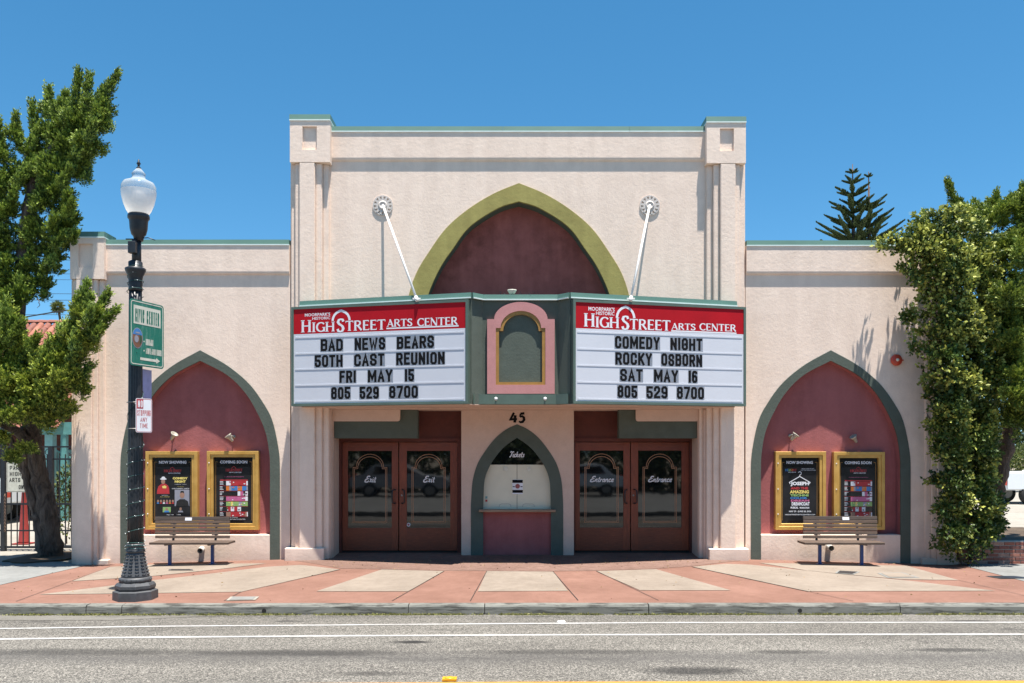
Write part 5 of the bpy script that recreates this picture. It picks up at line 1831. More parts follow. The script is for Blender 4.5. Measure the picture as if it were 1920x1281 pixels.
mb.tube([(PX(262, YL), YL, Lz(447)), (PX(278, YL), YL, Lz(446)), (PX(291, YL), YL, Lz(450.5))], .007, 6)
mb.build('arm', M['iron'], lamp)
gx = lx + .045
mb = MB(); mb.lathe(prof_px([(8, 452), (9.5, 444), (13, 440), (15.6, 430), (16.4, 417), (17.2, 412.5), (19.4, 410), (19.4, 405), (17.6, 401.5)]), (gx, YL, 0), 28); mb.build('fitter', M['iron'], lamp)
gl = bpy.data.objects.new('globe', None); C.objects.link(gl); gl.parent = lamp; gl.location = (gx - lx, 0, Lz(402) - lz)
rib = lambda i, a: 1 + .008 * math.cos(40 * a)
mb = MB(); mb.lathe(prof_px([(17.5, 402), (22, 395), (27, 382), (30.2, 368), (31, 358.5)]), (gx, YL, 0), 80, flute=rib, caps=False); mb.build('refractor', M['globe_white'], gl)
mb = MB(); mb.lathe(prof_px([(31, 358.4), (30.6, 350), (27, 343), (18, 339), (12, 335), (11.5, 329), (12.4, 326.5), (9, 322), (4, 316.5)]), (gx, YL, 0), 48, caps=False); mb.build('crown_glass', M['globe_clear'], gl)
mb = MB(); mb.lathe(prof_px([(14, 400), (15, 372), (10, 360), (4, 357)]), (gx, YL, 0), 24); mb.build('inner_diffuser', M['print_white'], gl)
mb = MB(); mb.lathe(prof_px([(4, 317), (4.4, 315), (1.8, 312.5), (2.4, 309), (4, 307), (2, 304), (1.4, 300), (.3, 298.5)]), (gx, YL, 0), 16); mb.build('finial', M['iron'], lamp)

# string lights wound round the post
sl = thing('string_lights', 'dark teal string of mini lights wound around the street lamp post', 'string lights', (lx, YL, Lz(1030)))
bm_ = MB(); bm_.lathe([(.003, 0), (.0065, .006), (.0065, .018), (.002, .026)], (0, 0, 0), 6)
bulb_me = bm_.mesh('mini_bulb', M['bulb'])
def coil(py0, py1, turns, r0, r1, nb, loose=.004):
    path = []
    N = int(turns * 22)
    for i in range(N + 1):
        t = i / N; a = t * turns * 2 * math.pi
        py = py0 + (py1 - py0) * t + 3.0 * math.sin(a)
        r = (r0 + (r1 - r0) * t) * kx + .006 + random.uniform(0, loose)
        path.append((lx + math.cos(a) * r, YL + math.sin(a) * r, Lz(py)))
    mb = MB(); mb.tube(path, .0042, 5)
    mb.build('wire', M['wire_green'], sl)
    for i in range(nb):
        k = int((i + .5) / nb * N)
        p = Vector(path[k]); a = k / N * turns * 2 * math.pi
        inst(bulb_me, 'mini_bulb', p + Vector((math.cos(a), math.sin(a), 0)) * .006, sl, rot=(random.uniform(-1.6, 1.6), random.uniform(-1.6, 1.6), 0), scale=(.8, .8, .8))
coil(1016, 838, 7, 14.6, 13.4, 44)
coil(1034, 1018, 3, 17, 15.5, 16, .012)
coil(838, 696, 1.5, 13.4, 12.4, 10)
coil(556, 500, 4, 11.6, 13.5, 18, .014)


# street signs on the lamp
def plate(fr, w, h, r, n=5):
    pts = []
    for cx_, cy_, a0 in ((w - r, r, -90), (w - r, h - r, 0), (r, h - r, 90), (r, r, 180)):
        pts += arc(cx_, cy_, r, r, a0, a0 + 90, n)
    return pts


a = Vector((-5.262, -4.25)); b = Vector((-5.060, -3.60))
u = (b - a); Wd = u.length
root = thing('civic_center_sign', 'worn green street sign reading CIVIC CENTER with an arrow, fixed to the lamp post', 'sign', (a.x, a.y, 3.2))
z0 = CAM_Z + (HOR - 684) * (CAM_D + a.y) / FPX; H_s = (684 - 558.7) * (CAM_D + a.y) / FPX
fr = Frame2D((a.x, a.y, z0), (u.x, u.y, 0))
mb = MB(); fr.poly(mb, plate(fr, Wd, H_s, .05), 0, 0, depth=.004); mb.build('plate', M['signgreen'], root)
mb = MB()
bp = plate(fr, Wd - .05, H_s - .05, .035)
fr.stroke(mb, [(p[0] + .025, p[1] + .025) for p in bp], .012, .0015, 0, closed=True)
fr.rect(mb, .07, Wd - .07, H_s * .635, H_s * .915, .0015, 0)
block_text(fr, mb, 'CIVIC CENTER', .10, Wd - .10, H_s * .665, H_s * .865, .11, .003, .45, 1)
# arrow
fr.poly(mb, [(.20, H_s * .095), (.52, H_s * .095), (.52, H_s * .072), (.60, H_s * .115), (.52, H_s * .158), (.52, H_s * .135), (.20, H_s * .135)], .0015, 0)
block_text(fr, mb, 'LIBRARY', .31, .46, H_s * .335, H_s * .43, .16, .0015, .2, 0)
block_text(fr, mb, 'ACTIVE ADULT CENTER', .31, Wd - .05, H_s * .20, H_s * .29, .15, .0015, .2, 0)
for zz in (.385, .245): mb.add([fr(.275 + .012 * math.cos(R(k * 45)), H_s * zz + .012 * math.sin(R(k * 45)), .0015) for k in range(8)], [tuple(range(8))], 0)
mb.build('lettering', [M['sign_cream'], M['signgreen']], root, fix=False)
mb = MB()
def disc(cx_, cy_, rx, ry, lift, mi, a0=0, a1=360, n=24):
    fr.poly(mb, [(cx_ + rx * math.cos(R(a0 + (a1 - a0) * k / n)), cy_ + ry * math.sin(R(a0 + (a1 - a0) * k / n))) for k in range(n + (0 if a1 - a0 == 360 else 1))], lift, mi)
disc(.145, H_s * .42, .105, .145, .0015, 0); disc(.145, H_s * .42, .095, .133, .0028, 1); disc(.145, H_s * .42, .095, .133, .0036, 2, 20, 160)
disc(.125, H_s * .405, .042, .05, .0044, 0); disc(.185, H_s * .41, .045, .06, .0050, 3, -90, 90, 12); disc(.15, H_s * .50, .05, .012, .0046, 0)
mb.build('seal', [M['greyp'], plain('seal_brown', (.20, .09, .05), .5), M['pblue'], plain('seal_green', (.03, .08, .04), .5)], root, fix=False)
mb = MB()
for zz in (.2, .8): mb.bar(fr(.12, H_s * zz, -.006), (lx + .02, YL, z0 + H_s * zz), .03, .008)
mb.build('bracket', M['iron'], root)

a = Vector((PX(254.5, -4.2), -4.2)); b = Vector((PX(285, -4.03), -4.03)); u = b - a; Wd = u.length
z0 = PZ(811, -4.2); H_s = (811 - 746.5) * (CAM_D - 4.2) / FPX
root = thing('no_stopping_sign', 'small white and red NO STOPPING ANY TIME sign strapped to the lamp post', 'sign', (a.x, a.y, z0))
fr = Frame2D((a.x, a.y, z0), (u.x, u.y, 0))
mb = MB(); fr.poly(mb, plate(fr, Wd, H_s, .028), 0, 0, depth=.003); mb.build('plate', M['print_white'], root)
mb = MB()
bp = plate(fr, Wd - .02, H_s - .02, .02); fr.stroke(mb, [(p[0] + .01, p[1] + .01) for p in bp], .006, .001, 0, closed=True)
fr.rect(mb, .016, Wd * .46, H_s * .70, H_s * .965, .0014, 0)
block_text(fr, mb, 'NO', .03, Wd * .42, H_s * .735, H_s * .935, .11, .0026, .4, 1)
block_text(fr, mb, 'STOPPING', .022, Wd - .022, H_s * .49, H_s * .655, .085, .0014, .45, 0)
block_text(fr, mb, 'ANY', Wd * .28, Wd * .70, H_s * .315, H_s * .445, .10, .0014, .28, 0)
block_text(fr, mb, 'TIME', Wd * .25, Wd * .74, H_s * .135, H_s * .265, .10, .0014, .28, 0)
mb.build('lettering', [M['sign_red'], M['print_white']], root, fix=False)
mb = MB()
for zz in (.12, .9):
    n = 20; ring = [(lx + .112 * math.cos(2 * math.pi * k / n), YL + .112 * math.sin(2 * math.pi * k / n), z0 + H_s * zz) for k in range(n + 1)]
    mb.tube(ring, .006, 5)
mb.build('strap', M['steel'], root)
p0_ = P(270, 693, -3.80); p1_ = P(277, 747, -3.80)
mb = MB(); mb.obox(((p0_.x + p1_.x) / 2, -3.80, (p0_.z + p1_.z) / 2), Vector((.12, 1, 0)).normalized(), Vector((1, -.12, 0)).normalized(), (0, 0, 1), .15, .002, (p0_.z - p1_.z) / 2)
tag(mb.build('edge_on_sign', M['lavender']), 'narrow lavender sign seen nearly edge on behind the lamp post', 'sign')

# ------------------------------------------------------------------ foliage
def leaf_mesh(name, P0, D, Ln, Wd, tint, mat):
    """diamond leaves: base points, directions, lengths, widths (numpy arrays)"""
    n = len(P0)
    D = D / np.maximum(1e-6, np.linalg.norm(D, axis=1, keepdims=True))
    rv = rng.normal(size=(n, 3))
    S = np.cross(D, rv); S /= np.maximum(1e-6, np.linalg.norm(S, axis=1, keepdims=True))
    N = np.cross(D, S)
    L = Ln[:, None]; W = Wd[:, None]
    v = np.empty((n, 4, 3))
    v[:, 0] = P0
    v[:, 1] = P0 + D * L * .5 + S * W * .5 + N * W * .12
    v[:, 2] = P0 + D * L
    v[:, 3] = P0 + D * L * .5 - S * W * .5 + N * W * .12
    me = bpy.data.meshes.new(name)
    me.vertices.add(4 * n); me.vertices.foreach_set('co', v.reshape(-1).astype(np.float32))
    me.loops.add(4 * n); me.loops.foreach_set('vertex_index', np.arange(4 * n, dtype=np.int32))
    me.polygons.add(n)
    me.polygons.foreach_set('loop_start', np.arange(0, 4 * n, 4, dtype=np.int32))
    me.polygons.foreach_set('loop_total', np.full(n, 4, dtype=np.int32))
    at = me.attributes.new('tint', 'FLOAT', 'FACE'); at.data.foreach_set('value', tint.astype(np.float32))
    me.materials.append(mat)
    me.update(calc_edges=True); me.validate()
    return me


def put(me, name, parent):
    o = bpy.data.objects.new(name, me); C.objects.link(o); o.parent = parent
    w = world_loc(parent); o.location = -w
    return o


def plume_points(blobs, dens, upb=.75):
    """blobs: (x, y, z, rx, ry, rz), each a bunch of upswept tapering plumes; gives sprig origins and directions"""
    Ps = []; Ds = []
    for (x, y, z, rx, ry, rz) in blobs:
        n = max(30, int(dens * (rx * rz + rx * ry + ry * rz) * 4))
        kc = max(6, int(9 + 55 * rx * rz))
        cd = rng.normal(size=(kc, 3)); cd /= np.linalg.norm(cd, axis=1, keepdims=True)
        base = cd * rng.uniform(.15, .72, size=(kc, 1))
        ax = cd * np.array([.75, .75, .5]) + np.array([.12, 0, upb]) + rng.normal(scale=.18, size=(kc, 3)); ax /= np.linalg.norm(ax, axis=1, keepdims=True)
        ln_ = rng.uniform(.45, .95, size=kc)
        ci = rng.integers(0, kc, n)
        t = rng.uniform(0, 1, size=(n, 1)) ** 1.1
        off = rng.normal(size=(n, 3)); off -= ax[ci] * (off * ax[ci]).sum(1, keepdims=True); off /= np.linalg.norm(off, axis=1, keepdims=True)
        p = base[ci] + ax[ci] * (t - .35) * ln_[ci][:, None] + off * .33 * (1.02 - t ** 1.4) * rng.uniform(.35, 1, size=(n, 1))
        p = p * np.array([rx, ry, rz]) + np.array([x, y, z])
        dd = ax[ci] * .9 + off * .55 + rng.normal(scale=.12, size=(n, 3))
        dd /= np.linalg.norm(dd, axis=1, keepdims=True)
        Ps.append(p); Ds.append(dd)
    return np.concatenate(Ps), np.concatenate(Ds)


def sprigs(name, Pp, Dd, mat, L=.17, k=12, leafL=.055, leafW=.024, rad=.045, parent=None):
    n = len(Pp)
    t = rng.uniform(0, 1, size=(n, k))
    sc = rng.uniform(.7, 1.3, size=(n, 1))
    off = rng.normal(size=(n, k, 3)); off /= np.linalg.norm(off, axis=2, keepdims=True)
    rr = rad * (1.05 - t)[..., None] * sc[..., None]
    base = Pp[:, None, :] + Dd[:, None, :] * (t * L * sc)[..., None] + off * rr * .8
    dr = Dd[:, None, :] * 1.0 + off * .5
    tint = (t * .9 + rng.uniform(-.35, .25, size=(n, k)) + rng.normal(scale=.25, size=(n, 1))).clip(0, 1)
    ln = rng.uniform(.7, 1.3, size=n * k) * leafL
    me = leaf_mesh(name, base.reshape(-1, 3), dr.reshape(-1, 3), ln, ln * leafW / leafL, tint.reshape(-1), mat)
    return me


def pblobs(lst, dens_scale=1.0):
    """(px, py, r_px, Y[, rx scale, rz scale]) -> world blobs"""
    out = []
    for b in lst:
        px, py, r, Y = b[:4]
        sx = b[4] if len(b) > 4 else 1; sz = b[5] if len(b) > 5 else 1
        c = P(px, py, Y); s = (CAM_D + Y) / FPX
        out.append((c.x, Y, c.z, r * s * sx, r * s * .95 * sx, r * s * sz))
    return out


def spikes(lst):
    """tapering plumes: (px0, py0, px1, py1, r_px, Y) -> sprigs along a line"""
    Ps = []; Ds = []
    for px0, py0, px1, py1, r, Y in lst:
        a = np.array(P(px0, py0, Y)); b = np.array(P(px1, py1, Y + rng.uniform(-.15, .15)))
        s = (CAM_D + Y) / FPX
        n = int(np.linalg.norm(b - a) * 260)
        t = rng.uniform(0, 1, size=(n, 1))
        d = (b - a) / np.linalg.norm(b - a)
        off = rng.normal(size=(n, 3)); off /= np.linalg.norm(off, axis=1, keepdims=True)
        Ps.append(a + (b - a) * t + off * (r * s * (1.04 - t) ** .8 * rng.uniform(.4, 1, size=(n, 1))))
        Ds.append(d * .9 + off * .45)
    return np.concatenate(Ps), np.concatenate(Ds)


def limb(mb, pts, r0, r1, wob=.16, seg=12):
    """pts: (px, py, Y)"""
    pp = [P(*p) for p in pts]
    c3 = [Vector(p) for p in catmull([tuple(q) for q in pp], 5)]
    n = len(c3)
    c3 = [p + Vector((random.uniform(-.015, .015), random.uniform(-.015, .015), 0)) for p in c3]
    mb.tube(c3, [r0 + (r1 - r0) * i / (n - 1) for i in range(n)], seg, wob=wob)


# ---- left juniper
jt = thing('juniper_tree', 'tall juniper with twisted leaning trunks left of the theatre', 'tree', tuple(P(88, 1040, 1.15)))
mb = MB()
limb(mb, [(95, 1046, 1.15), (96, 1012, 1.12), (89, 960, 1.05), (75, 900, 1.0), (67, 850, .9), (62, 815, .8), (68, 780, .7)], .21, .135)
limb(mb, [(82, 1046, 1.0), (76, 1000, 1.0), (66, 955, .95), (51, 900, .9), (45, 850, .8), (44, 800, .6)], .115, .055)
limb(mb, [(56, 915, .95), (43, 882, .85), (30, 850, .75), (15, 815, .6)], .06, .045)
limb(mb, [(66, 850, .9), (40, 815, .5), (5, 795, .1), (-40, 780, -.1)], .11, .05)
limb(mb, [(62, 815, .8), (48, 740, .5), (38, 660, .3), (34, 580, .15), (40, 500, .1), (48, 420, 0), (62, 350, 0), (90, 290, -.1), (130, 230, -.1), (165, 180, -.1)], .16, .04)
limb(mb, [(38, 660, .3), (10, 560, .1), (-20, 440, 0), (-10, 340, 0)], .10, .04)
limb(mb, [(60, 790, .7), (100, 720, .1), (130, 650, -.5), (150, 590, -.8)], .08, .03)
mb.build('trunk', M['bark'], jt)
jb = [  # upper head
    (150, 230, 34, 1.1), (182, 205, 24, 1.0, 1, 1.2), (120, 225, 30, 1.3), (95, 215, 22, 1.4, .9, 1.3), (165, 275, 30, 1.0), (130, 285, 40, 1.2), (85, 265, 30, 1.3),
    (60, 290, 26, 1.4), (100, 325, 36, 1.1), (140, 330, 24, 1.2), (60, 345, 30, 1.4), (85, 385, 34, 1.2), (125, 400, 24, 1.3), (110, 440, 26, 1.2), (70, 440, 30, 1.3),
    (90, 480, 24, 1.3), (50, 475, 24, 1.4), (30, 330, 24, 1.3), (20, 400, 30, 1.2), (0, 300, 26, 1.1, 1, 1.3), (24, 262, 14, 1.2, .8, 1.5), (-20, 370, 40, 1.2), (-20, 460, 40, 1.2), (20, 500, 24, 1.2),
    (75, 535, 22, 1.3), (40, 555, 24, 1.2), (10, 570, 34, 1.2), (-20, 540, 40, 1.3), (88, 560, 11, 1.3), (60, 508, 20, 1.3),
    (135, 258, 34, 1.3), (150, 300, 28, 1.1), (115, 362, 30, 1.2), (118, 418, 28, 1.2), (10, 350, 28, 1.2), (8, 450, 34, 1.3), (98, 505, 18, 1.2), (25, 530, 26, 1.3), (120, 460, 18, 1.2), (178, 240, 22, 1.0), (178, 225, 16, 1.0)]
jb2 = [  # lower sunny masses
    (150, 590, 22, -.1), (172, 612, 20, -.2), (134, 634, 24, 0), (160, 650, 26, -.1), (125, 665, 30, .0), (90, 690, 34, .0), (135, 705, 26, -.1), (150, 738, 16, 0),
    (50, 672, 30, .3), (25, 650, 38, .3), (-15, 640, 44, .4), (50, 715, 34, .1), (10, 720, 40, .1), (-30, 720, 44, .2), (95, 745, 34, .0), (120, 770, 24, .1), (55, 770, 34, .1), (10, 775, 36, .1), (-35, 780, 40, .1),
    (80, 795, 22, .2), (98, 672, 22, .3), (180, 590, 11, -.2), (115, 720, 26, -.1), (8, 600, 26, .4),
    (25, 862, 17, .8), (50, 845, 16, .8), (-10, 830, 26, .6),
    (142, 680, 26, 0), (110, 690, 34, .2), (75, 700, 34, .3), (140, 725, 22, 0), (30, 690, 36, .4), (75, 735, 34, .2), (100, 775, 28, .2), (30, 745, 36, .3), (-5, 690, 40, .4), (165, 640, 18, -.1), (115, 640, 20, .1)]
sp_ = [(185, 215, 218, 140, 12, 1.0), (160, 225, 167, 142, 12, 1.1), (140, 225, 147, 138, 11, 1.1), (98, 235, 91, 168, 11, 1.3), (70, 260, 60, 195, 8, 1.4), (26, 270, 29, 220, 8, 1.2), (0, 290, -2, 232, 8, 1.1),
       (45, 285, 32, 245, 7, 1.3), (150, 600, 162, 534, 12, -.1), (175, 605, 201, 552, 10, -.2), (180, 620, 214, 584, 9, -.25), (150, 700, 166, 688, 8, -.1), (140, 620, 148, 560, 9, 0),
       (160, 345, 165, 322, 7, 1.1), (110, 660, 122, 612, 8, .1), (35, 650, 26, 600, 9, .2), (90, 700, 110, 655, 9, -.1), (20, 640, 10, 590, 10, .2), (205, 250, 196, 205, 9, 1.0), (130, 240, 124, 180, 10, 1.2)]
jb = [(b[0], b[1], b[2], b[3] - 1.25) + tuple(b[4:]) for b in jb]
jb2 = [(b[0], b[1], b[2], b[3] - .7) + tuple(b[4:]) for b in jb2]
sp_ = [q[:5] + (q[5] - (1.25 if q[1] < 400 else .7),) for q in sp_]
rj = random.Random(4)
for b_ in jb + jb2:
    if b_[1] > 700 or b_[2] < 18: continue
    for _ in range(1):
        ax_ = b_[0] + rj.uniform(-.5, .7) * b_[2]; ay_ = b_[1] - rj.uniform(0, .5) * b_[2]
        sp_.append((ax_, ay_, ax_ + rj.uniform(-.1, .75) * b_[2], ay_ - rj.uniform(.8, 1.25) * b_[2], b_[2] * .27, b_[3] - rj.uniform(0, .35)))
b1 = pblobs(jb); b2 = pblobs(jb2)
p1, d1 = plume_points(b1, 330, .9); p2, d2 = plume_points(b2, 330, .9); p3, d3 = spikes(sp_)
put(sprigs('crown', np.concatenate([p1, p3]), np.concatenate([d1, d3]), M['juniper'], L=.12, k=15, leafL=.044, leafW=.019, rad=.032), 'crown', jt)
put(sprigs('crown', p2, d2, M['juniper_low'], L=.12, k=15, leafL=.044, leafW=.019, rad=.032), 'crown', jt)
mb = MB()
for q in ((66, 556, 74, 568, 70, 578), (70, 548, 82, 552, 86, 560)):
    limb(mb, [(q[0], q[1], 1.3), (q[2], q[3], 1.3), (q[4], q[5], 1.3)], .012, .004, seg=5)
mb.build('twig', M['bark'], jt)['kind'] = 'stuff'
# soil bed around its foot
bed = MB(); n = 26
ring = [(P(92, 1040, 1.0).x + 0.62 * math.cos(2 * math.pi * k / n) * random.uniform(.85, 1.1), .98 + 1.0 * math.sin(2 * math.pi * k / n) * random.uniform(.85, 1.1)) for k in range(n)]
bed.prism_xy(ring, -.12, -.070)
tag(bed.build('planting_bed', M['soil']), kind='structure')

# ---- right juniper
rt = thing('juniper_tree', 'broad juniper at the right edge behind the climbing vine', 'tree', tuple(P(1850, 1000, 1.6)))
mb = MB()
limb(mb, [(1852, 1010, 1.3), (1858, 950, 1.1), (1872, 890, .9), (1888, 830, .8), (1900, 780, .8), (1905, 700, .9), (1890, 600, 1.1), (1870, 500, 1.2)], .20, .07)
limb(mb, [(1900, 780, .8), (1940, 720, .8), (1980, 640, 1.0), (1990, 540, 1.0)], .14, .06)
limb(mb, [(1890, 600, 1.1), (1840, 540, 1.2), (1800, 470, 1.3)], .08, .03)
mb.build('trunk', M['bark2'], rt)
rb = [(1800, 410, 24, 1.2), (1830, 425, 34, 1.2), (1865, 410, 34, 1.1), (1900, 400, 34, 1.0), (1935, 400, 44, 1.0), (1850, 470, 38, 1.1), (1895, 470, 40, .9), (1940, 480, 50, .9), (1860, 530, 34, 1.1),
      (1905, 550, 38, .8), (1950, 560, 50, .9), (1840, 585, 26, 1.2), (1880, 610, 34, 1.0), (1920, 630, 36, .7), (1960, 650, 50, .9), (1900, 680, 34, .8), (1870, 700, 26, .9), (1935, 710, 34, .7), (1925, 765, 26, .7),
      (1900, 740, 22, .7), (1868, 470, 30, 1.0), (1872, 560, 30, 1.0), (1862, 650, 30, 1.0), (1885, 640, 30, .9), (1890, 520, 30, .9), (1900, 600, 34, 1.2), (1905, 460, 36, 1.3), (1870, 740, 22, .9), (1885, 780, 18, .9), (1905, 790, 22, .7), (1895, 655, 30, .4), (1915, 700, 34, .3), (1900, 745, 26, .2), (1930, 760, 34, .3), (1895, 560, 30, .2), (1925, 480, 36, .2), (1960, 740, 40, .8), (1990, 450, 60, 1.0), (2000, 600, 60, 1.0), (1780, 420, 14, 1.3), (1825, 640, 24, 1.3), (1920, 815, 16, .7)]
rs = [(1802, 412, 1777, 343, 7, 1.2), (1812, 415, 1800, 380, 9, 1.2), (1862, 400, 1868, 365, 9, 1.1), (1880, 400, 1856, 380, 8, 1.1), (1912, 390, 1918, 352, 9, 1.0), (1835, 410, 1830, 382, 9, 1.2), (1740, 440, 1734, 402, 7, 1.2), (1890, 395, 1895, 372, 8, 1.0)]
p1, d1 = plume_points(pblobs([(b_[0], b_[1], b_[2], b_[3] - (.9 if b_[0] > 1855 else .2)) + tuple(b_[4:]) for b_ in rb]), 270, .55); p3, d3 = spikes(rs)
put(sprigs('crown', np.concatenate([p1, p3]), np.concatenate([d1, d3]), M['juniper_right'], L=.11, k=14, leafL=.046, leafW=.021, rad=.036), 'crown', rt)

# ---- climbing vine over the right end of the front
vt = thing('climbing_vine', 'leafy climbing vine with yellow green tips covering the right end of the theatre front', 'vine', tuple(P(1810, 1050, -.1)))
vb = [(1722, 440, 24, -.15), (1750, 425, 28, -.25), (1785, 425, 30, -.25), (1812, 440, 28, -.2), (1700, 455, 16, -.2), (1735, 475, 30, -.3), (1775, 480, 36, -.35), (1815, 490, 34, -.3), (1840, 480, 20, -.1), (1845, 520, 24, -.1),
      (1755, 525, 34, -.3), (1795, 540, 38, -.35), (1830, 560, 32, -.2), (1745, 560, 22, -.25), (1760, 600, 30, -.3), (1800, 610, 38, -.3), (1835, 620, 30, -.2), (1720, 520, 14, -.3), (1725, 480, 20, -.3),
      (1770, 650, 32, -.3), (1810, 670, 36, -.3), (1845, 680, 28, -.1), (1765, 690, 30, -.35), (1800, 725, 36, -.3), (1770, 740, 28, -.3), (1840, 740, 30, -.1), (1780, 785, 32, -.25), (1820, 790, 34, -.2), (1850, 800, 22, 0),
      (1785, 835, 30, -.25), (1825, 845, 34, -.2), (1798, 885, 28, -.2), (1830, 900, 32, -.1), (1795, 935, 26, -.2), (1828, 950, 32, -.1), (1798, 985, 24, -.2), (1830, 995, 30, 0), (1855, 985, 22, .1), (1860, 940, 20, .1),
      (1710, 590, 8, -.25), (1705, 600, 9, -.25), (1722, 625, 8, -.2), (1715, 655, 6, -.2), (1745, 800, 8, -.1), (1748, 900, 7, -.1), (1775, 1010, 22, -.2), (1868, 700, 18, .1), (1690, 470, 8, -.15), (1672, 452, 7, -.12), (1655, 460, 6, -.1), (1868, 560, 14, .1), (1735, 520, 20, -.3), (1740, 455, 26, -.3), (1850, 600, 24, .1), (1858, 520, 20, .1), (1855, 720, 22, .1), (1835, 860, 26, .1), (1850, 900, 22, .2), (1845, 830, 26, .3), (1820, 700, 40, .3), (1815, 600, 44, .3), (1800, 500, 44, .25), (1815, 900, 34, .3), (1820, 800, 36, .3), (1700, 500, 10, -.2), (1790, 760, 34, -.3)]
vb = [(q[0], q[1], q[2] * (.8 if q[1] < 620 and q[0] < 1765 else .92), q[3] - (.32 if q[1] < 640 and q[0] < 1765 else (.26 if q[0] < 1805 else .05))) for q in vb]
vb += [(1768, 850, 12, -.6), (1772, 905, 11, -.55), (1770, 960, 11, -.5), (1765, 770, 12, -.65), (1758, 720, 12, -.7)]
V = pblobs(vb)
mb = MB()
for q in ([(1820, 1050, 0), (1815, 950, 0), (1808, 850, .02), (1800, 700, 0), (1780, 560, -.05), (1750, 460, -.1)], [(1845, 1045, .1), (1850, 950, .1), (1835, 800, .1), (1830, 650, .05), (1820, 520, 0)], [(1800, 1050, -.1), (1795, 950, -.05), (1790, 820, -.05), (1770, 650, -.05)]):
    limb(mb, q, .045, .015, seg=7)
mb.build('stem', M['bark2'], vt)
Ps = []; Ds = []; Tn = []
for (x, y, z, rx, ry, rz) in V:
    n = int(2100 * (rx * rz + .06 * rx + .004))
    n = max(n, 30)
    d = rng.normal(size=(n, 3)); d /= np.linalg.norm(d, axis=1, keepdims=True)
    r = rng.uniform(.2, 1.0, size=(n, 1)) ** .4
    # hollows: thin the leaves where no branch reaches
    # leaf sprays: several leaves share a twig
    p = d * r * np.array([rx, ry, rz]) * 1.05 + np.array([x, y, z])
    hol = np.sin(p[:, 0] * 7.1 + 2) + np.sin(p[:, 2] * 6.3 + p[:, 0] * 3) + np.sin(p[:, 2] * 13.7 + 1) * .7 + np.sin(p[:, 0] * 15 + p[:, 2] * 5) * .6
    keep = (hol > -1.15) | (p[:, 1] > y + ry * .1)
    p = p[keep]; d = d[keep]; n = len(p)
    if n == 0: continue
    p[:, 1] -= np.clip(hol[keep], -1.5, 2.2) * .05
    k = 5
    tw = d * .6 + np.array([0, -.2, .35]) + rng.normal(scale=.5, size=(n, 3)); tw /= np.linalg.norm(tw, axis=1, keepdims=True)
    tt = np.linspace(0, 1, k)[None, :, None]
    pp = p[:, None, :] + tw[:, None, :] * tt * .13
    dd = tw[:, None, :] * .6 + rng.normal(scale=.6, size=(n, k, 3)) + np.array([0, -.15, -.05])
    hgt = np.clip((z - 1.2) / 3.6, 0, 1)
    hot = (np.sin(p[:, :1] * 9.3 + 1) + np.sin(p[:, 2:] * 8.1) + np.sin(p[:, 2:] * 17 + p[:, :1] * 13)) > (.8 - 2.0 * hgt)
    ti = (tt[..., 0] ** 1.2) * (rng.uniform(0, 1, size=(n, 1)) < np.where(hot, .9, .08)) * rng.uniform(.4, 1.1, size=(n, k)) + rng.uniform(0, .12, size=(n, k))
    Ps.append(pp.reshape(-1, 3)); Ds.append(dd.reshape(-1, 3)); Tn.append(ti.reshape(-1))
# shoots poking out of the outline
for q in ((1700, 455, 1668, 450), (1690, 470, 1650, 462), (1730, 420, 1712, 400), (1718, 510, 1690, 505), (1740, 590, 1702, 602), (1720, 600, 1704, 586), (1745, 625, 1716, 622), (1745, 660, 1712, 640), (1760, 690, 1735, 705),
          (1765, 800, 1738, 790), (1770, 815, 1742, 824), (1770, 900, 1738, 905), (1772, 950, 1750, 955), (1745, 410, 1745, 398), (1790, 400, 1796, 384), (1860, 450, 1880, 440), (1870, 480, 1885, 470), (1745, 740, 1728, 712), (1780, 400, 1774, 390)):
    a = np.array(P(q[0], q[1], -.5)); b = np.array(P(q[2], q[3], -.5)); n = 60
    t = rng.uniform(0, 1, size=(n, 1))
    Ps.append(a + (b - a) * t + rng.normal(scale=.025, size=(n, 3))); Ds.append((b - a) / np.linalg.norm(b - a) + rng.normal(scale=.8, size=(n, 3)))
    Tn.append((t[:, 0] * .9 * rng.uniform(.3, 1, n)))
Ps = np.concatenate(Ps); Ds = np.concatenate(Ds); Tn = np.concatenate(Tn)
# keep the leaves in front of the wall face where they hang over it
inside = (Ps[:, 0] < PX(1797)) & (Ps[:, 1] > -.03)
Ps[inside, 1] = -.03 - rng.uniform(0, .12, inside.sum())
ln = rng.uniform(.055, .095, len(Ps))
put(leaf_mesh('foliage', Ps, Ds, ln, ln * .62, Tn.clip(0, 1), M['vine']), 'foliage', vt)
mb = MB()
pts = [(1737, 768), (1741, 785), (1738, 800), (1746, 818), (1742, 835), (1750, 845), (1752, 820)]
limb(mb, [(a, b, -.06) for a, b in pts], .006, .004, seg=5)
for k in range(26):
    a, b = random.choice(pts); c = P(a + random.uniform(-3, 3), b + random.uniform(-6, 6), -.07)
    mb.bar(c, c + Vector((random.uniform(-.05, .05), -.01, random.uniform(-.05, .05))), .006)
mb.build('dry_tendril', M['bark2'], vt)['kind'] = 'stuff'


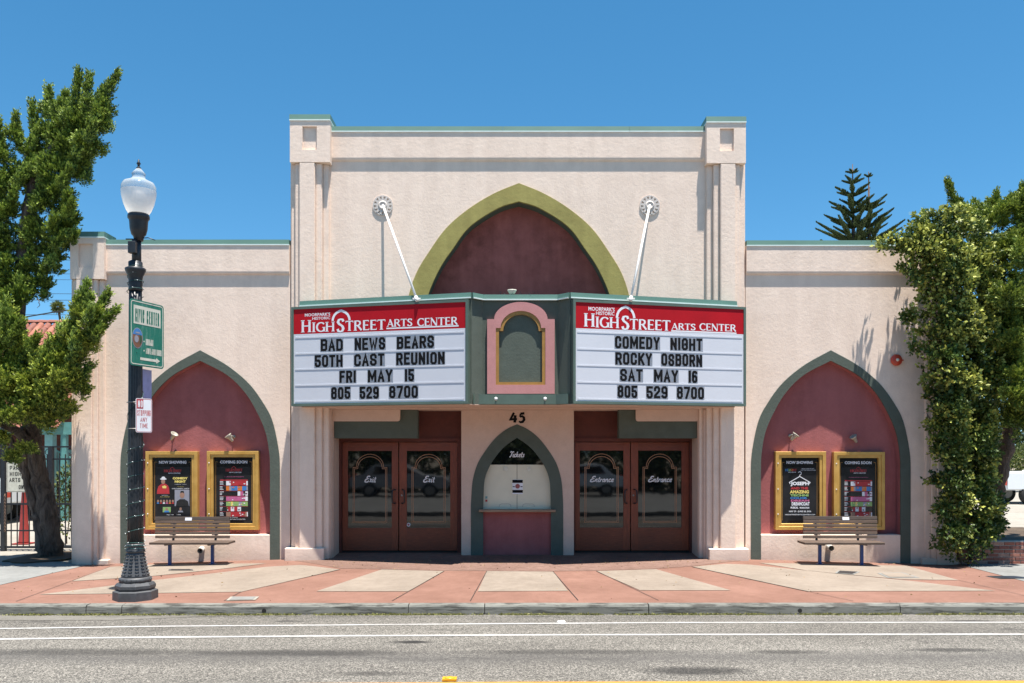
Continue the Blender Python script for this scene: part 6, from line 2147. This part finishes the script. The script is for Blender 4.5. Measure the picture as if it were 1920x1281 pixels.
def shrub(name, label, cat, blobs, mat, dens, lsize, loc, tintp=.3, stems=()):
    root = thing(name, label, cat, loc)
    Ps = []; Ds = []; Tn = []
    for (x, y, z, rx, ry, rz) in blobs:
        n = max(60, int(dens * rx * rz))
        d = rng.normal(size=(n, 3)); d /= np.linalg.norm(d, axis=1, keepdims=True)
        r = rng.uniform(.1, 1.0, size=(n, 1)) ** .45
        Ps.append(d * r * np.array([rx, ry, rz]) + np.array([x, y, z]))
        Ds.append(d + np.array([0, 0, .5]) + rng.normal(scale=.5, size=(n, 3)))
        Tn.append((rng.uniform(0, 1, n) < tintp) * rng.uniform(.3, 1, n))
    Ps = np.concatenate(Ps); Ps[:, 2] = np.maximum(Ps[:, 2], -.12)
    ln = rng.uniform(.7, 1.3, len(Ps)) * lsize
    put(leaf_mesh('foliage', Ps, np.concatenate(Ds), ln, ln * .55, np.concatenate(Tn), mat), 'foliage', root)
    if stems:
        mb = MB()
        for s in stems: limb(mb, s, .014, .006, seg=5)
        mb.build('stem', M['bark2'], root)
    return root


shrub('flowering_shrub', 'loose leafy shrub behind the fence beside the left juniper trunk', 'shrub', pblobs([(122, 905, 16, 3.0), (115, 930, 18, 3.0, 1, 1.4), (130, 945, 16, 3.0, 1, 1.5), (125, 985, 15, 3.0, 1, 1.5), (118, 895, 10, 3.0), (130, 880, 12, 3.0)]), M['shrub'], 2600, .07, tuple(P(124, 1015, 3.0)), .45,
      stems=([(124, 1020, 3.0), (122, 960, 3.0), (118, 890, 3.0)], [(124, 1020, 3.0), (130, 960, 3.0), (132, 880, 3.0)]))
shrub('young_shrub', 'small bright green shrub in front of the brick wall end', 'shrub', pblobs([(1790, 1035, 20, -.35), (1815, 1025, 20, -.35), (1840, 1030, 18, -.3), (1800, 1010, 18, -.3), (1825, 1045, 14, -.4), (1778, 1020, 12, -.3)]), M['vine'], 3300, .062, tuple(P(1815, 1058, -.35)), .25,
      stems=([(1815, 1060, -.35), (1815, 1030, -.35)], [(1803, 1060, -.35), (1800, 1030, -.35)]))
shrub('ground_shrub', 'dark spiky groundcover at the foot of the right juniper', 'shrub', pblobs([(1835, 965, 22, .5), (1855, 990, 22, .5), (1870, 960, 14, .6), (1820, 985, 20, .4), (1878, 985, 10, .6)]), M['pine'], 2600, .10, tuple(P(1845, 1005, .5)), .25)
shrub('far_hedge', 'bright yellow green hedge behind the white pickup', 'hedge', [(PX(px, 30), 30, PZ(py, 30), r, r, r * .8) for px, py, r in ((1895, 868, 1.1), (1915, 862, 1.0), (1940, 865, 1.3), (1870, 870, 1.0), (1980, 865, 1.5))], M['shrub'], 700, .17, (PX(1920, 30), 30, -.1), .6)
shrub('hedge', 'dark green shrubs massed beyond the lot on the right', 'hedge', [(PX(px, 38), 38, PZ(py, 38), r, r, r) for px, py, r in ((1880, 800, 2.2), (1930, 790, 2.4), (1990, 800, 2.6), (1840, 815, 2.2))], M['pine'], 260, .3, (PX(1920, 38), 38, -.1), .3)

# ---- Norfolk pine behind the right wing
YP = 40.0
def pine(bx, topy, tiers, label, seed):
    r_ = random.Random(seed)
    base = Vector((PX(bx, YP), YP, -.1)); zt_ = PZ(topy, YP)
    root = thing('norfolk_pine', label, 'tree', tuple(base))
    mb = MB(); mb.tube([base, Vector((base.x, YP, PZ(600, YP))), Vector((base.x + .05, YP, PZ(430, YP))), Vector((base.x, YP, zt_))], [.28, .17, .12, .025], 8)
    mb.build('trunk', M['bark2'], root)
    Ps = []; Ds = []; Ti = []
    for (py, L, n, rise, a0) in tiers:
        z = PZ(py, YP)
        for k in range(n):
            a = a0 + 2 * math.pi * k / n
            hv = np.array([math.cos(a), math.sin(a), 0.0]); LL = L * r_.uniform(.85, 1.08)
            m = int(LL * 150)
            for i in range(m):
                t = r_.random()
                # gently rising bough
                p = np.array([base.x, YP, z]) + hv * LL * t + np.array([0, 0, 1.0]) * (rise * LL * (t * .35 + .65 * t ** 1.3))
                wl_ = (.10 + .42 * min(1, 3.2 * t) * (1.02 - t) * min(1.0, LL / 1.6)) * 1.0
                s = r_.choice((-1, 1))
                side = np.array([-hv[1], hv[0], 0]) * s
                dv = side * r_.uniform(.1, .55) + np.array([0, 0, r_.uniform(.65, 1.0)]) + hv * .38
                dv /= np.linalg.norm(dv)
                q = 3
                for j in range(q):
                    Ps.append(p + dv * wl_ * j / q); Ds.append(dv + np.array([r_.uniform(-.15, .15), r_.uniform(-.15, .15), 0])); Ti.append((r_.random() * .5 + .3 * j / q, wl_ / q * 1.5))
            for i in range(int(LL * 26)):
                t = i / (LL * 26)
                p = np.array([base.x, YP, z]) + hv * LL * t + np.array([0, 0, 1.0]) * (rise * LL * (t * .35 + .65 * t ** 1.3))
                Ps.append(p); Ds.append(hv + np.array([0, 0, rise])); Ti.append((.1, .14))
    Ti = np.array(Ti)
    me = leaf_mesh('boughs', np.array(Ps), np.array(Ds), Ti[:, 1], np.full(len(Ti), .06), Ti[:, 0], M['pine'])
    put(me, 'boughs', root)
pine(1598.5, 308, [(326, .42, 5, .42, .1), (346, .75, 5, .5, .0), (370, 1.2, 6, .5, .1), (388, .95, 5, .6, .5), (402, 1.55, 6, .52, .0), (430, 2.0, 7, .55, .3), (458, 2.6, 8, .58, .05), (500, 2.8, 7, .5, 0)],
     'taller Norfolk pine leader rising behind the right wing roof', 3)
pine(1628.5, 322, [(333, .28, 4, .5, .1), (396, 1.2, 6, .55, .05), (428, 1.8, 6, .55, .2), (462, 2.3, 8, .55, .0), (500, 2.5, 7, .5, .2)],
     'shorter thin topped Norfolk pine just right of the taller one', 8)

# ---- far palm
YQ = 120
pb_ = P(113, 600, YQ); pt = P(108.5, 576, YQ)
root = thing('fan_palm', 'distant fan palm seen small above the tiled roof', 'palm', (pb_.x, YQ, -.3))
mb = MB(); mb.tube([(pb_.x + .4, YQ, -.3), (pb_.x, YQ, pb_.z), (pt.x, YQ, pt.z)], [.35, .2, .16], 8); mb.build('trunk', M['bark2'], root)
n = 700; d = rng.normal(size=(n, 3)); d /= np.linalg.norm(d, axis=1, keepdims=True)
me = leaf_mesh('crown', np.array([[pt.x, YQ, pt.z]]) + d * np.array([.35, .35, .35]), d * np.array([1, 1, 1]) + np.array([0, 0, -.05]), rng.uniform(.5, 1.0, n), rng.uniform(.08, .16, n), rng.uniform(0, 1, n), M['shrub'])
put(me, 'crown', root)

# ---- power lines on the left
PLAB = ['highest of the thin power lines left of the theatre', 'second highest thin power line left of the theatre', 'third thin power line from the top left of the theatre', 'fourth thin power line from the top left of the theatre', 'fifth thin power line from the top left of the theatre', 'lowest thin power line left of the theatre, just above the far palm']
for i, (ya, yb, r) in enumerate(((477, 476, .016), (503, 502, .012), (514, 513, .012), (540, 540, .014), (552, 552, .016), (580, 578, .014))):
    Yk = 34
    a = P(-160, ya + 6, Yk); b = P(700, yb + 4, Yk); mid = (a + b) / 2 - Vector((0, 0, .22))
    mb = MB(); mb.tube([a, a.lerp(mid, .5) - Vector((0, 0, .05)), mid, mid.lerp(b, .5) - Vector((0, 0, .05)), b], r, 5)
    tag(mb.build('power_line', M['iron']), PLAB[i], 'power line', group='overhead lines at the left')
a = P(-120, 612, 30); b = P(300, 560, 30)
mb = MB(); mb.tube([a, P(45, 595, 30), P(110, 584, 30), b], .035, 6)
tag(mb.build('service_cable', M['iron']), 'thick sagging cable above the tiled roof on the left', 'cable')

# ------------------------------------------------------------------ left background: fence, building, things in the lot
YF = 2.2
fr_ = thing('iron_gate', 'black iron gate and fence left of the theatre', 'gate', (PX(60, YF), YF, -.1))
def hb(a, b, py, t, name='rail'):
    mb = MB(); mb.box(PX(a, YF), PX(b, YF), YF - t / 2, YF + t / 2, PZ(py, YF) - t / 2, PZ(py, YF) + t / 2); mb.build(name, M['iron'], fr_)
hb(-90, 136, 838, .035); hb(-90, 136, 861, .035); hb(-90, 136, 945, .04); hb(-90, 136, 995, .03); hb(-90, 136, 1026, .045)
for px in (7, 96):
    mb = MB(); mb.box(PX(px, YF) - .045, PX(px, YF) + .045, YF - .045, YF + .045, -.1, PZ(px == 7 and 790 or 838, YF)); mb.build('post', M['iron'], fr_)
bar_me = None
for k in range(-8, 12):
    px = 21 + (k) * 11.3
    if px > 134 or abs(px - 7) < 5 or abs(px - 96) < 5: continue
    if bar_me is None:
        mb = MB(); mb.box(-.009, .009, -.009, .009, 0, 1.98); bar_me = mb.mesh('bar', M['iron'])
    inst(bar_me, 'bar', (PX(px, YF), YF, -.02), fr_)
for k in range(3):
    mb = MB(); c = P(92 + k * 3 - 2, 849, YF); 
    if k == 0:
        pts = [c + Vector((.09 * math.cos(t) * (1 - t / 9), 0, .09 * math.sin(t) * (1 - t / 9))) for t in [q * .4 for q in range(16)]]
        mb.tube(pts, .008, 5); mb.build('scroll', M['iron'], fr_)
# chain hanging on the post
ch = thing('chain', 'rusty chain hanging down the gate post', 'chain', (PX(12, YF), YF - .08, 1.0))
mb = MB()
for k in range(22):
    z = PZ(928, YF) - k * .036
    n = 8; ring = [Vector((PX(12.5, YF) + (.016 if k % 2 else .006) * math.cos(2 * math.pi * q / n), YF - .07 + (.006 if k % 2 else .016) * math.sin(2 * math.pi * q / n) * 1.0, z + .024 * math.sin(2 * math.pi * q / n))) for q in range(n + 1)]
    mb.tube(ring, .005, 4, cap=False)
o = mb.build('link', plain('rusty_chain', (.20, .12, .08), .7), ch, fix=False); o['kind'] = 'stuff'
# parking sign on the fence
a = P(12.5, 867, YF - .03); b = P(62, 923, YF - .03)
root = thing('parking_sign', 'weathered white parking sign on the iron gate half hidden by the juniper trunks', 'sign', (a.x, YF - .03, b.z))
fr = Frame2D((a.x, YF - .035, b.z), (1, 0, 0)); Wd = b.x - a.x; Hh = a.z - b.z
mb = MB(); fr.poly(mb, plate(fr, Wd, Hh, .02), 0, 0, depth=.004); mb.build('plate', M['sign_cream'], root)
mb = MB()
bp = plate(fr, Wd - .03, Hh - .03, .02); fr.stroke(mb, [(p[0] + .015, p[1] + .015) for p in bp], .006, .001, closed=True)
block_text(fr, mb, 'PARKING', .07, Wd - .06, Hh * .74, Hh * .88, .17, .001, .3)
block_text(fr, mb, 'HIGH ST', .07, Wd - .06, Hh * .54, Hh * .68, .17, .001, .3)
block_text(fr, mb, 'ARTS CEN', .06, Wd - .04, Hh * .34, Hh * .48, .17, .001, .3)
block_text(fr, mb, 'ONLY', .26, Wd - .10, Hh * .10, Hh * .24, .17, .001, .3)
mb.build('lettering', M['black'], root, fix=False)
# tall red cone behind the fence
c = P(45, 1020, 3.6)
root = thing('red_cone', 'tall narrow orange red cone standing behind the iron gate', 'cone', (c.x, 3.6, -.1))
mb = MB(); zt_ = PZ(905, 3.6)
mb.lathe([(.13, .02), (.115, .06), (.045, zt_ - .1), (.045, zt_ + .35), (.03, zt_ + .4)], (c.x, 3.6, -.1), 20); mb.box(c.x - .18, c.x + .18, 3.42, 3.78, -.104, -.075); mb.build('cone_body', plain('red_plastic', (.24, .025, .02), .6), root)
mb = MB(); mb.box(c.x + .12, c.x + .22, 3.9, 4.1, -.1, .9); tag(mb.build('blue_post', plain('blue_grey_post', (.12, .16, .27), .6)), 'short blue grey post just right of the red cone', 'post')

# teal porch building with tiled roof
YB = 12.0
tb = thing('tiled_building', 'low brick building with teal porch posts and a clay tile roof left of the theatre', 'building', (PX(60, YB), YB, -.1))
mb = MB(); mb.box(PX(-260, YB), PX(190, YB), YB + .5, YB + 6, -.1, PZ(800, YB)); mb.build('wall', plain('dark_brick_wall', (.15, .065, .05), .9, var=.3, nscale=25), tb)
mb = MB(); mb.box(PX(-260, YB), PX(190, YB), YB - 1.8, YB - 1.6, PZ(815, YB - 1.7), PZ(792, YB - 1.7)); mb.build('beam', M['teal'], tb)
for px, w in ((95, .24), (121, .16), (-30, .24)):
    mb = MB(); mb.box(PX(px, YB - 1.7) - w / 2, PX(px, YB - 1.7) + w / 2, YB - 1.7 - w / 2, YB - 1.7 + w / 2, -.1, PZ(815, YB - 1.7)); mb.build('porch_post', M['teal_light'] if px == 95 else M['teal'], tb)
mb = MB()
for dx in range(9):
    q = P(104 + dx * 5, 846 + dx * 2.2, YB - 1.2); mb.bar(q, q + Vector((0, 0, -.75)), .03)
mb.bar(P(100, 842, YB - 1.2), P(150, 868, YB - 1.2), .05); mb.bar(P(100, 880, YB - 1.2), P(150, 905, YB - 1.2), .06)
mb.build('stair_rail', M['teal'], tb)
mb = MB(); mb.box(PX(102, YB), PX(140, YB), YB + .42, YB + .5, .4, 2.0); mb.build('window', M['glass'], tb)
mb = MB(); a, b = PX(101, YB), PX(141, YB)
mb.box(a, b, YB + .40, YB + .47, 2.0, 2.1); mb.box(a, a + .08, YB + .40, YB + .47, .4, 2.0); mb.box((a + b) / 2, (a + b) / 2 + .07, YB + .40, YB + .47, .4, 2.0); mb.build('window_frame', M['teal_light'], tb)
# roof: slope from the eave up to the ridge
E0 = Vector((0, YB - 2.2, PZ(795, YB - 2.2))); R0 = Vector((0, YB + 2.8, PZ(604, YB + 2.8)))
rx0, rx1 = PX(-300, YB), PX(175, YB)
mb = MB(); mb.add([(rx0, E0.y, E0.z - .1), (rx1, E0.y, E0.z - .1), (rx1, R0.y, R0.z - .1), (rx0, R0.y, R0.z - .1), (rx1, R0.y + 5, E0.z), (rx0, R0.y + 5, E0.z)], [(0, 1, 2, 3), (3, 2, 4, 5)])
mb.build('roof', M['rooftile'][1], tb, fix=False)
sd = (R0 - E0).normalized(); slope_len = (R0 - E0).length
def tile_mesh(mat):
    mb = MB(); seg = 6; L = .46
    a = [(.125 * math.cos(math.pi * k / seg), 0, .085 * math.sin(math.pi * k / seg)) for k in range(seg + 1)]
    b = [(.105 * math.cos(math.pi * k / seg), L, .07 * math.sin(math.pi * k / seg)) for k in range(seg + 1)]
    a2 = [(x * .85, 0, z * .8) for x, y, z in a]
    mb.strip(a, b, smooth=True); mb.strip(a2, a)
    return mb.mesh('roof_tile', mat, fix=False)
tms = [tile_mesh(m) for m in M['rooftile']]
ang = math.atan2(sd.z, sd.y)
rows = int(slope_len / .37)
allr = MB()
for r in range(rows + 1):
    d = slope_len - .42 - r * .37
    if d < 0: break
    p = E0 + sd * d
    near = r < 8
    for k in range(int((rx1 - rx0) / .262)):
        x = rx0 + .13 + k * .262
        pxx = 960 + x * FPX / (CAM_D + p.y)
        if near and -10 < pxx < 150:
            inst(tms[random.randrange(4)], 'roof_tile', (x + random.uniform(-.012, .012), p.y + random.uniform(-.02, .02), p.z + random.uniform(-.006, .006) - .05), tb, rot=(ang + random.uniform(.02, .06), 0, random.uniform(-.03, .03)))
        else:
            seg = 4; A = []; B = []
            for q in range(seg + 1):
                t = math.pi * q / seg
                A.append((x + .125 * math.cos(t), p.y, p.z - .05 + .085 * math.sin(t))); B.append((x + .105 * math.cos(t), p.y + sd.y * .46, p.z - .05 + sd.z * .46 + .07 * math.sin(t)))
            allr.strip(A, B, smooth=True)
allr.build('roof_tiles_far', M['rooftile'][0], tb, fix=False)['kind'] = 'stuff'
rg = tile_mesh(M['rooftile'][1])
for k in range(12):
    inst(rg, 'ridge_tile', (PX(-10, YB + 2.8) + k * .40, R0.y + .02, R0.z - .02), tb, rot=(0, 0, R(-90)), scale=(1.2, 1, 1.3))

# ------------------------------------------------------------------ cars
def car(name, label, loc, rotz, prof, glass, paint, wheels, width, wr=.36):
    """prof: side outline (x, z); built along x, then turned"""
    root = thing(name, label, 'car' if 'pickup' not in name else 'pickup', loc, rotz=rotz)
    hw = width / 2
    def pr(name_, pts, y0, y1, mat, bv=.0, parent=root):
        mb = MB(); mb.prism_xz(pts, y0, y1)
        me = mb.mesh(name_, mat); o = bpy.data.objects.new(name_, me); C.objects.link(o); o.parent = parent
        if bv: bevel(o, bv, 2)
        return o
    pr('body', prof, -hw, hw, paint, .05)
    for gl_ in glass:
        pr('side_window', gl_, -hw - .004 + .0, -hw + .02, M['glass'])
        pr('side_window', gl_, hw - .02, hw + .004, M['glass'])
    for x in wheels:
        for s in (-1, 1):
            w = bpy.data.objects.new('wheel', None); C.objects.link(w); w.parent = root; w.location = (x, s * (hw - .12), wr)
            mb = MB(); mb.lathe([(wr * .62, -.125), (wr * .93, -.125), (wr, -.09), (wr, .09), (wr * .93, .125), (wr * .62, .125)], (0, 0, 0), 28, axis='y')
            o = bpy.data.objects.new('tyre', mb.mesh('tyre', M['tyre'])); C.objects.link(o); o.parent = w
            mb = MB(); mb.lathe([(wr * .60, -.128), (wr * .55, -.132), (.08, -.11), (.06, .11), (wr * .55, .132), (wr * .60, .128)], (0, 0, 0), 16, axis='y')
            o = bpy.data.objects.new('rim', mb.mesh('rim', M['steel'])); C.objects.link(o); o.parent = w
    xs = [p[0] for p in prof]
    for x, nm, mt in ((min(xs), 'tail_light', M['redpaint']), (max(xs), 'headlight', M['print_white'])):
        for s in (-1, 1):
            mb = MB(); s2 = -1 if x < 0 else 1
            mb.box(x - .02 * (s2 < 0) - .01, x + .02, s * (hw - .12) - .11, s * (hw - .12) + .115, .78, 1.06)
            o = bpy.data.objects.new(nm, mb.mesh(nm, mt)); C.objects.link(o); o.parent = root
    return root


pk = [(-2.75, .58), (-2.75, 1.22), (-2.70, 1.32), (-.95, 1.32), (-.90, 1.38), (-.55, 1.86), (.55, 1.90), (1.25, 1.36), (2.5, 1.22), (2.78, 1.05), (2.80, .55)]
gl1 = [[(-.72, 1.38), (-.48, 1.78), (.0, 1.80), (.0, 1.38)], [(.06, 1.38), (.06, 1.80), (.50, 1.80), (1.02, 1.38)]]
car('pickup_truck', 'white pickup truck parked in the lot at the right edge', (PX(1888, 18.5) + 2.75, 19.5, -.1), 0, pk, gl1, M['carwhite'], (-1.75, 1.8), 1.95, .40)
car('parked_car', 'pale vehicle behind the iron gate at the far left', (PX(12, 9) - 2.75, 9.9, -.1), math.pi, pk, gl1, M['carwhite'], (-1.75, 1.8), 1.95, .40)
sd_ = [(-2.3, .45), (-2.32, .95), (-1.7, 1.08), (-1.2, 1.50), (.25, 1.52), (1.0, 1.05), (2.0, .93), (2.3, .75), (2.3, .42)]
g2 = [[(-1.35, 1.08), (-1.1, 1.44), (-.5, 1.46), (-.5, 1.08)], [(-.44, 1.08), (-.44, 1.46), (.22, 1.46), (.82, 1.08)]]

# ------------------------------------------------------------------ brick planter wall on the right
x0 = 8.30; x1 = 9.32
bw = thing('brick_wall', 'low red brick planter wall with pale mortar at the right edge', 'wall', (x0 + .5, -.02, -.1))
mb = MB(); mb.box(x0, 11.6, .012, .25, -.12, .325); mb.build('mortar_core', M['mortar'], bw)
bms = []
for m in M['brick']:
    mb = MB(); mb.box(-.098, .098, -.0, .09, -.029, .029, bev=.003); bms.append(mb.mesh('brick', m))
for c in range(6):
    z = -.075 + c * .0715
    for k in range(-1, 17):
        x = x0 + .10 + k * .207 + (.1035 if c % 2 else 0)
        if x < x0 or x > 11.55: continue
        inst(random.choice(bms), 'brick', (x, .0 + random.uniform(-.003, .003), z), bw, rot=(0, 0, random.uniform(-.01, .01)))
mb = MB(); mb.box(9.44, 9.62, -.05, .0, -.12, .335); 
s = MB(); s.box(8.05, 11.6, .25, 3.4, -.12, .30); tag(s.build('planter_soil', M['soil']), kind='structure')

# ------------------------------------------------------------------ moss along the kerb, leaf litter
n = 15000
xx = rng.uniform(-9, 9, n); yy = np.array([kerb_y(x) for x in xx]) - .150 - np.abs(rng.normal(scale=.028, size=n))
cl = np.sin(xx * 3.1) + np.sin(xx * 7.7 + 1) + np.sin(xx * 17 + 2) * .7 + rng.normal(scale=.8, size=n)
k = cl > -.9; xx = xx[k]; yy = yy[k]; n = len(xx)
zz = np.array([zroad(0, y) for y in yy]) + .002
me = leaf_mesh('kerb_moss', np.stack([xx, yy, zz], 1), rng.normal(size=(n, 3)) * np.array([1, 1, .35]) + np.array([0, 0, .5]), rng.uniform(.012, .04, n), rng.uniform(.01, .02, n), rng.uniform(0, 1, n), M['moss'])
o = bpy.data.objects.new('kerb_moss', me); C.objects.link(o); tag(o, 'patchy green moss and grass along the foot of the kerb', 'moss', kind='stuff')
n = 520
xx = np.concatenate([rng.uniform(-3.2, 3.4, 300), rng.uniform(-8, 8, 220)]); yy = np.concatenate([-.55 + rng.normal(scale=.28, size=300), rng.uniform(-4.2, -.1, 220)])
zz = np.array([zside(x, y) for x, y in zip(xx, yy)]) + .006
me = leaf_mesh('leaf_litter', np.stack([xx, yy, zz], 1), rng.normal(size=(n, 3)) * np.array([1, 1, .12]), rng.uniform(.012, .05, n), rng.uniform(.008, .022, n), rng.uniform(0, 1, n), M['litter'])
o = bpy.data.objects.new('leaf_litter', me); C.objects.link(o); tag(o, 'scattered dry leaf litter on the paving before the doors', 'leaf litter', kind='stuff')

n = 14000  # hedge added behind the camera so the door glass reflects something dark
hp = np.stack([rng.uniform(-24, 24, n), -27 + rng.uniform(-.6, .6, n), rng.uniform(-.05, 2.7, n)], 1)
root = thing('far_hedge', 'tall dark hedge added unseen across the street to darken the door glass reflections', 'hedge', (0, -27, -.06))
put(leaf_mesh('foliage', hp, rng.normal(size=(n, 3)), rng.uniform(.25, .45, n), rng.uniform(.16, .3, n), rng.uniform(0, .4, n), M['pine']), 'foliage', root)

# ------------------------------------------------------------------ across the street (seen mirrored in the door glass)
car('parked_sedan', 'silver car parked across the street, mirrored in the exit doors', (-5.2, -23.0, -.06), 0, sd_, g2, M['carsilver'], (-1.4, 1.4), 1.8, .33)
car('parked_sedan', 'white car parked across the street, mirrored in the entrance doors', (3.0, -23.4, -.06), math.pi, sd_, g2, M['carwhite'], (-1.4, 1.4), 1.8, .33)
TLAB = ['leftmost', 'second from the left', 'middle one', 'second from the right', 'rightmost']
for i, (x, y, r) in enumerate(((-14, -31, 4.2), (-6.5, -32, 4.4), (1, -31.5, 4.5), (8.5, -32, 4.3), (16, -31, 4.2))):
    root = thing('street_tree', TLAB[i] + ' of the five broad dark trees across the street', 'tree', (x, y, -.06), group='trees across the street')
    if i == 0:
        mb = MB(); mb.tube([(x, y, -.06), (x + .1, y, 2.2), (x, y, 5)], [.3, .22, .12], 9, wob=.1); tro = mb.build('trunk', M['bark2'], root)
        n = 9000; d = rng.normal(size=(n, 3)); d /= np.linalg.norm(d, axis=1, keepdims=True)
        lump = 1 + .2 * np.sin(d[:, :1] * 7) * np.sin(d[:, 2:] * 8)
        pts = d * lump * rng.uniform(.3, 1, size=(n, 1)) ** .4 * np.array([4.4, 3.6, 3.2]) + np.array([x, y, 4.6])
        me = leaf_mesh('crown', pts, d + rng.normal(scale=.5, size=(n, 3)), rng.uniform(.25, .5, n), rng.uniform(.2, .34, n), rng.uniform(0, .6, n), M['pine'])
        cro = put(me, 'crown', root)
    else:
        for src in (tro, cro):
            c = src.copy(); C.objects.link(c); c.parent = root; c.rotation_euler = (0, 0, 0)
